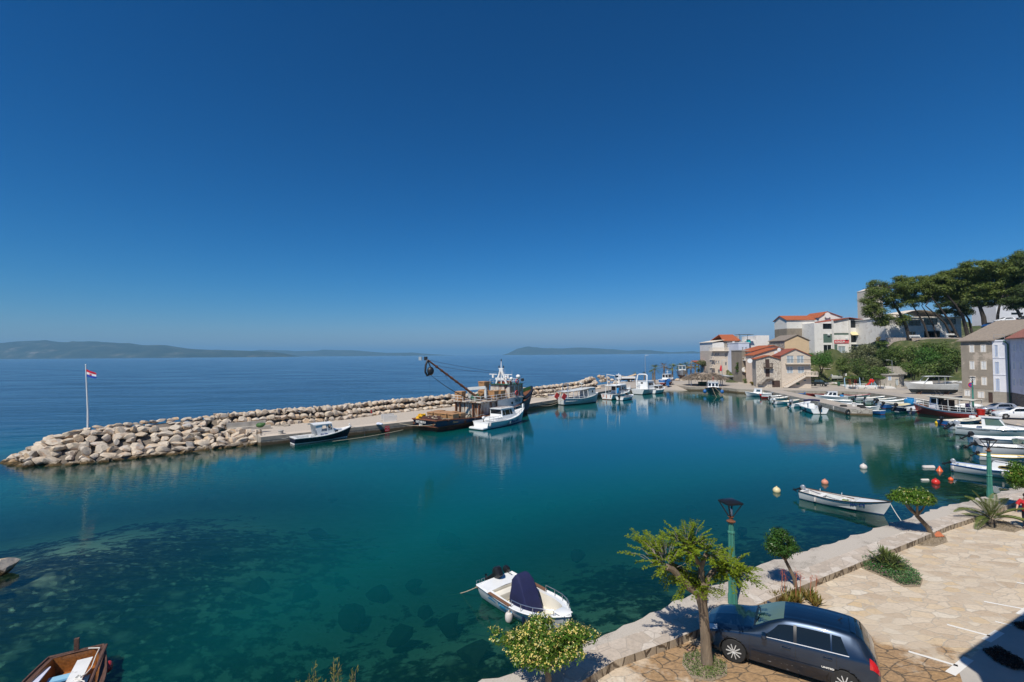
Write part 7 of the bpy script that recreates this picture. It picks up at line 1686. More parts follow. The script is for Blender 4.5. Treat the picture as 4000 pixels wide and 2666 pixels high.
bed_plants('flower_bed', 'bed of fleshy green ground plants with pink flowers round the fan palm', [(3366, 2195), (3420, 2168), (3480, 2175), (3545, 2210), (3600, 2265), (3590, 2292), (3530, 2292), (3450, 2255), (3370, 2222)], 4200, 'leaf_succulent', .30, .075, 2, pink=60)
bed_plants('tree_bed', 'round bed of low weeds at the foot of the pollarded tree', [(2672, 2560), (2720, 2550), (2790, 2570), (2838, 2600), (2836, 2640), (2780, 2662), (2705, 2650), (2668, 2600)], 1300, 'leaf_bush', .13, .05, 3, pink=6)
bed_plants('leaf_litter', 'dry leaf litter and weeds under the flat topped tree', [(3560, 2118), (3610, 2092), (3690, 2095), (3700, 2118), (3650, 2135), (3590, 2132)], 500, 'leaf_dry', .08, .05, 4)
bed_plants('palm_bed', 'brown soil bed with dry litter round the feather palm', [(3820, 2048), (3850, 2030), (3930, 2040), (3985, 2070), (3960, 2080), (3900, 2072), (3840, 2065)], 500, 'leaf_dry', .1, .06, 5)
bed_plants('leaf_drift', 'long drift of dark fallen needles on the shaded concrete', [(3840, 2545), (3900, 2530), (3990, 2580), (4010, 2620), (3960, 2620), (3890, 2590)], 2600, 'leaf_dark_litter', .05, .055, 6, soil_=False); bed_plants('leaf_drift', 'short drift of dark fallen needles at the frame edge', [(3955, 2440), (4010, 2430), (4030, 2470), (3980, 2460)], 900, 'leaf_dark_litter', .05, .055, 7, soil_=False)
tp_ = G(3662, 2098, ZP); m = MB(); m.box((0, 0, .12), (.42, .3, .04), rot=Matrix.Rotation(.5, 3, 'X')); o_ = m.build('roof_tile', 'terracotta'); o_.location = tp_; tag(o_, 'broken terracotta slab leaning against the flat topped tree', 'tile')
def tamarisk(px, py, d, label, seed, sc=1.0):
	top = D(px, py, d); t = thing('feathery_shrub', label, 'shrub', (top.x, top.y, 1.3)); rs = np.random.RandomState(seed); H_ = top.z-1.3; P = []; Al = []; m = MB()
	for i in range(46):
		a = rs.uniform(0, 6.28); r = rs.uniform(.02, 1)**.6*.52*sc; o = Vector((math.cos(a)*r*.2, math.sin(a)*r*.2, 0)); e = Vector((math.cos(a)*r, math.sin(a)*r, H_*(rs.uniform(.8, 1.0)-.30*(r/.52/sc)**2)))
		m.tube([o, o.lerp(e, .6)+Vector((0, 0, .2)), e], [.014, .008, .003], 4)
		for k in range(110): u = rs.uniform(.4, 1); q = o.lerp(e, u)+Vector((0, 0, .2*(1-abs(u-.6)*2.2)))+Vector(rs.normal(0, .05*(1.35-u), 3)); P.append(q); Al.append((e-o).normalized()+Vector(rs.normal(0, .35, 3)))
	m.build('stem', 'bark', t); leaf_mesh('foliage', 'leaf_tamarisk', t, P, rs.normal(0, 1, (len(P), 3)), .075, .14, rs, along=Al)
tamarisk(1205, 2588, 8.6, 'feathery yellow green shrub top, the smaller at the lower edge', 3, .9); tamarisk(1330, 2562, 8.4, 'feathery yellow green shrub top, the taller at the lower edge', 4, 1.0)
pm('paint_blue', (.008, .024, .055), .30, metal=.5, var=.12, coat=1.0, vs=.8); pm('paint_silver', (.52, .54, .56), .32, metal=.7, var=.03, coat=.8); pm('paint_white', (.74, .75, .75), .3, var=.03, coat=.6); pm('paint_dark', (.03, .035, .035), .35, metal=.3, var=.1, coat=.6); pm('paint_sky', (.02, .10, .32), .3, metal=.3, coat=.8)
pm('tail_red', (.55, .01, .015), .15, var=.2, coat=1.0); pm('lamp_clear', (.55, .62, .68), .12, var=.1, coat=1.0); pm('alloy', (.66, .66, .65), .4, metal=.3, var=.05); pm('scuffed', (.012, .016, .024), .35, var=.2, coat=.5, dirt=(.30, .33, .36), dirt_s=5.0, dirt_t=(.60, .66), stretch=(1, 1, 2.2))
def crom(P, t):
	n = len(P)-1; i = min(n-1, int(t)); u = t-i; p0 = P[max(0, i-1)]; p1 = P[i]; p2 = P[i+1]; p3 = P[min(n, i+2)]
	return [.5*((2*b)+(c-a)*u+(2*a-5*b+4*c-d)*u*u+(3*b-a-3*c+d)*u**3) for a, b, c, d in zip(p0, p1, p2, p3)]
GOLF = [(.0, .34, .50, .58, .52, .64, .30), (.07, .27, .68, .64, .68, .71, .42), (.30, .22, .82, .75, .79, .82, .56), (.7, .20, .875, .85, .83, .91, .64), (1.12, .20, .88, .91, .84, .985, .68), (1.40, .20, .88, .935, .85, 1.09, .68), (1.75, .20, .88, .95, .855, 1.285, .63), (2.12, .20, .88, .96, .855, 1.435, .58), (2.6, .20, .88, .975, .855, 1.48, .565), (3.15, .20, .88, .99, .85, 1.485, .57), (3.62, .21, .875, 1.0, .845, 1.455, .56), (3.86, .24, .865, 1.01, .835, 1.36, .56), (4.04, .28, .845, .98, .81, 1.13, .57), (4.14, .32, .81, .86, .77, .95, .57), (4.20, .40, .72, .70, .68, .74, .5)]
def car(label, loc, rz, paint, res=(84, 30), side_mat=None, details=True, s=1.0, group=None, name='parked_car'):
	t = thing(name, label, 'car', loc, rz, group); t.scale = (s, s, s); K = GOLF
	def S(u, v, sd=1):
		"""u along the car 0..1 (by x), v from sill to roof centre 0..5"""
		x = u*4.2; i = 0
		while i < len(K)-2 and K[i+1][0] < x: i += 1
		tt = i+(x-K[i][0])/(K[i+1][0]-K[i][0]); _, bot, w, belt, wb, top, wt = crom(K, tt)
		C = [(w-.07, bot), (w, lerp(bot, belt, .42)), (wb, belt), (lerp(wb, wt, .90), lerp(belt, top, .90)), (wt*.62, top+.012), (0, top+.025)]
		y, z = crom(C, v) if not 1.55 < v < 3.0 else (crom(C, v) if v < 2 else (lerp(C[2][0], C[3][0], v-2)+.02*math.sin((v-2)*3.14), lerp(C[2][1], C[3][1], v-2)))
		return Vector((x, sd*max(0, y), z))
	nu, nv = res; V = [v*5/nv for v in range(nv+1)]
	xs = sorted([i/nu for i in range(nu+1)]); m = MB()
	for sd in (-1, 1):
		g = [[S(u, v, sd) for v in V] for u in xs]; vs_ = [p for r_ in g for p in r_]; fs = []; n_ = nv+1
		for i in range(nu):
			for j in range(nv):
				c_ = (g[i][j]+g[i+1][j+1])/2
				if min(math.hypot(c_.x-.86, c_.z-.33), math.hypot(c_.x-3.44, c_.z-.33)) < .365 and V[j] < 1.9: continue
				fs.append((i*n_+j, (i+1)*n_+j, (i+1)*n_+j+1, i*n_+j+1))
		m.add(vs_, fs)
	for e in (0, nu):
		a = [S(xs[e], v, -1) for v in V]+[S(xs[e], v, 1) for v in reversed(V[:-1])]; m.add(a, [tuple(range(len(a)))])
	m.build('body', paint, t, sharp=50)
	m = MB(); m.b2((.25, -.8, .2), (3.98, .8, .3)); m.b2((1.3, -.79, .3), (2.95, .79, .8)); m.b2((.1, -.55, .3), (4.0, .55, .72)); m.build('underbody', 'black_plastic', t)
	def patch(nm, u0, u1, v0, v1, mat, sides=(-1, 1), off=.006, k=(10, 5), trim=None, du=0.0):
		for sd in sides:
			p = MB(); g = []
			for i in range(k[0]+1):
				row = []
				for j in range(k[1]+1):
					v = lerp(v0, v1, j/k[1]); f = (v-v0)/(v1-v0) if v1 != v0 else 0
					u = lerp(u0+du*f, u1-(trim or 0)*f, i/k[0]); q = S(u, v, sd); a = S(min(1, u+.004), v, sd)-S(max(0, u-.004), v, sd); b_ = S(u, min(5, v+.05), sd)-S(u, max(0, v-.05), sd); n_ = a.cross(b_)
					if n_.length > 1e-9: n_.normalize()
					if (n_.y*sd < 0 and abs(n_.y) > .2) or (abs(n_.y) <= .2 and n_.z < 0): n_ = -n_
					row.append(q+n_*off)
				g.append(row)
			p.loft(g); yield p.build(nm, mat, t, sharp=0)
	def go(*a, **k): return list(patch(*a, **k))
	go('windscreen', .335, .50, 3.35, 5, 'glass_green' if details else 'car_glass', off=.004, k=(8, 8)); go('windscreen_side', .345, .49, 3.0, 3.36, paint, off=.001, k=(4, 2))
	go('rear_window', .885, .957, 3.3, 5, 'car_glass', k=(6, 6))
	for sd in (-1, 1):
		for u0, u1, du, tr in ((.375, .555, .095, 0), (.572, .752, 0, 0), (.760, .842, 0, .035)): go('window', u0, u1, 2.10, 2.86, 'car_glass', (sd,), .006, (8, 4), tr, du)
		go('pillar_trim', .555, .572, 2.06, 2.9, 'black_plastic', (sd,), .005, (2, 4))
		go('tail_light', .945, .992, 1.62, 2.35, 'tail_red', (sd,), .012, (5, 4)); go('headlight', .012, .105, 2.0, 2.9, 'lamp_clear', (sd,), .008, (5, 3), .01, .02)
		for u in (.30, .563, .78): go('door_seam', u, u+.0022, .35, 2.0, 'black_plastic', (sd,), .003, (1, 8))
		if details:
			if side_mat: go('scuffed_paint', .31, .77, .12, 1.05, side_mat, (sd,), .0035, (8, 4))
			go('side_moulding', .315, .765, 1.02, 1.10, 'paint_blue', (sd,), .016, (10, 1)); go('window_trim', .372, .845, 2.03, 2.07, 'alloy', (sd,), .009, (12, 1))
			for u in (.515, .735): q = S(u, 1.72, sd); h = MB(); rbox(h, q+Vector((0, sd*.028, 0)), (.2, .03, .035), .012); h.build('door_handle', paint, t)
		q = S(.39, 2.12, sd); h = MB(); rbox(h, q+Vector((.0, sd*.12, .05)), (.12, .22, .14), .04); h.build('side_mirror', paint, t)
		for x in (.86, 3.44):
			w = MB(); w.lathe([(.19, -.11), (.30, -.105), (.325, -.06), (.325, .06), (.30, .105), (.19, .11)], (x, sd*.765, .325), 28, axis='Y'); W = w.build('wheel', 'rubber', t)
			w = MB(); yo = sd*.872; w.lathe([(.205, -.012), (.215, .004), (.19, .012)], (x, yo-sd*.012, .325), 28, axis='Y')
			for k in range(10):
				a = k*.6283; w.beam((x+.05*math.cos(a), yo-sd*.004, .325+.05*math.sin(a)), (x+.195*math.cos(a), yo-sd*.008, .325+.195*math.sin(a)), .02, .075, up=(0, 1, 0))
			w.lathe([(.06, -.01), (.055, .012), (.02, .016)], (x, yo-sd*.004, .325), 16, axis='Y'); w.build('rim', 'alloy', W)
			w = MB(); w.lathe([(.18, -.01), (.18, .01)], (x, yo-sd*.03, .325), 24, axis='Y'); w.build('brake_disc', 'dark_metal', W)
			w = MB(); w.tube([Vector((x+.372*math.cos(R(a)), S((x+.372*math.cos(R(a)))/4.2, .9, sd).y*.985, .325+.372*math.sin(R(a)))) for a in range(-20, 201, 10)], .018, 6); w.build('wheel_arch', 'black_plastic', t)
	h = MB(); h.b2((-.012, -.3, .38), (.03, .3, .52)); h.build('grille', 'black_plastic', t)
	if details:
		go('spoiler', .858, .885, 3.6, 5, paint, off=.022, k=(3, 6))
		h = MB(); h.tube([(3.35, 0, 1.49), (3.46, 0, 1.58)], .012, 6); h.build('aerial', 'black_plastic', t)
		for sd in (-1, 1): h = MB(); q = S(.335, 4.2, sd); h.tube([S(.338, 3.9, sd)+Vector((0, 0, .02)), S(.352, 4.75, sd)+Vector((0, 0, .02))], .012, 5); h.build('wiper', 'black_plastic', t)
		h = MB(); h.loft([[S(.322, v, sd)+Vector((0, 0, .006)) for sd, v in ((-1, 3.3), (-1, 4), (-1, 4.6), (1, 5), (1, 4.6), (1, 4), (1, 3.3))], [S(.338, v, sd)+Vector((0, 0, .006)) for sd, v in ((-1, 3.3), (-1, 4), (-1, 4.6), (1, 5), (1, 4.6), (1, 4), (1, 3.3))]]); h.build('cowl_panel', 'black_plastic', t)
		q = S(.735, 1.16, -1); text('lettering', 'UNITED', 'text_white', t, .055, plane_m(q+Vector((0, -.012, 0)), (1, 0, 0), (0, 0, 1)), sx=1.4, bold=.002)
	return t
fw, rw = G(2867, 2590, ZP), G(3311, 2726, ZP); d_ = (rw-fw); rz = math.atan2(d_.y, d_.x); o_ = fw-Matrix.Rotation(rz, 3, 'Z') @ Vector((.86, -.86, 0))
car('dark blue five door hatchback with scuffed doors parked by the pollarded tree', (o_.x, o_.y, ZP), rz, 'paint_blue', (110, 36), 'scuffed')
def simple_car(px, z, rz, paint, label, s=1.0, group=None):
	p = G(px[0], px[1], z); M3 = Matrix.Rotation(rz, 3, 'Z'); o = p-M3 @ Vector((.86*s, -.8*s, 0)); return car(label, (o.x, o.y, z), rz, paint, (30, 14), None, False, s, group)
simple_car((3869, 1617), 1.08, -.28, 'paint_silver', 'silver three door hatchback parked beside the red tub on the bank', 1.0); simple_car((3928, 1637), 1.1, -.35, 'paint_white', 'white car cut by the frame edge parked on the bank')
for px, z, pt, lb, rz in (((3885, 1264), 16.4, 'paint_white', 'white hatchback parked on the upper road behind pine trunks', -.2), ((3845, 1283), 15.4, 'paint_sky', 'blue car parked on the upper road half behind pine trunks', .3), ((3970, 1256), 16.8, 'paint_dark', 'dark car parked on the upper road at the frame edge', -.2)):
	p = D(px[0], px[1], 120); car(lb, (p.x, p.y, p.z), rz, pt, (24, 12), None, False)
def wheel(root, x, y, r, w=.2):
	m = MB(); m.lathe([(r*.6, -w/2), (r, -w*.4), (r, w*.4), (r*.6, w/2)], (x, y, r), 16, axis='Y'); o = m.build('wheel', 'rubber', root); m = MB(); m.lathe([(r*.55, -w*.52), (r*.5, w*.52)], (x, y, r), 12, axis='Y'); m.build('rim', 'alloy', o)
p = G(3203, 1511, 1.0); t = thing('pickup_truck', 'dark grey pickup truck facing the water beside the cream house', 'truck', (p.x+.2, p.y+4.6, 1.0), R(-68))
m = MB(); m.loft([[(x, y, z) for y, z in ((-.85, .45), (-.86, .8), (-.8, h), (0, h+.04), (.8, h), (.86, .8), (.85, .45))] for x, h in ((0, 1.05), (1.7, 1.05), (1.75, 1.08), (3.4, 1.1), (4.5, 1.0), (4.75, .9))], cap0=True, cap1=True); m.build('body', 'paint_dark', t)
cabin(t, 1.75, 3.5, .8, .8, 1.05, 1.08, .62, .5, .12, .82, 'paint_dark', 'paint_dark', 'glass_blue', .03, ((.08, .48), (.54, .92)), (.1, .9), 1, 1, .04, fv=(.1, .92)); m = MB(); m.b2((4.74, -.6, .6), (4.79, .6, .85)); m.build('grille', 'galv', t)
for y in (-.62, .62): m = MB(); m.b2((4.7, y-.16, .72), (4.77, y+.16, .9)); m.build('headlight', 'lamp_clear', t)
for x in (.95, 3.85):
	for y in (-.78, .78): wheel(t, x, y, .36)
a, c = G(2404, 1493, 1.0), G(2468, 1495, 1.0); t = thing('flatbed_truck', 'white flatbed truck loaded with long boards near the mound of rocks', 'truck', (a.x, a.y, 1.0), .05)
m = MB(); rbox(m, (.95, 0, 1.55), (1.5, 1.9, 1.6), .2, 0, None, .92); m.build('cab', 'paint_white', t); m = MB(); m.b2((.15, -.97, 1.6), (1.0, -.93, 2.1)); m.build('window', 'car_glass', t); m = MB(); m.b2((.2, -.8, 1.5), (.16, .8, 2.1)); m.build('windscreen', 'car_glass', t)
m = MB(); m.b2((1.75, -1.0, 1.1), (6.2, 1.0, 1.25)); m.b2((1.75, -1.03, 1.25), (6.2, -.98, 1.75)); m.b2((1.75, .98, 1.25), (6.2, 1.03, 1.75)); m.b2((1.75, -1, 1.25), (1.82, 1, 2.0)); m.build('flatbed', 'white_paint', t); m = MB(); m.b2((.5, -.5, .6), (6.0, .5, 1.0)); m.build('chassis', 'dark_metal', t)
for x in (1.0, 4.6):
	for y in (-.85, .85): wheel(t, x, y, .42, .3)
m = MB()
for k in range(6): m.beam((2.0, -.7+k*.25, 2.0-.06*k), (4.2, -.6+k*.25, 1.55), .2, .06); m.beam((3.6, -.7+k*.25, 1.6), (6.6, -.7+k*.22, 2.3+.05*k), .22, .06)
tag(m.build('timber_load', 'plaster_tan'), 'heap of long light boards lying on the flatbed truck', 'boards'); bpy.data.objects['timber_load'].location = (a.x, a.y, 1.0)
class House:
	"""a house whose front stands between two photo pixels; u along the front, y inwards, z up"""
	def __init__(s, name, label, A, B, dep, cat='house', zb=None):
		s.a, s.b = Vector(A), Vector(B); d = s.b-s.a; s.W = math.hypot(d.x, d.y); s.dep = dep; zb = s.a.z if zb is None else zb
		s.t = thing(name, label, cat, (s.a.x, s.a.y, zb), math.atan2(d.y, d.x)); s.zb = zb; s.ex = Vector((d.x, d.y, 0)).normalized(); s.n = Vector((s.ex.y, -s.ex.x, 0)); s.top = 0
	def uz(s, x, y):
		r = ray(x, y); o = Vector((0, 0, CAM_H)); k = (Vector((s.a.x, s.a.y, 0))-o).dot(s.n)/r.dot(s.n); p = o+r*k
		return (p-Vector((s.a.x, s.a.y, 0))).dot(s.ex), p.z-s.zb
	def walls(s, mat, top, holes=(), apex=None, name='wall', z0=-1.5, u0=0, u1=None, side=None):
		u1 = s.W if u1 is None else u1; m = MB(); H = []
		for h in holes:
			(a, zt), (b, zb_) = s.uz(h[0], h[1]), s.uz(h[2], h[3]); a, b = sorted((max(u0+.02, a), min(u1-.02, b))); zb_, zt = sorted((zb_, zt)); H.append((a, max(z0+.01, zb_), b, min(top-.02, zt), h[4] if len(h) > 4 else 'w'))
		us = sorted({u0, u1, *[h[0] for h in H], *[h[2] for h in H]}); zs = sorted({z0, top, *[h[1] for h in H], *[h[3] for h in H]})
		for ua, ub in zip(us, us[1:]):
			for za, zb_ in zip(zs, zs[1:]):
				c = ((ua+ub)/2, (za+zb_)/2)
				if any(h[0] < c[0] < h[2] and h[1] < c[1] < h[3] for h in H): continue
				m.quad((ua, 0, za), (ub, 0, za), (ub, 0, zb_), (ua, 0, zb_))
		r = .16
		for a, b, c, d, k in H: m.quad((a, 0, b), (a, r, b), (a, r, d), (a, 0, d)); m.quad((c, 0, b), (c, r, b), (c, r, d), (c, 0, d)); m.quad((a, 0, b), (c, 0, b), (c, r, b), (a, r, b)); m.quad((a, 0, d), (c, 0, d), (c, r, d), (a, r, d))
		D_ = s.dep
		if apex: m.add([(u0, 0, top), (u1, 0, top), (apex[0], 0, apex[1])], [(0, 1, 2)], 0, False)
		m.build(name, mat, s.t)
		w = MB(); q = [(u0, .004), (u0, D_), (u1, D_), (u1, .004)]; w.add([(x, y, z) for z in (z0, top-.01) for x, y in q]+([(apex[0], D_, apex[1])] if apex else []), [(0, 1, 5, 4), (1, 2, 6, 5), (2, 3, 7, 6), (4, 5, 6, 7)]+([(5, 6, 8)] if apex else []), 0, False); w.build('side_wall', side or mat, s.t)
		for h in H: s.window(*h)
		s.top = max(s.top, top); return s
	def window(s, a, b, c, d, k):
		y = .14; fw = .07
		if k in 'wp':
			m = MB();
			for q in (((a, b), (a+fw, d)), ((c-fw, b), (c, d)), ((a, b), (c, b+fw)), ((a, d-fw), (c, d)), (((a+c)/2-.04, b), ((a+c)/2+.04, d))): m.b2((q[0][0], y-.05, q[0][1]), (q[1][0], y, q[1][1]))
			o = m.build('window', 'white_paint', s.t); m = MB(); m.quad((a, y-.02, b), (c, y-.02, b), (c, y-.02, d), (a, y-.02, d)); m.build('pane', 'glass_dark' if k == 'w' else 'glass_pale', o); m = MB(); m.b2((a-.08, -.07, b-.08), (c+.08, .1, b)); m.build('sill', 'stone_trim', o)
		elif k in 'sb':
			mt = 'white_wood' if k == 's' else 'pale_blue_shutter'; m = MB(); n = max(4, int((d-b)/.16))
			m.b2((a-.07, -.04, d), (c+.07, .05, d+.08)); m.b2((a-.07, -.04, b-.08), (c+.07, .05, b)); m.b2((a-.09, -.03, b), (a, .04, d)); m.b2((c, -.03, b), (c+.09, .04, d)); o = m.build('window', 'white_paint' if k == 'b' else 'stone_trim', s.t)
			for q in ((a, (a+c)/2-.02), ((a+c)/2+.02, c)):
				m = MB(); m.b2((q[0], .01, b), (q[1], .05, d));
				for i in range(n): z = b+(i+.5)*(d-b)/n; m.b2((q[0]+.05, -.015, z-.03), (q[1]-.05, .01, z+.02))
				m.build('shutter', mt, o)
		elif k == 'd': m = MB(); m.b2((a, y-.06, b), (c, y, d)); [m.b2((lerp(a, c, i/4)-.01, y-.075, b), (lerp(a, c, i/4)+.01, y-.06, d)) for i in range(1, 4)]; m.build('door', 'brown_wood', s.t)
		elif k == 'x':
			m = MB(); m.quad((a, y, b), (c, y, b), (c, y, d), (a, y, d)); o = m.build('glazing', 'glass_dark', s.t); m = MB(); nn = max(2, int((c-a)/1.3))
			for i in range(nn+1): u = lerp(a, c, i/nn); m.b2((u-.04, y-.06, b), (u+.04, y-.005, d))
			m.b2((a, y-.05, lerp(b, d, .55)), (c, y-.005, lerp(b, d, .55)+.07)); m.build('frame', 'dark_metal', o)
		elif k == 'g': m = MB(); m.quad((a, s.dep*.6, b), (c, s.dep*.6, b), (c, s.dep*.6, d), (a, s.dep*.6, d)); m.build('shade_backing', 'interior', s.t)  # near-black sheet set back in the hole, standing in for the unlit inside
		elif k == 't': m = MB(); m.quad((a, y-.05, b), (c, y-.05, b), (c, y-.05, d), (a, y-.05, d)); m.build('boarded_window', 'glass_green', s.t)
	def slabroof(s, pts, th, mat, name='roof'): m = MB(); m.prism(pts, (0, 0, th), 0); return m.build(name, mat, s.t)
	def gable(s, eave, ap, mat, over=.35, th=.16):
		"""ridge runs inwards from the front"""
		D_ = s.dep; m = MB()
		for u, sg in ((0, -1), (s.W, 1)):
			k = (ap[1]-eave)/max(.1, abs(ap[0]-u)); ue = u+sg*over; ze = eave-k*over
			m.prism([(ue, -over, ze), (ap[0], -over, ap[1]), (ap[0], D_+over, ap[1]), (ue, D_+over, ze)], (0, 0, th))
		return m.build('roof', mat, s.t)
	def ridge(s, eave, rise, mat, over=.4, th=.16, back=True):
		"""ridge runs parallel to the front"""
		D_ = s.dep; k = rise/(D_/2); m = MB(); m.prism([(-over, -over, eave-k*over), (s.W+over, -over, eave-k*over), (s.W+over, D_/2, eave+rise), (-over, D_/2, eave+rise)], (0, 0, th)); m.prism([(-over, D_+over, eave-k*over), (s.W+over, D_+over, eave-k*over), (s.W+over, D_/2, eave+rise), (-over, D_/2, eave+rise)], (0, 0, th)); o = m.build('roof', mat, s.t)
		g = MB(); [g.add([(u, 0, eave), (u, D_, eave), (u, D_/2, eave+rise)], [(0, 1, 2)], 0, False) for u in (0, s.W)]; g.build('gable_wall', 'plaster_white', s.t); return o
	def flat(s, top, mat='concrete_white', over=.1): m = MB(); m.b2((-over, -over, top), (s.W+over, s.dep+over, top+.25)); return m.build('roof', mat, s.t)
	def balcony(s, x0, x1, y0, y1, out=1.1, mat='plaster_cream', metal=False):
		(a, zt), (b, zb_) = s.uz(x0, y0), s.uz(x1, y1); m = MB(); m.b2((a, -out, zb_), (b, -.003, zb_+.22)); o = m.build('balcony', mat, s.t); r = MB(); zt = max(zt, zb_+.9); n = max(3, int((b-a)/(.32 if not metal else .16)))
		r.b2((a, -out, zt-.12), (b, -out+.14, zt)) if not metal else r.tube([(a, -out, zt), (b, -out, zt)], .03, 5)
		for i in range(n+1): u = lerp(a+.06, b-.06, i/n); r.b2((u-.06, -out+.02, zb_+.22), (u+.06, -out+.12, zt-.1)) if not metal else r.tube([(u, -out, zb_+.2), (u, -out, zt)], .015, 4)
		for u in (a, b-.14): r.b2((u, -out, zt-.12), (u+.14, 0, zt)) if not metal else None
		r.build('balustrade', mat if not metal else 'dark_metal', o); return o
	def dish(s, x, y, r=.5): u, z = s.uz(x, y); m = MB(); m.lathe([(.03, .0), (r*.6, -.06), (r, -.2)], (u, -.5, z), 16, axis='Y'); m.tube([(u, -.5, z), (u, 0, z-.3)], .03, 5); m.build('satellite_dish', 'white_paint', s.t)
	def ac(s, x, y): u, z = s.uz(x, y); m = MB(); m.b2((u-.4, -.35, z-.28), (u+.4, -.003, z+.28)); m.lathe([(.2, -.01), (.2, .01)], (u-.1, -.36, z), 12, axis='Y'); m.build('air_conditioner', 'grey_white', s.t)
def P2(x0, x1, y, d): return D(x0, y, d), D(x1, y, d)
h = House('apartment_building', 'four storey cream apartment block with balconies and orange tiled roof', *P2(2785, 2890, 1466, 165), 11, 'building')
tz = h.uz(2800, 1338)[1]; hm = h.uz(2800, 1371)[1]; uw = h.uz(2830, 1400)[0]
h.walls('stone_tiles', hm, [(2793.6, 1378.5, 2800.2, 1389), (2803, 1378.5, 2809.6, 1389), (2795, 1410, 2801.5, 1420), (2804.6, 1410, 2811, 1420), (2831, 1380, 2839, 1394.6), (2832, 1414.4, 2840, 1429), (2850, 1374, 2857, 1391), (2878, 1374, 2886, 1391), (2851.5, 1409, 2859, 1425), (2804.6, 1444, 2813.4, 1458, 'w'), (2853, 1441.5, 2866, 1458, 'w'), (2837, 1448, 2844, 1462, 'd')])
h.walls('masonry_rough', h.uz(2840, 1333)[1], [(2840, 1345, 2860, 1368), (2872, 1345, 2887, 1356)], z0=hm, u0=uw, name='upper_wall'); h.walls('plaster_white', tz, z0=hm, u0=0, u1=uw-.01, name='attic_wall')
e = h.uz(2840, 1333)[1]; a1 = h.uz(2822, 1333)[0]; m = MB(); m.prism([(a1, -.5, e), (h.W+.4, -.5, e), (h.W+.4, 5.5, e+2.3), (a1+1.2, 5.5, e+2.3)], (0, 0, .15)); m.prism([(a1+1.2, 5.5, e+2.3), (h.W+.4, 5.5, e+2.3), (h.W+.4, 11.5, e), (a1, 11.5, e)], (0, 0, .15)); m.build('roof', 'roof_orange', h.t); m = MB(); m.prism([(-.3, -.3, tz+.0), (uw-.02, -.3, tz+.75), (uw-.02, 11, tz+.75), (-.3, 11, tz)], (0, 0, .15)); m.build('attic_roof', 'plaster_cream', h.t)
for q in ((2767, 2888, 1359, 1372), (2768, 2785.5, 1392, 1405.5), (2769, 2785.5, 1424, 1437), (2847, 2888, 1391, 1403), (2848, 2866, 1424, 1436)): h.balcony(*q)
h.ac(2864, 1337)
m = MB(); u_, z_ = h.uz(2898, 1320); m.b2((u_-.4, 3, z_-1.5), (u_+.4, 3.8, z_+.8)); m.build('chimney', 'masonry_pink', h.t)
h = House('townhouse', 'narrow pale blue townhouse between apartment block and white block', *P2(2887, 2929, 1478, 157), 8); tp = h.uz(2900, 1341)[1]; h.walls('plaster_blue', tp, [(2899, 1357, 2904.5, 1369), (2912, 1357, 2917.5, 1369), (2900, 1397, 2910, 1418)]); h.flat(tp, 'plaster_bright'); m = MB(); u_, z_ = h.uz(2940, 1333); m.b2((u_-1, 2, z_-.6), (u_+.3, 2.1, z_+.6)); m.build('hanging_towel', 'teal_cloth', h.t)
m = MB(); m.tube([(1, 1, tp), (1, 1, tp+2.8)], .06, 5); m.tube([(h.W, 1, tp), (h.W, 1, tp+2.8)], .06, 5); m.b2((.6, .8, tp+2.8), (h.W+2, 4, tp+2.9)); m.build('pergola', 'dark_metal', h.t)
h = House('white_block', 'plain white flat roofed block behind the peach gabled houses', *P2(2928, 3008, 1478, 160), 10); tp = h.uz(2990, 1311)[1]; us = h.uz(2954, 1340)[0]; h.walls('plaster_white', tp, u0=us); h.walls('plaster_white', h.uz(2940, 1333)[1], u0=0, u1=us-.01, name='lower_wall')
h = House('terrace_house', 'beige terrace house with blue shuttered windows and laundry below', *P2(2900, 2956, 1496, 146), 7); tp = h.uz(2920, 1371)[1]; h.walls('plaster_brown', tp, [(2918, 1380, 2930, 1394, 'b'), (2938, 1380, 2946, 1394, 'b'), (2915, 1465, 2930, 1488, 'p')]); h.flat(tp, 'concrete_grey'); h.balcony(2900, 2938, 1396, 1409, 1.2, 'plaster_white'); h.balcony(2903, 2952, 1437, 1455, 1.4, 'plaster_tan'); h.dish(2928, 1410, .7); h.dish(2902, 1444, .7)
cl = MB();
for px, mt in ((2911, 0), (2920, 1)): u_, z_ = h.uz(px, 1455); cl.b2((u_-.35, -1.55, z_-1.0), (u_+.3, -1.52, z_+.9), mt)
cl.build('laundry', ['pink_cloth', 'lilac_cloth'], h.t)
for lb, A, B, ev, ap, d, dp in (('wide peach house with low red gable behind the stone house', 2937, 3082, 1374, (3019, 1351), 143, 8), ('peach gabled house with satellite dishes directly behind the stone house', 2948, 3076, 1388, (3034, 1361), 137, 5)):
	h = House('gabled_house', lb, *P2(A, B, 1492, d), dp); e = h.uz(A, ev)[1]; a_ = h.uz(*ap); h.walls('plaster_peach', e, (), a_); h.gable(e, a_, 'roof_orange')
h.dish(3026, 1379, .55); h.dish(3038, 1367, .55)
h = House('stone_house', 'rough stone house with orange roof, wooden balcony and arched cellar door', G(2955, 1513.5, 1.0), G(3052, 1515, 1.0), 9); e = h.uz(2955, 1404)[1]; a_ = h.uz(3003, 1391)
h.walls('masonry_house', e, [(2989, 1403.5, 3005.5, 1436, 'd'), (2990, 1442, 3007, 1473, 'd'), (3016, 1487, 3047.5, 1514, 'd'), (3013.6, 1443.4, 3024, 1448.5)], a_); h.gable(e, a_, 'roof_orange'); h.balcony(2982, 3017.5, 1420, 1437.5, 1.0, 'brown_wood')
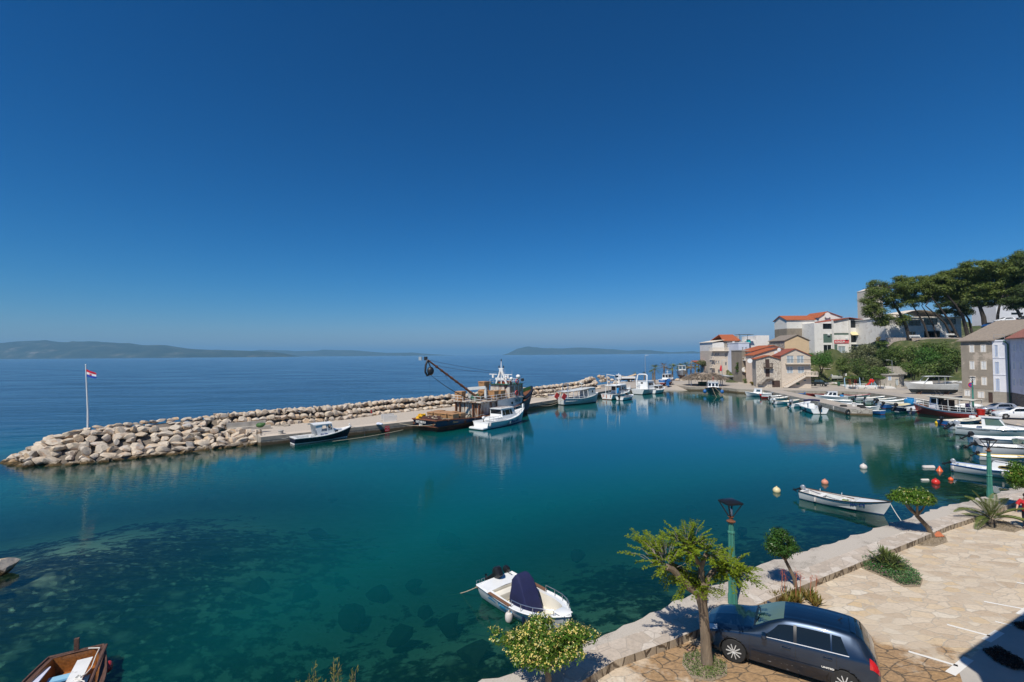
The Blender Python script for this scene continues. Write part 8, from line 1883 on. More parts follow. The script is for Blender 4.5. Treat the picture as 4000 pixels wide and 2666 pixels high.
def stairs(h, p0, p1, land_x, mat, out=1.2, bal=True):
	(a, za), (b, zb_) = h.uz(*p0), h.uz(*p1); c = h.uz(land_x, p1[1])[0]; n = 12; m = MB(); pts = [(a, -out, max(0, za-.05))]
	for i in range(n): u0, u1 = lerp(a, b, i/n), lerp(a, b, (i+1)/n); z = lerp(za, zb_, (i+1)/n); pts += [(u0, -out, z), (u1, -out, z)]
	pts += [(c, -out, zb_), (c, -out, zb_-.35), (b+.2, -out, zb_-.35), (a+.8, -out, max(0, za-.05))]; m.prism(pts, (0, out-.004, 0)); m.build('staircase', mat, h.t)
	r = MB(); r.beam((a, -out+.06, za+.95), (b, -out+.06, zb_+.95), .12, .12); r.beam((b, -out+.06, zb_+.95), (c, -out+.06, zb_+.95), .12, .12)
	for i in range(15): u = lerp(a, c, i/14); z = lerp(za, zb_, min(1, (u-a)/(b-a))); r.b2((u-.05, -out+.02, z), (u+.05, -out+.1, z+.9))
	if bal: r.build('balustrade', mat, h.t)
stairs(h, (2958, 1500), (2991, 1474), 3020, 'masonry_rough', 1.1, False); h.dish(2928, 1410, .6)
h = House('cream_house', 'cream stone house with white windows and long outside staircase', G(3053.5, 1515.5, 1.0), G(3169, 1517, 1.0), 10); e = h.uz(3053, 1390)[1]; a_ = h.uz(3106, 1364)
h.walls('stone_tiles', e, [(3072.8, 1390, 3100.8, 1419, 'p'), (3112.3, 1390, 3140.6, 1419, 'p'), (3073.5, 1432, 3098, 1459, 'p'), (3116.4, 1432, 3142, 1459, 'p'), (3138.6, 1483, 3148.8, 1490), (3110, 1495.6, 3124.5, 1504, 't')], a_); h.gable(e, a_, 'roof_red', .3); h.balcony(3067, 3164, 1405, 1423.5, 1.0, 'stone_trim', True); stairs(h, (3058, 1513), (3142, 1466), 3170, 'stone_trim'); h.balcony(3142, 3190, 1452, 1471, 1.4, 'stone_trim')
h = House('gabled_house', 'tall tan gabled house with grey stone roof above the cream house', *P2(3068, 3164, 1480, 150), 9); e = h.uz(3068, 1331)[1]; a_ = h.uz(3113, 1309); h.walls('plaster_tan', e, (), a_, side='masonry_rough'); h.gable(e, a_, 'roof_grey', .3)
h = House('tall_house', 'tall house, peeling white above and bare brown below, orange roof', *P2(3076, 3186, 1400, 172), 8); e = h.uz(3090, 1250)[1]; md = h.uz(3090, 1284)[1]; h.walls('plaster_brown', md, [(3142.5, 1296.4, 3154, 1309.5, 'g')]); h.walls('plaster_peel', e, [(3176, 1270, 3184, 1281)], z0=md, name='upper_wall'); h.ridge(e, 1.6, 'roof_orange'); h.ac(3184, 1254)
h = House('gabled_house', 'white gabled house with big satellite dish behind the market building', *P2(3203, 3292, 1390, 178), 10); e = h.uz(3203, 1240)[1]; a_ = h.uz(3230, 1219); h.walls('plaster_white', e, (), a_); h.gable(e, a_, 'roof_orange'); h.dish(3228, 1233, 1.1)
h = House('market_building', 'weathered white market building with red shop sign and big windows', *P2(3183, 3388, 1380, 165), 12, 'building'); tl = h.uz(3190, 1262)[1]; um = h.uz(3213, 1300)[0]; ur = h.uz(3251, 1300)[0]; ug = h.uz(3317, 1300)[0]
h.walls('plaster_old', tl, [(3214, 1265, 3250, 1286, 'x'), (3215.7, 1305.6, 3251, 1339.6, 't'), (3217, 1348, 3249, 1379, 'w')], u0=0, u1=ur-.01); e = h.uz(3251, 1256)[1]; h.walls('plaster_old', e, [(3258, 1302, 3315, 1309, 't'), (3258, 1346, 3272, 1378, 't'), (3274.6, 1354, 3303, 1379, 'p')], (ug-.01, h.uz(3316, 1244)[1]), u0=ur, u1=ug, name='middle_wall')
h.walls('plaster_white', h.uz(3350, 1250)[1], [(3320, 1252, 3383, 1281, 'x'), (3321.6, 1311, 3383, 1338, 'x'), (3322, 1346, 3380, 1376, 'x')], u0=ug+.01, name='glazed_wall')
for px in (3251.5, 3317, 3385): u_ = h.uz(px, 1300)[0]; m = MB(); m.b2((u_-.25, -.45, -1), (u_+.25, -.003, h.uz(px, 1252)[1])); m.build('pillar', 'concrete_white', h.t)
m = MB(); z_ = h.uz(3251, 1256)[1]; z2 = h.uz(3316, 1243)[1]; m.prism([(ur, -.5, z_), (ug, -.5, z2), (h.W+.2, -.5, z_+.2), (h.W+.2, 12, z_+.2), (ug, 12, z2), (ur, 12, z_)], (0, 0, .2)); m.build('roof', 'roof_red', h.t)
(a, zt), (b, zb_) = h.uz(3257.6, 1329), h.uz(3316, 1342); m = MB(); m.b2((a, -.12, zb_), (b, -.003, zt)); sg = m.build('shop_sign', 'sign_red', h.t); text('lettering', 'KONZUM', 'text_white', sg, 1.0, plane_m((a+.25, -.13, zb_+.22), (1, 0, 0), (0, 0, 1)), sx=.78, align='LEFT', bold=.03); text('lettering', 'market', 'text_white', sg, .55, plane_m((a+3.55, -.13, zb_+.3), (1, 0, 0), (0, 0, 1)), align='LEFT')
(a, zt), (b, zb_) = h.uz(3317, 1298), h.uz(3385, 1310); m = MB(); m.prism([(a, 0, zt), (b, 0, zt), (b, -1.3, zb_), (a, -1.3, zb_)], (0, 0, .06)); m.build('awning', 'pale_yellow', h.t)
h.ac(3306, 1325); h.ac(3236, 1308)
h = House('glass_front_building', 'dark glazed building with large tomato poster in its shop window', *P2(3389, 3458, 1340, 160), 12, 'building'); e = h.uz(3389, 1258)[1]; a_ = h.uz(3440, 1241); h.walls('plaster_white', e, [(3391, 1261, 3454, 1281, 'x'), (3391, 1297, 3454, 1338, 'x')], a_); h.gable(e, a_, 'concrete_white', .3); h.ac(3396, 1290)
for x, y in ((3398, 1315), (3417, 1316), (3400, 1330), (3424, 1330), (3437, 1331)): u_, z_ = h.uz(x, y); m = MB(); m.lathe([(.62, -.01), (.62, .01)], (u_, .06, z_), 18, axis='Y'); m.build('poster_tomato', 'red_plastic', h.t)
h = House('long_white_building', 'long white two storey building with humped pale roof behind pine trunks', *P2(3459, 3757, 1325, 152), 14, 'building'); e = h.uz(3500, 1243)[1]; h.walls('plaster_old', e, [(3548, 1250, 3597, 1273, 'x'), (3608, 1247, 3663, 1270, 'x'), (3684, 1246, 3734, 1268.5, 'x'), (3609.7, 1294.4, 3673, 1318, 'g'), (3553, 1296, 3578, 1312), (3704, 1292, 3740, 1318, 'g')]); h.flat(e, 'concrete_white', .3)
m = MB(); a, b = h.uz(3525, 1240)[0], h.uz(3715, 1240)[0]; zr = h.uz(3600, 1206)[1]; m.loft([[(lerp(a, b, k/10), y, lerp(e+.25, zr, math.sin(math.pi*k/10)**.8*w)) for k in range(11)] for y, w in ((2, .9), (6, 1), (12, .9))]); m.quad(*[(a, 2.0, e), (b, 2.0, e), (b, 2.1, e+.5), (a, 2.1, e+.5)]); m.build('vault_roof', 'stone_trim', h.t)
h = House('church_tower', 'square pale church tower with a thin cross above the pines', *P2(3393, 3453, 1300, 200), 6, 'tower'); tp = h.uz(3393, 1136)[1]; h.walls('stone_trim', tp); m = MB(); m.prism([(-.1, -.1, tp), (h.W+.1, -.1, tp+2.4), (h.W+.1, 6.1, tp+2.4), (-.1, 6.1, tp)], (0, 0, .2)); m.add([(0, 0, tp), (h.W, 0, tp), (h.W, 0, tp+2.4)], [(0, 1, 2)], 0, False); m.build('roof', 'stone_trim', h.t); m = MB(); u_ = h.W*.5; m.tube([(u_, 1, tp+1), (u_, 1, tp+3.3)], .08, 5); m.tube([(u_-.7, 1, tp+2.6), (u_+.7, 1, tp+2.6)], .07, 5); m.build('cross', 'dark_metal', h.t)
h = House('modern_house', 'bright white modern house with strip window at the frame edge', *P2(3892, 4040, 1250, 150), 8); tp = h.uz(3950, 1187)[1]; h.walls('plaster_bright', tp, [(3950, 1222, 3998, 1230, 'x')]); h.flat(tp)
h = House('old_house', 'grey brown old house with patched plaster and white shutters', G(3760, 1568, 1.0), G(3883, 1575.5, 1.0), 9.5); e = h.uz(3760, 1335)[1]; b1 = h.uz(3800, 1520)[1]
h.walls('plaster_grey', e, [(3788, 1349.7, 3804.6, 1376.5, 's'), (3831.4, 1349, 3850.5, 1375.7, 's'), (3788.8, 1412, 3806.6, 1443, 's'), (3832.7, 1412, 3852.6, 1444, 's'), (3790, 1471, 3811, 1504, 's'), (3835, 1474.7, 3853.8, 1505, 's')], z0=b1); h.walls('plaster_base', b1-.02, [(3768.4, 1525, 3788.8, 1548, 's'), (3821, 1530.8, 3844, 1555, 's'), (3860, 1533, 3879, 1576, 'd')], name='plinth')
m = MB(); m.prism([(-.4, -.45, e), (h.W+.2, -.45, e), (h.W+6.5, 6.5, e+3.6), (3.2, 6.5, e+3.6)], (0, 0, .18)); m.prism([(-.4, -.45, e), (3.2, 6.5, e+3.6), (3.2, 10, e+2), (-.4, 10, e)], (0, 0, .18)); m.build('roof', 'roof_grey', h.t)
h = House('white_house', 'narrow white house with pale blue shutters joined to the grey house', G(3883.5, 1575.5, 1.0), G(3950, 1580, 1.0), 8); b1 = h.uz(3890, 1531)[1]; h.walls('plaster_bright', e-.1, [(3884.5, 1348.4, 3898.5, 1394.3, 'b'), (3886, 1414.7, 3904, 1462, 'b'), (3889, 1479.8, 3906, 1527, 'b')], z0=b1); h.walls('plaster_base', b1-.02, (), name='plinth'); h.flat(e-.1, 'plaster_bright')
m = MB(); m.tube([(h.W-.1, -.15, 0), (h.W-.1, -.15, e-.6), (h.W-.6, -.25, e)], .11, 8); m.build('drainpipe', 'dark_green', h.t); railing(h.t, [(.3, -.1, e+.15), (h.W-.5, -.1, e+.15)], .9, 2, .025, 'galv')
for y in (1399, 1464): z_ = h.uz(3890, y)[1]; m = MB(); m.b2((.02, -.06, z_-.07), (h.W-.3, -.003, z_+.07)); m.build('string_course', 'plaster_bright', h.t)
h = House('lavender_house', 'shaded lavender house with pink roof tiles cut by the frame edge', G(3951, 1580, 1.0), G(4060, 1607, 1.0), 9); b1 = h.uz(3960, 1535)[1]; h.walls('plaster_lavender', e+.5, [(x, y, x+10, y+27, 'b') for y in (1347, 1416, 1481) for x in (3958, 3984)], z0=b1); h.walls('masonry_dark', b1-.02, (), name='plinth'); h.ridge(e+.5, 3, 'roof_pink', .5)
h = House('garage', 'low concrete garage with deep dark openings under a slab roof', *P2(3166, 3279, 1486, 149), 6, 'garage'); tp = h.uz(3200, 1442)[1]; h.walls('concrete_grey', tp, [(3169, 1447, 3197, 1484, 'g'), (3228, 1453, 3238, 1478, 'g'), (3249, 1458, 3256, 1464, 'g')]); h.flat(tp, 'concrete', .4)
h = House('transformer_hut', 'small concrete utility hut with grey shutters at foot of hillside', *P2(3466, 3532, 1511, 124), 4, 'hut'); tp = h.uz(3480, 1466)[1]; h.walls('concrete', tp, [(3470, 1472, 3481, 1486, 'b'), (3498, 1482, 3510, 1506, 'p')]); h.flat(tp, 'concrete_grey', .3)
def wall_thing(label, a, b, ytop, d0, d1, mat, th=.6, name='retaining_wall', cat='wall'):
	A, B = D(a[0], a[1], d0), D(b[0], b[1], d1); zt = D(a[0], ytop, d0).z; zt2 = D(b[0], ytop-(a[1]-b[1]) if False else ytop, d1).z; dx = (B-A); n = Vector((-dx.y, dx.x, 0)).normalized()*th; m = MB(); m.add([A, B, Vector((B.x, B.y, zt2)), Vector((A.x, A.y, zt)), A+n, B+n, Vector((B.x, B.y, zt2))+n, Vector((A.x, A.y, zt))+n], [(0, 1, 2, 3), (3, 2, 6, 7), (4, 5, 6, 7), (0, 3, 7, 4), (1, 2, 6, 5)], 0, False); return tag(m.build(name, mat), label, cat)
wall_thing('pink grey stone retaining wall under the pine trees', (3468, 1356), (3790, 1356), 1320, 143, 138, 'masonry_pink', 1); wall_thing('grey concrete retaining wall under the market building', (3185, 1440), (3312, 1440), 1381, 163, 163, 'concrete_grey'); wall_thing('stained concrete wall above the utility hut', (3464, 1466), (3545, 1466), 1432, 129, 129, 'concrete'); wall_thing('long low grey wall behind the motor yacht ashore', (3532, 1512), (3760, 1530), 1488, 118, 104, 'concrete_grey'); wall_thing('white terrace wall in front of the apartment block', (2785, 1500), (2850, 1500), 1466, 158, 158, 'concrete_white'); wall_thing('low stone quay wall below the thatched hut', (2689, 1530), (2751, 1530), 1511, 129.2, 128.2, 'masonry_rough', .4); wall_thing('ivy covered ruined stone wall beside the apartment block', (2866, 1495), (2884, 1495), 1412, 152, 150, 'masonry_rough', .5)
def pine(label, trunk, d, pads, n, seed, mat='leaf_pine', r=.45, ddp=0):
	rs = np.random.RandomState(seed); b = D(*trunk[0], d); t = thing('pine_tree', label, 'pine tree', b, 0, 'pine trees on the hill')
	m = MB(); pts = [D(x, y, d+ddp*i/len(trunk))-b for i, (x, y) in enumerate(trunk)]; pts[0].z -= 1.5; m.tube(pts, [r*(1.15-.75*i/(len(pts)-1)) for i in range(len(pts))], 8)
	cl = []
	for (cx, cy, rx, ry, k) in pads:
		c = D(cx, cy, d+ddp)-b; k = int(k*1.3); sx, sz = rx*1.06*d/1870, ry*1.25*d/1870
		st = min(pts[1:], key=lambda p: (p-c).length+max(0, p.z-c.z)*2); m.tube([st, st.lerp(c, .6)+Vector((0, 0, -.2)), c], [r*.34, r*.2, .05], 5)
		for i in range(k):
			q = rs.normal(0, 1, 3); q /= np.linalg.norm(q); q *= rs.uniform(.25, 1)**.5; p = Vector((c.x+q[0]*sx, c.y+q[1]*sx*.8, c.z+q[2]*sz)); s = rs.uniform(1.0, 1.9)
			cl.append((p, (s*1.15, s*1.15, s*.55)))
			if i % 4 == 0: m.tube([c, c.lerp(p, .6), p], [.09, .06, .02], 4)
	m.build('trunk', 'bark_dark', t); P, Nn = clump_points(cl, int(n*1.8), rs, .3); leaf_mesh('crown', mat, t, P, Nn, .5, .34, rs, up=.55); return t
pine('umbrella pine over the dark shop front, leftmost of the pines', [(3557, 1322), (3538, 1270), (3520, 1232), (3496, 1195), (3480, 1150)], 141, [(3470, 1125, 70, 34, 34), (3425, 1165, 42, 30, 18), (3400, 1200, 28, 22, 10), (3420, 1222, 38, 16, 12), (3455, 1252, 36, 20, 14), (3530, 1120, 44, 30, 18), (3500, 1175, 50, 26, 14), (3528, 1250, 22, 20, 8)], 15000, 1)
pine('slim leaning pine behind the first white bench', [(3632, 1322), (3610, 1268), (3585, 1225), (3556, 1180)], 143, [(3585, 1110, 46, 24, 18), (3575, 1150, 44, 24, 16), (3570, 1180, 26, 14, 7)], 6500, 2, 'leaf_pine', .3)
pine('thin pale pine trunk leaning between two thicker pines', [(3662, 1320), (3645, 1270), (3620, 1225), (3600, 1195)], 144, [(3625, 1120, 40, 26, 14), (3640, 1160, 36, 18, 10)], 4500, 3, 'leaf_pine', .22)
pine('leaning pine with long bare trunk beside the second white bench', [(3724, 1306), (3690, 1262), (3650, 1225), (3615, 1195)], 141, [(3655, 1100, 44, 24, 16), (3665, 1140, 44, 22, 14)], 6000, 4, 'leaf_pine', .3)
pine('leaning pine whose trunk crosses the long white building', [(3748, 1310), (3710, 1255), (3665, 1195), (3636, 1160)], 140, [(3695, 1110, 56, 34, 24), (3720, 1140, 50, 26, 14)], 9000, 5, 'leaf_pine', .32)
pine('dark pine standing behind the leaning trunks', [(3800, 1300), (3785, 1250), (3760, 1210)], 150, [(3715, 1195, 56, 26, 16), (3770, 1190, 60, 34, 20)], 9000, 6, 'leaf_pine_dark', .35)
pine('large pine with a broad sloping crown over the upper road', [(3783, 1306), (3760, 1235), (3735, 1195), (3700, 1155)], 138, [(3750, 1082, 66, 32, 28), (3790, 1130, 70, 36, 26), (3720, 1100, 40, 20, 10)], 13000, 7)
pine('tallest and widest pine behind the roof of the grey house', [(3850, 1290), (3842, 1240), (3828, 1200), (3810, 1150)], 134, [(3850, 1055, 90, 34, 40), (3900, 1085, 80, 40, 34), (3860, 1130, 90, 34, 30), (3815, 1170, 50, 24, 12), (3905, 1160, 60, 30, 16)], 22000, 8, 'leaf_pine', .6)
pine('pine with upright spiky top near the frame edge', [(3893, 1272), (3898, 1230), (3905, 1190), (3960, 1050)], 130, [(3968, 1005, 24, 20, 9), (3950, 1055, 60, 34, 24), (3985, 1100, 60, 46, 26), (3940, 1140, 50, 30, 16)], 14000, 9, 'leaf_pine', .35)
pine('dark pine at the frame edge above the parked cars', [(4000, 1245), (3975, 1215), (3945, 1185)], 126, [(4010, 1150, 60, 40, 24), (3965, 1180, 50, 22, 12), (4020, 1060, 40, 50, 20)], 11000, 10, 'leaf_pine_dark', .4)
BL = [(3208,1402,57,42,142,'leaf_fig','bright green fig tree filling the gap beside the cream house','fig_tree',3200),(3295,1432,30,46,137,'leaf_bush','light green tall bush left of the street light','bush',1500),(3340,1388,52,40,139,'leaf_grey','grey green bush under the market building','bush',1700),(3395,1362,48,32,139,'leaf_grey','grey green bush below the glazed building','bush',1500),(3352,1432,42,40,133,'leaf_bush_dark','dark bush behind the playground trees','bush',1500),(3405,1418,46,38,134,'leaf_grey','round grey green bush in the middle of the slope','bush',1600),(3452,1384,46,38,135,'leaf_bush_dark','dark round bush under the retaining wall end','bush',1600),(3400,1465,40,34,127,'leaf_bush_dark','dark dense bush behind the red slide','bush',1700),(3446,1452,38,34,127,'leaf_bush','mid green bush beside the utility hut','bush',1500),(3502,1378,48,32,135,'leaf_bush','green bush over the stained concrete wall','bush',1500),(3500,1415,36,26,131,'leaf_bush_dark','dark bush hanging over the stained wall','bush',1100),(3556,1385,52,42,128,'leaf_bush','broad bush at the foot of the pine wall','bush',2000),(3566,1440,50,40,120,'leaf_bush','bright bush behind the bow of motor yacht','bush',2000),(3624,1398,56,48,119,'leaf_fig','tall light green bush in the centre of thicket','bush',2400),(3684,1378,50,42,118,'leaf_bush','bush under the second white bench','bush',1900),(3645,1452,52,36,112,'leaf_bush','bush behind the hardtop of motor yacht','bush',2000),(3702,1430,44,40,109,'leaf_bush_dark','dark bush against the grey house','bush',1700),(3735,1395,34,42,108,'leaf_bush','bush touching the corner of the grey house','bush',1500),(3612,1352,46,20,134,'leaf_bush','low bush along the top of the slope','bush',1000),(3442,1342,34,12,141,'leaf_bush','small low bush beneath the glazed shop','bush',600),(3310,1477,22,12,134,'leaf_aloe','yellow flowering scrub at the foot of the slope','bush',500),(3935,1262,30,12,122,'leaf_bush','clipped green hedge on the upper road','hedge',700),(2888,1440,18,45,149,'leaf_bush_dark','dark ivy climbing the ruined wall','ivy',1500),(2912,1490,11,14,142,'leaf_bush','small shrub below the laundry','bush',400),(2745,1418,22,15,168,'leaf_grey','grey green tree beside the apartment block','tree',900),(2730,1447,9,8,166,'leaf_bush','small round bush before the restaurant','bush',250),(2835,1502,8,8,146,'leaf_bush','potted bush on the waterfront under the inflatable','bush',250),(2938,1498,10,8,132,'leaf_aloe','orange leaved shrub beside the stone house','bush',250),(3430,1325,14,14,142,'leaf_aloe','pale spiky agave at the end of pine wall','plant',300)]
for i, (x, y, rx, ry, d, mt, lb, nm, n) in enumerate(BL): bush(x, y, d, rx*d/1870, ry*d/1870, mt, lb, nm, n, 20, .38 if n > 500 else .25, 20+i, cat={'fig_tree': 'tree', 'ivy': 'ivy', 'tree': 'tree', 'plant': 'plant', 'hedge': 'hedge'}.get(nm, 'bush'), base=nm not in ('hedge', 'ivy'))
def far_palm(px, top, base, d, mat, label, n=16, s=1.9):
	b = D(px, base, d); tp = D(px, top, d)-b; t = thing('palm_tree', label, 'palm', b, 0, 'palms along the seafront'); m = MB(); m.tube([(0, 0, -1), tp*.5, tp], [.3, .22, .26], 7); m.build('trunk', 'palm_trunk', t); m = MB(); rg = random.Random(px)
	for i in range(n):
		a = i*2.399; e = R(rg.uniform(-35, 65)); dv = Vector((math.cos(a)*math.cos(e), math.sin(a)*math.cos(e), math.sin(e))); sd = Vector((-dv.y, dv.x, 0)).normalized(); c = tp+dv*s*.45; m.tube([tp, c], .03, 3)
		for k in range(7): an = (k/6-.5)*2.6; q = c+(dv*math.cos(an)+sd*math.sin(an))*s*.62-Vector((0, 0, s*.16)); w = sd*.06; m.add([c-w, c.lerp(q, .5)-w*1.3, q, c.lerp(q, .5)+w*1.3, c+w], [(0, 1, 2, 3, 4)], 0, False)
	m.build('crown', mat, t, fix=False)
for a in ((2557, 1443, 1490, 140, 'leaf_palm', 'palm with green top and brown skirt beside the blue white boat'), (2594, 1433, 1470, 158, 'leaf_dry', 'mostly dead brown palm behind the blue white boat'), (2627, 1437, 1475, 158, 'leaf_palm', 'palm with green top between dead palm and grey hulled boat'), (2657, 1433, 1470, 166, 'leaf_palm', 'palm half hidden behind the grey hulled boat'), (2683, 1430, 1470, 172, 'leaf_palm', 'palm rising right behind the grey boat cabin'), (2699, 1429, 1475, 160, 'leaf_dry', 'bare dead palm beside the thin street light'), (2716, 1426, 1466, 165, 'leaf_palm', 'palm nearest to the restaurant terrace'), (2479, 1462, 1490, 165, 'leaf_palm', 'little palm alone beyond the flatbed truck'), (2517, 1461, 1488, 170, 'leaf_palm', 'little palm behind the tall street light'), (2550, 1460, 1485, 170, 'leaf_palm', 'small palm behind the first big palm')): far_palm(*a, n=9 if a[0] in (2479, 2517, 2550) else 18, s=1.1 if a[0] in (2479, 2517, 2550) else 2.1)
c = G(2752, 1506, 1.0); t = thing('thatched_hut', 'round hut with grey palm thatch roof on white posts by the water', 'hut', (c.x, c.y, 1.0)); m = MB()
m.lathe([(5.6, 1.75), (4.6, 2.35), (2.6, 3.05), (.6, 3.5), (.05, 3.6)], (0, 0, 0), 26); m.build('roof_deck', 'thatch', t); rs = np.random.RandomState(4); P = []; A = []
for i in range(2600): a = rs.uniform(0, 6.28); q = rs.uniform(.1, 1)**.5; P.append((q*5.5*math.cos(a), q*5.5*math.sin(a), 3.65-1.85*q**1.6+rs.uniform(-.05, .12))); A.append((math.cos(a), math.sin(a), -.45-q*.4))
leaf_mesh('thatch', 'thatch', t, P, np.tile([0, 0, 1.], (2600, 1)), 1.1, .09, rs, along=A, up=.5)
for k in range(6): a = k*1.047+.3; m = MB(); m.tube([(4.4*math.cos(a), 4.4*math.sin(a), -.2), (4.4*math.cos(a), 4.4*math.sin(a), 2.4)], .12, 7); m.build('post', 'white_paint', t)
m = MB(); rbox(m, (0, 0, .5), (3.2, 1.2, 1.0), .05); m.build('counter', 'dark_green', t)
c = D(2758, 1462, 172); t = thing('pergola', 'restaurant pergola with tiled roof on red brown posts by the sea', 'pergola', c); m = MB(); m.prism([(-3, -.5, 3.4), (4, -.5, 3.4), (4, 6, 4.6), (-3, 6, 4.6)], (0, 0, .2)); m.build('roof', 'roof_red', t)
for x in (-2.6, -.4, 1.8, 3.8): m = MB(); m.b2((x-.15, -.3, -.5), (x+.15, 0, 3.4)); m.build('post', 'rust', t)
c = D(2817, 1458, 160); t = thing('parasol', 'closed red parasol on the terrace of apartment block', 'parasol', c); m = MB(); m.lathe([(.1, .6), (.45, .8), (.4, 1.6), (.15, 2.5), (.03, 2.7)], (0, 0, 0), 12); m.build('canopy', 'red_cloth', t); m = MB(); m.tube([(0, 0, 0), (0, 0, .8)], .05, 6); m.build('pole', 'galv', t)
def bench(p, rz, L, label):
	t = thing('bench', label, 'bench', p, rz); m = MB(); [m.b2((0, .1*k, .42), (L, .1*k+.08, .46)) for k in range(4)]; m.build('seat', 'white_paint', t); m = MB(); [m.b2((0, .42, .55+.14*k), (L, .46, .65+.14*k)) for k in range(3)]; m.build('backrest', 'white_paint', t)
	for u in (.15, L-.15): m = MB(); m.b2((u-.05, 0, 0), (u+.05, .45, .42)); m.b2((u-.05, .4, .42), (u+.05, .46, .95)); m.build('leg', 'white_paint', t)
for px, z, L, lb in (((3347, 1521), 1.0, 2.4, 'white bench before the playground, the one near the umbrella tree'), ((3388, 1521.5), 1.0, 2.4, 'white bench before the playground, the one under the slide'), ((2969, 1512.5), 1.0, 2.1, 'white bench against the wall of the stone house')): bench(G(*px, z), .02, L, lb)
for px, lb in (((3556, 1322), 'white bench on the pine terrace beside the thick trunk'), ((3701, 1316), 'white bench on the pine terrace near the grey roof')): p = D(*px, 140); bench(p, -.1, 2.9, lb)
slab('playground_floor', [tuple(G(x, y, 1.0).xy) for x, y in ((3243, 1495), (3320, 1519), (3500, 1519), (3470, 1506))], 1.16, .6, ['concrete_white', 'concrete_white'])
def simple(name, label, cat, fn, mat, loc=(0, 0, 0)): m = MB(); fn(m); o = m.build(name, mat); o.location = loc; return tag(o, label, cat)
a, c = G(3305, 1520, 1.0), G(3502, 1520, 1.0); simple('low_wall', 'low white wall along the front of the playground', 'wall', lambda m: m.b2((a.x, a.y, .9), (c.x, a.y+.3, 1.5)), 'concrete_white')
t = thing('swing_set', 'pale blue swing frame in the playground', 'swing', G(3300, 1511, 1.16)); m = MB(); W_ = 3.9
for x in (0, W_):
	for y in (-.7, .9): m.tube([(x+(y*.5), y, 0), (x, .1, 2.2)], .06, 6)
m.tube([(0, .1, 2.2), (W_, .1, 2.2)], .05, 6); m.build('swing_frame', 'pale_blue_metal', t)
for x in (1.2, 2.6): m = MB(); m.tube([(x, .1, 2.2), (x, .1, .5)], .02, 4); m.tube([(x+.4, .1, 2.2), (x+.4, .1, .5)], .02, 4); m.b2((x, -.05, .45), (x+.4, .25, .5)); m.build('swing_seat', 'red_plastic', t)
t = thing('slide', 'red playground slide on blue legs', 'slide', G(3383, 1511, 1.16)); m = MB(); m.beam((0, 0, .2), (1.5, .3, 1.15), .5, .12); m.beam((1.5, .3, 1.15), (1.95, .35, 1.75), .8, .6); m.build('chute', 'red_plastic', t)
for x, y in ((1.1, -.2), (2.6, -.3), (1.3, .9), (2.8, .8)): m = MB(); m.tube([(x, y, 0), (1.9, .35, 2.0)], .06, 6); m.build('leg', 'pale_blue_metal', t)
for i in range(14): p = G(lerp(3243, 3320, i/5), lerp(1496, 1519, i/5), 1.1) if i < 6 else G(lerp(3320, 3500, (i-5)/8), 1516.5, 1.1); o = simple('fence_post', 'thin green fence post along the playground edge', 'post', lambda m: m.tube([(0, 0, 0), (0, 0, 1.1)], .05, 6), 'dark_green', p); o['group'] = 'green fence posts of the playground'
for px, by, lb, sd in ((3331, 1521, 'small umbrella shaped tree in front of the playground swing', 31), (3438, 1520, 'small umbrella shaped tree near the red slide', 32)): p = G(px, by, 1.0); dome_tree(p, (0, 0, 2.2), (0, 0, 2.75), (1.5, 1.3, .35), lb, 1500, .3, 'leaf_bush', sd, .07, 0, 26, .6, cl=.5)
for px, z, mt, r, lb in (((3832, 1622), 1.05, 'red_plastic', .5, 'big red tub with green cover beside the silver car'), ((3892, 1629), 1.05, 'red_paint', .45, 'maroon tub between silver car and white car')): o = simple('tub', lb, 'tub', lambda m: m.lathe([(r*.8, 0), (r, .75), (r*1.06, .8), (r*.9, .8), (r*.8, .6)], (0, 0, 0), 18), mt, G(*px, z))
simple('upturned_boat', 'white upturned rowing boat on the bank by the lamp post', 'boat', lambda m: m.ell((0, 0, .25), (2.3, .75, .55), 16, 10), 'white_paint', G(3785, 1596, 1.05)); simple('chair', 'faded pink chair on the bank beside the red tour boat', 'chair', lambda m: (m.b2((0, 0, .4), (.5, .5, .46)), m.b2((0, .44, .4), (.5, .5, 1.0)), [m.b2((x, y, 0), (x+.05, y+.05, .4)) for x in (0, .45) for y in (0, .45)]), 'pink_cloth', G(3783, 1604, 1.05)); simple('fuel_box', 'small cream box with blue hood on the slipway', 'box', lambda m: (m.b2((-.35, -.3, 0), (.35, .3, 1.2)), m.b2((-.1, -.4, 1.2), (.7, .4, 1.9))), 'blue_paint', G(2608, 1508, 1.0)); simple('low_green_bin', 'dark green bin at the corner of the playground', 'bin', lambda m: m.lathe([(.3, 0), (.38, .9), (.3, 1.0)], (0, 0, 0), 12), 'dark_green', G(3277, 1508, 1.1))
p = G(4016, 2066, ZP); t = thing('person', 'person in a red short sleeved shirt bending at the frame edge', 'person', p, R(200)); V_ = [(0, 0, .92), (0, 0, 1.12), (.08, 0, 1.34), (.12, 0, 1.46), (.16, 0, 1.6), (.08, .2, 1.38), (.2, .27, 1.12), (.34, .25, .9), (.4, .24, .8), (.08, -.2, 1.38), (.2, -.27, 1.12), (.34, -.25, .9), (.4, -.24, .8), (0, .1, .86), (.03, .11, .48), (0, .11, .06), (.14, .12, .03), (0, -.1, .86), (.03, -.11, .48), (0, -.11, .06), (.14, -.12, .03)]
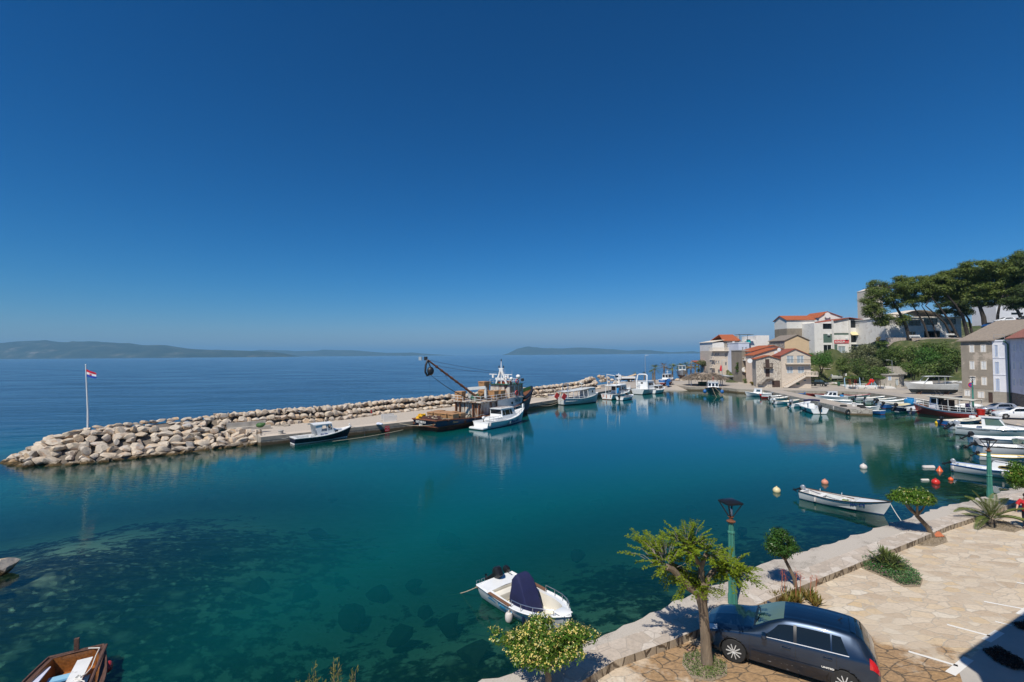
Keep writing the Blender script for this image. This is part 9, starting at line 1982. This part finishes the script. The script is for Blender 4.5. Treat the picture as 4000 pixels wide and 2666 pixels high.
E_ = [(0, 1), (1, 2), (2, 3), (3, 4), (2, 5), (5, 6), (6, 7), (7, 8), (2, 9), (9, 10), (10, 11), (11, 12), (0, 13), (13, 14), (14, 15), (15, 16), (0, 17), (17, 18), (18, 19), (19, 20)]; RR = [.14, .13, .15, .055, .10, .06, .045, .035, .025, .06, .045, .035, .025, .085, .06, .045, .03, .085, .06, .045, .03]
me = bpy.data.meshes.new('body'); me.from_pydata(V_, E_, []); me.materials.append(MAT('skin')); o = bpy.data.objects.new('body', me); COL.objects.link(o); o.parent = t; sk = o.modifiers.new('skin', 'SKIN'); ss = o.modifiers.new('smooth', 'SUBSURF'); ss.levels = ss.render_levels = 2
for k, v in enumerate(me.skin_vertices[0].data): v.radius = (RR[k], RR[k]); v.use_root = k == 0
m = MB(); m.tube([(0, 0, .85), (0, 0, 1.1), (.06, 0, 1.3), (.09, 0, 1.42)], [.19, .18, .2, .09], 12); [m.tube([(.07, s*.16, 1.38), (.13, s*.25, 1.24), (.18, s*.28, 1.13)], [.09, .085, .08], 10) for s in (-1, 1)]; m.build('shirt', 'red_cloth', t)
m = MB(); [m.tube([(0, s*.1, .95), (.03, s*.11, .5), (0, s*.11, .1)], [.12, .085, .07], 10) for s in (-1, 1)]; m.build('trousers', 'dark_cloth', t); m = MB(); m.ell((.14, 0, 1.66), (.11, .09, .1), 12, 8); m.build('hair', 'hair', t)
t = thing('neighbour_house', 'house whose shadow falls across the concrete strip of the parking', 'house', (0, 0, 0)); fp_ = [(9.5, 8.25), (19, 13.3), (26, 4), (20, -6), (9.3, -4)]; m = MB(); m.prism([(x, y, ZP-.2) for x, y in fp_], (0, 0, 8.8)); m.build('wall', 'plaster_cream', t); m = MB(); m.prism([(9.3, 8.42), (19.1, 13.6), (26.4, 4), (20, -6.3), (9.1, -4.2)] and [(9.3, 8.42, 9.86), (19.1, 13.6, 9.86), (26.4, 4, 9.86), (20, -6.3, 9.86), (9.1, -4.2, 9.86)], (0, 0, .35)); m.build('roof', 'roof_orange', t)
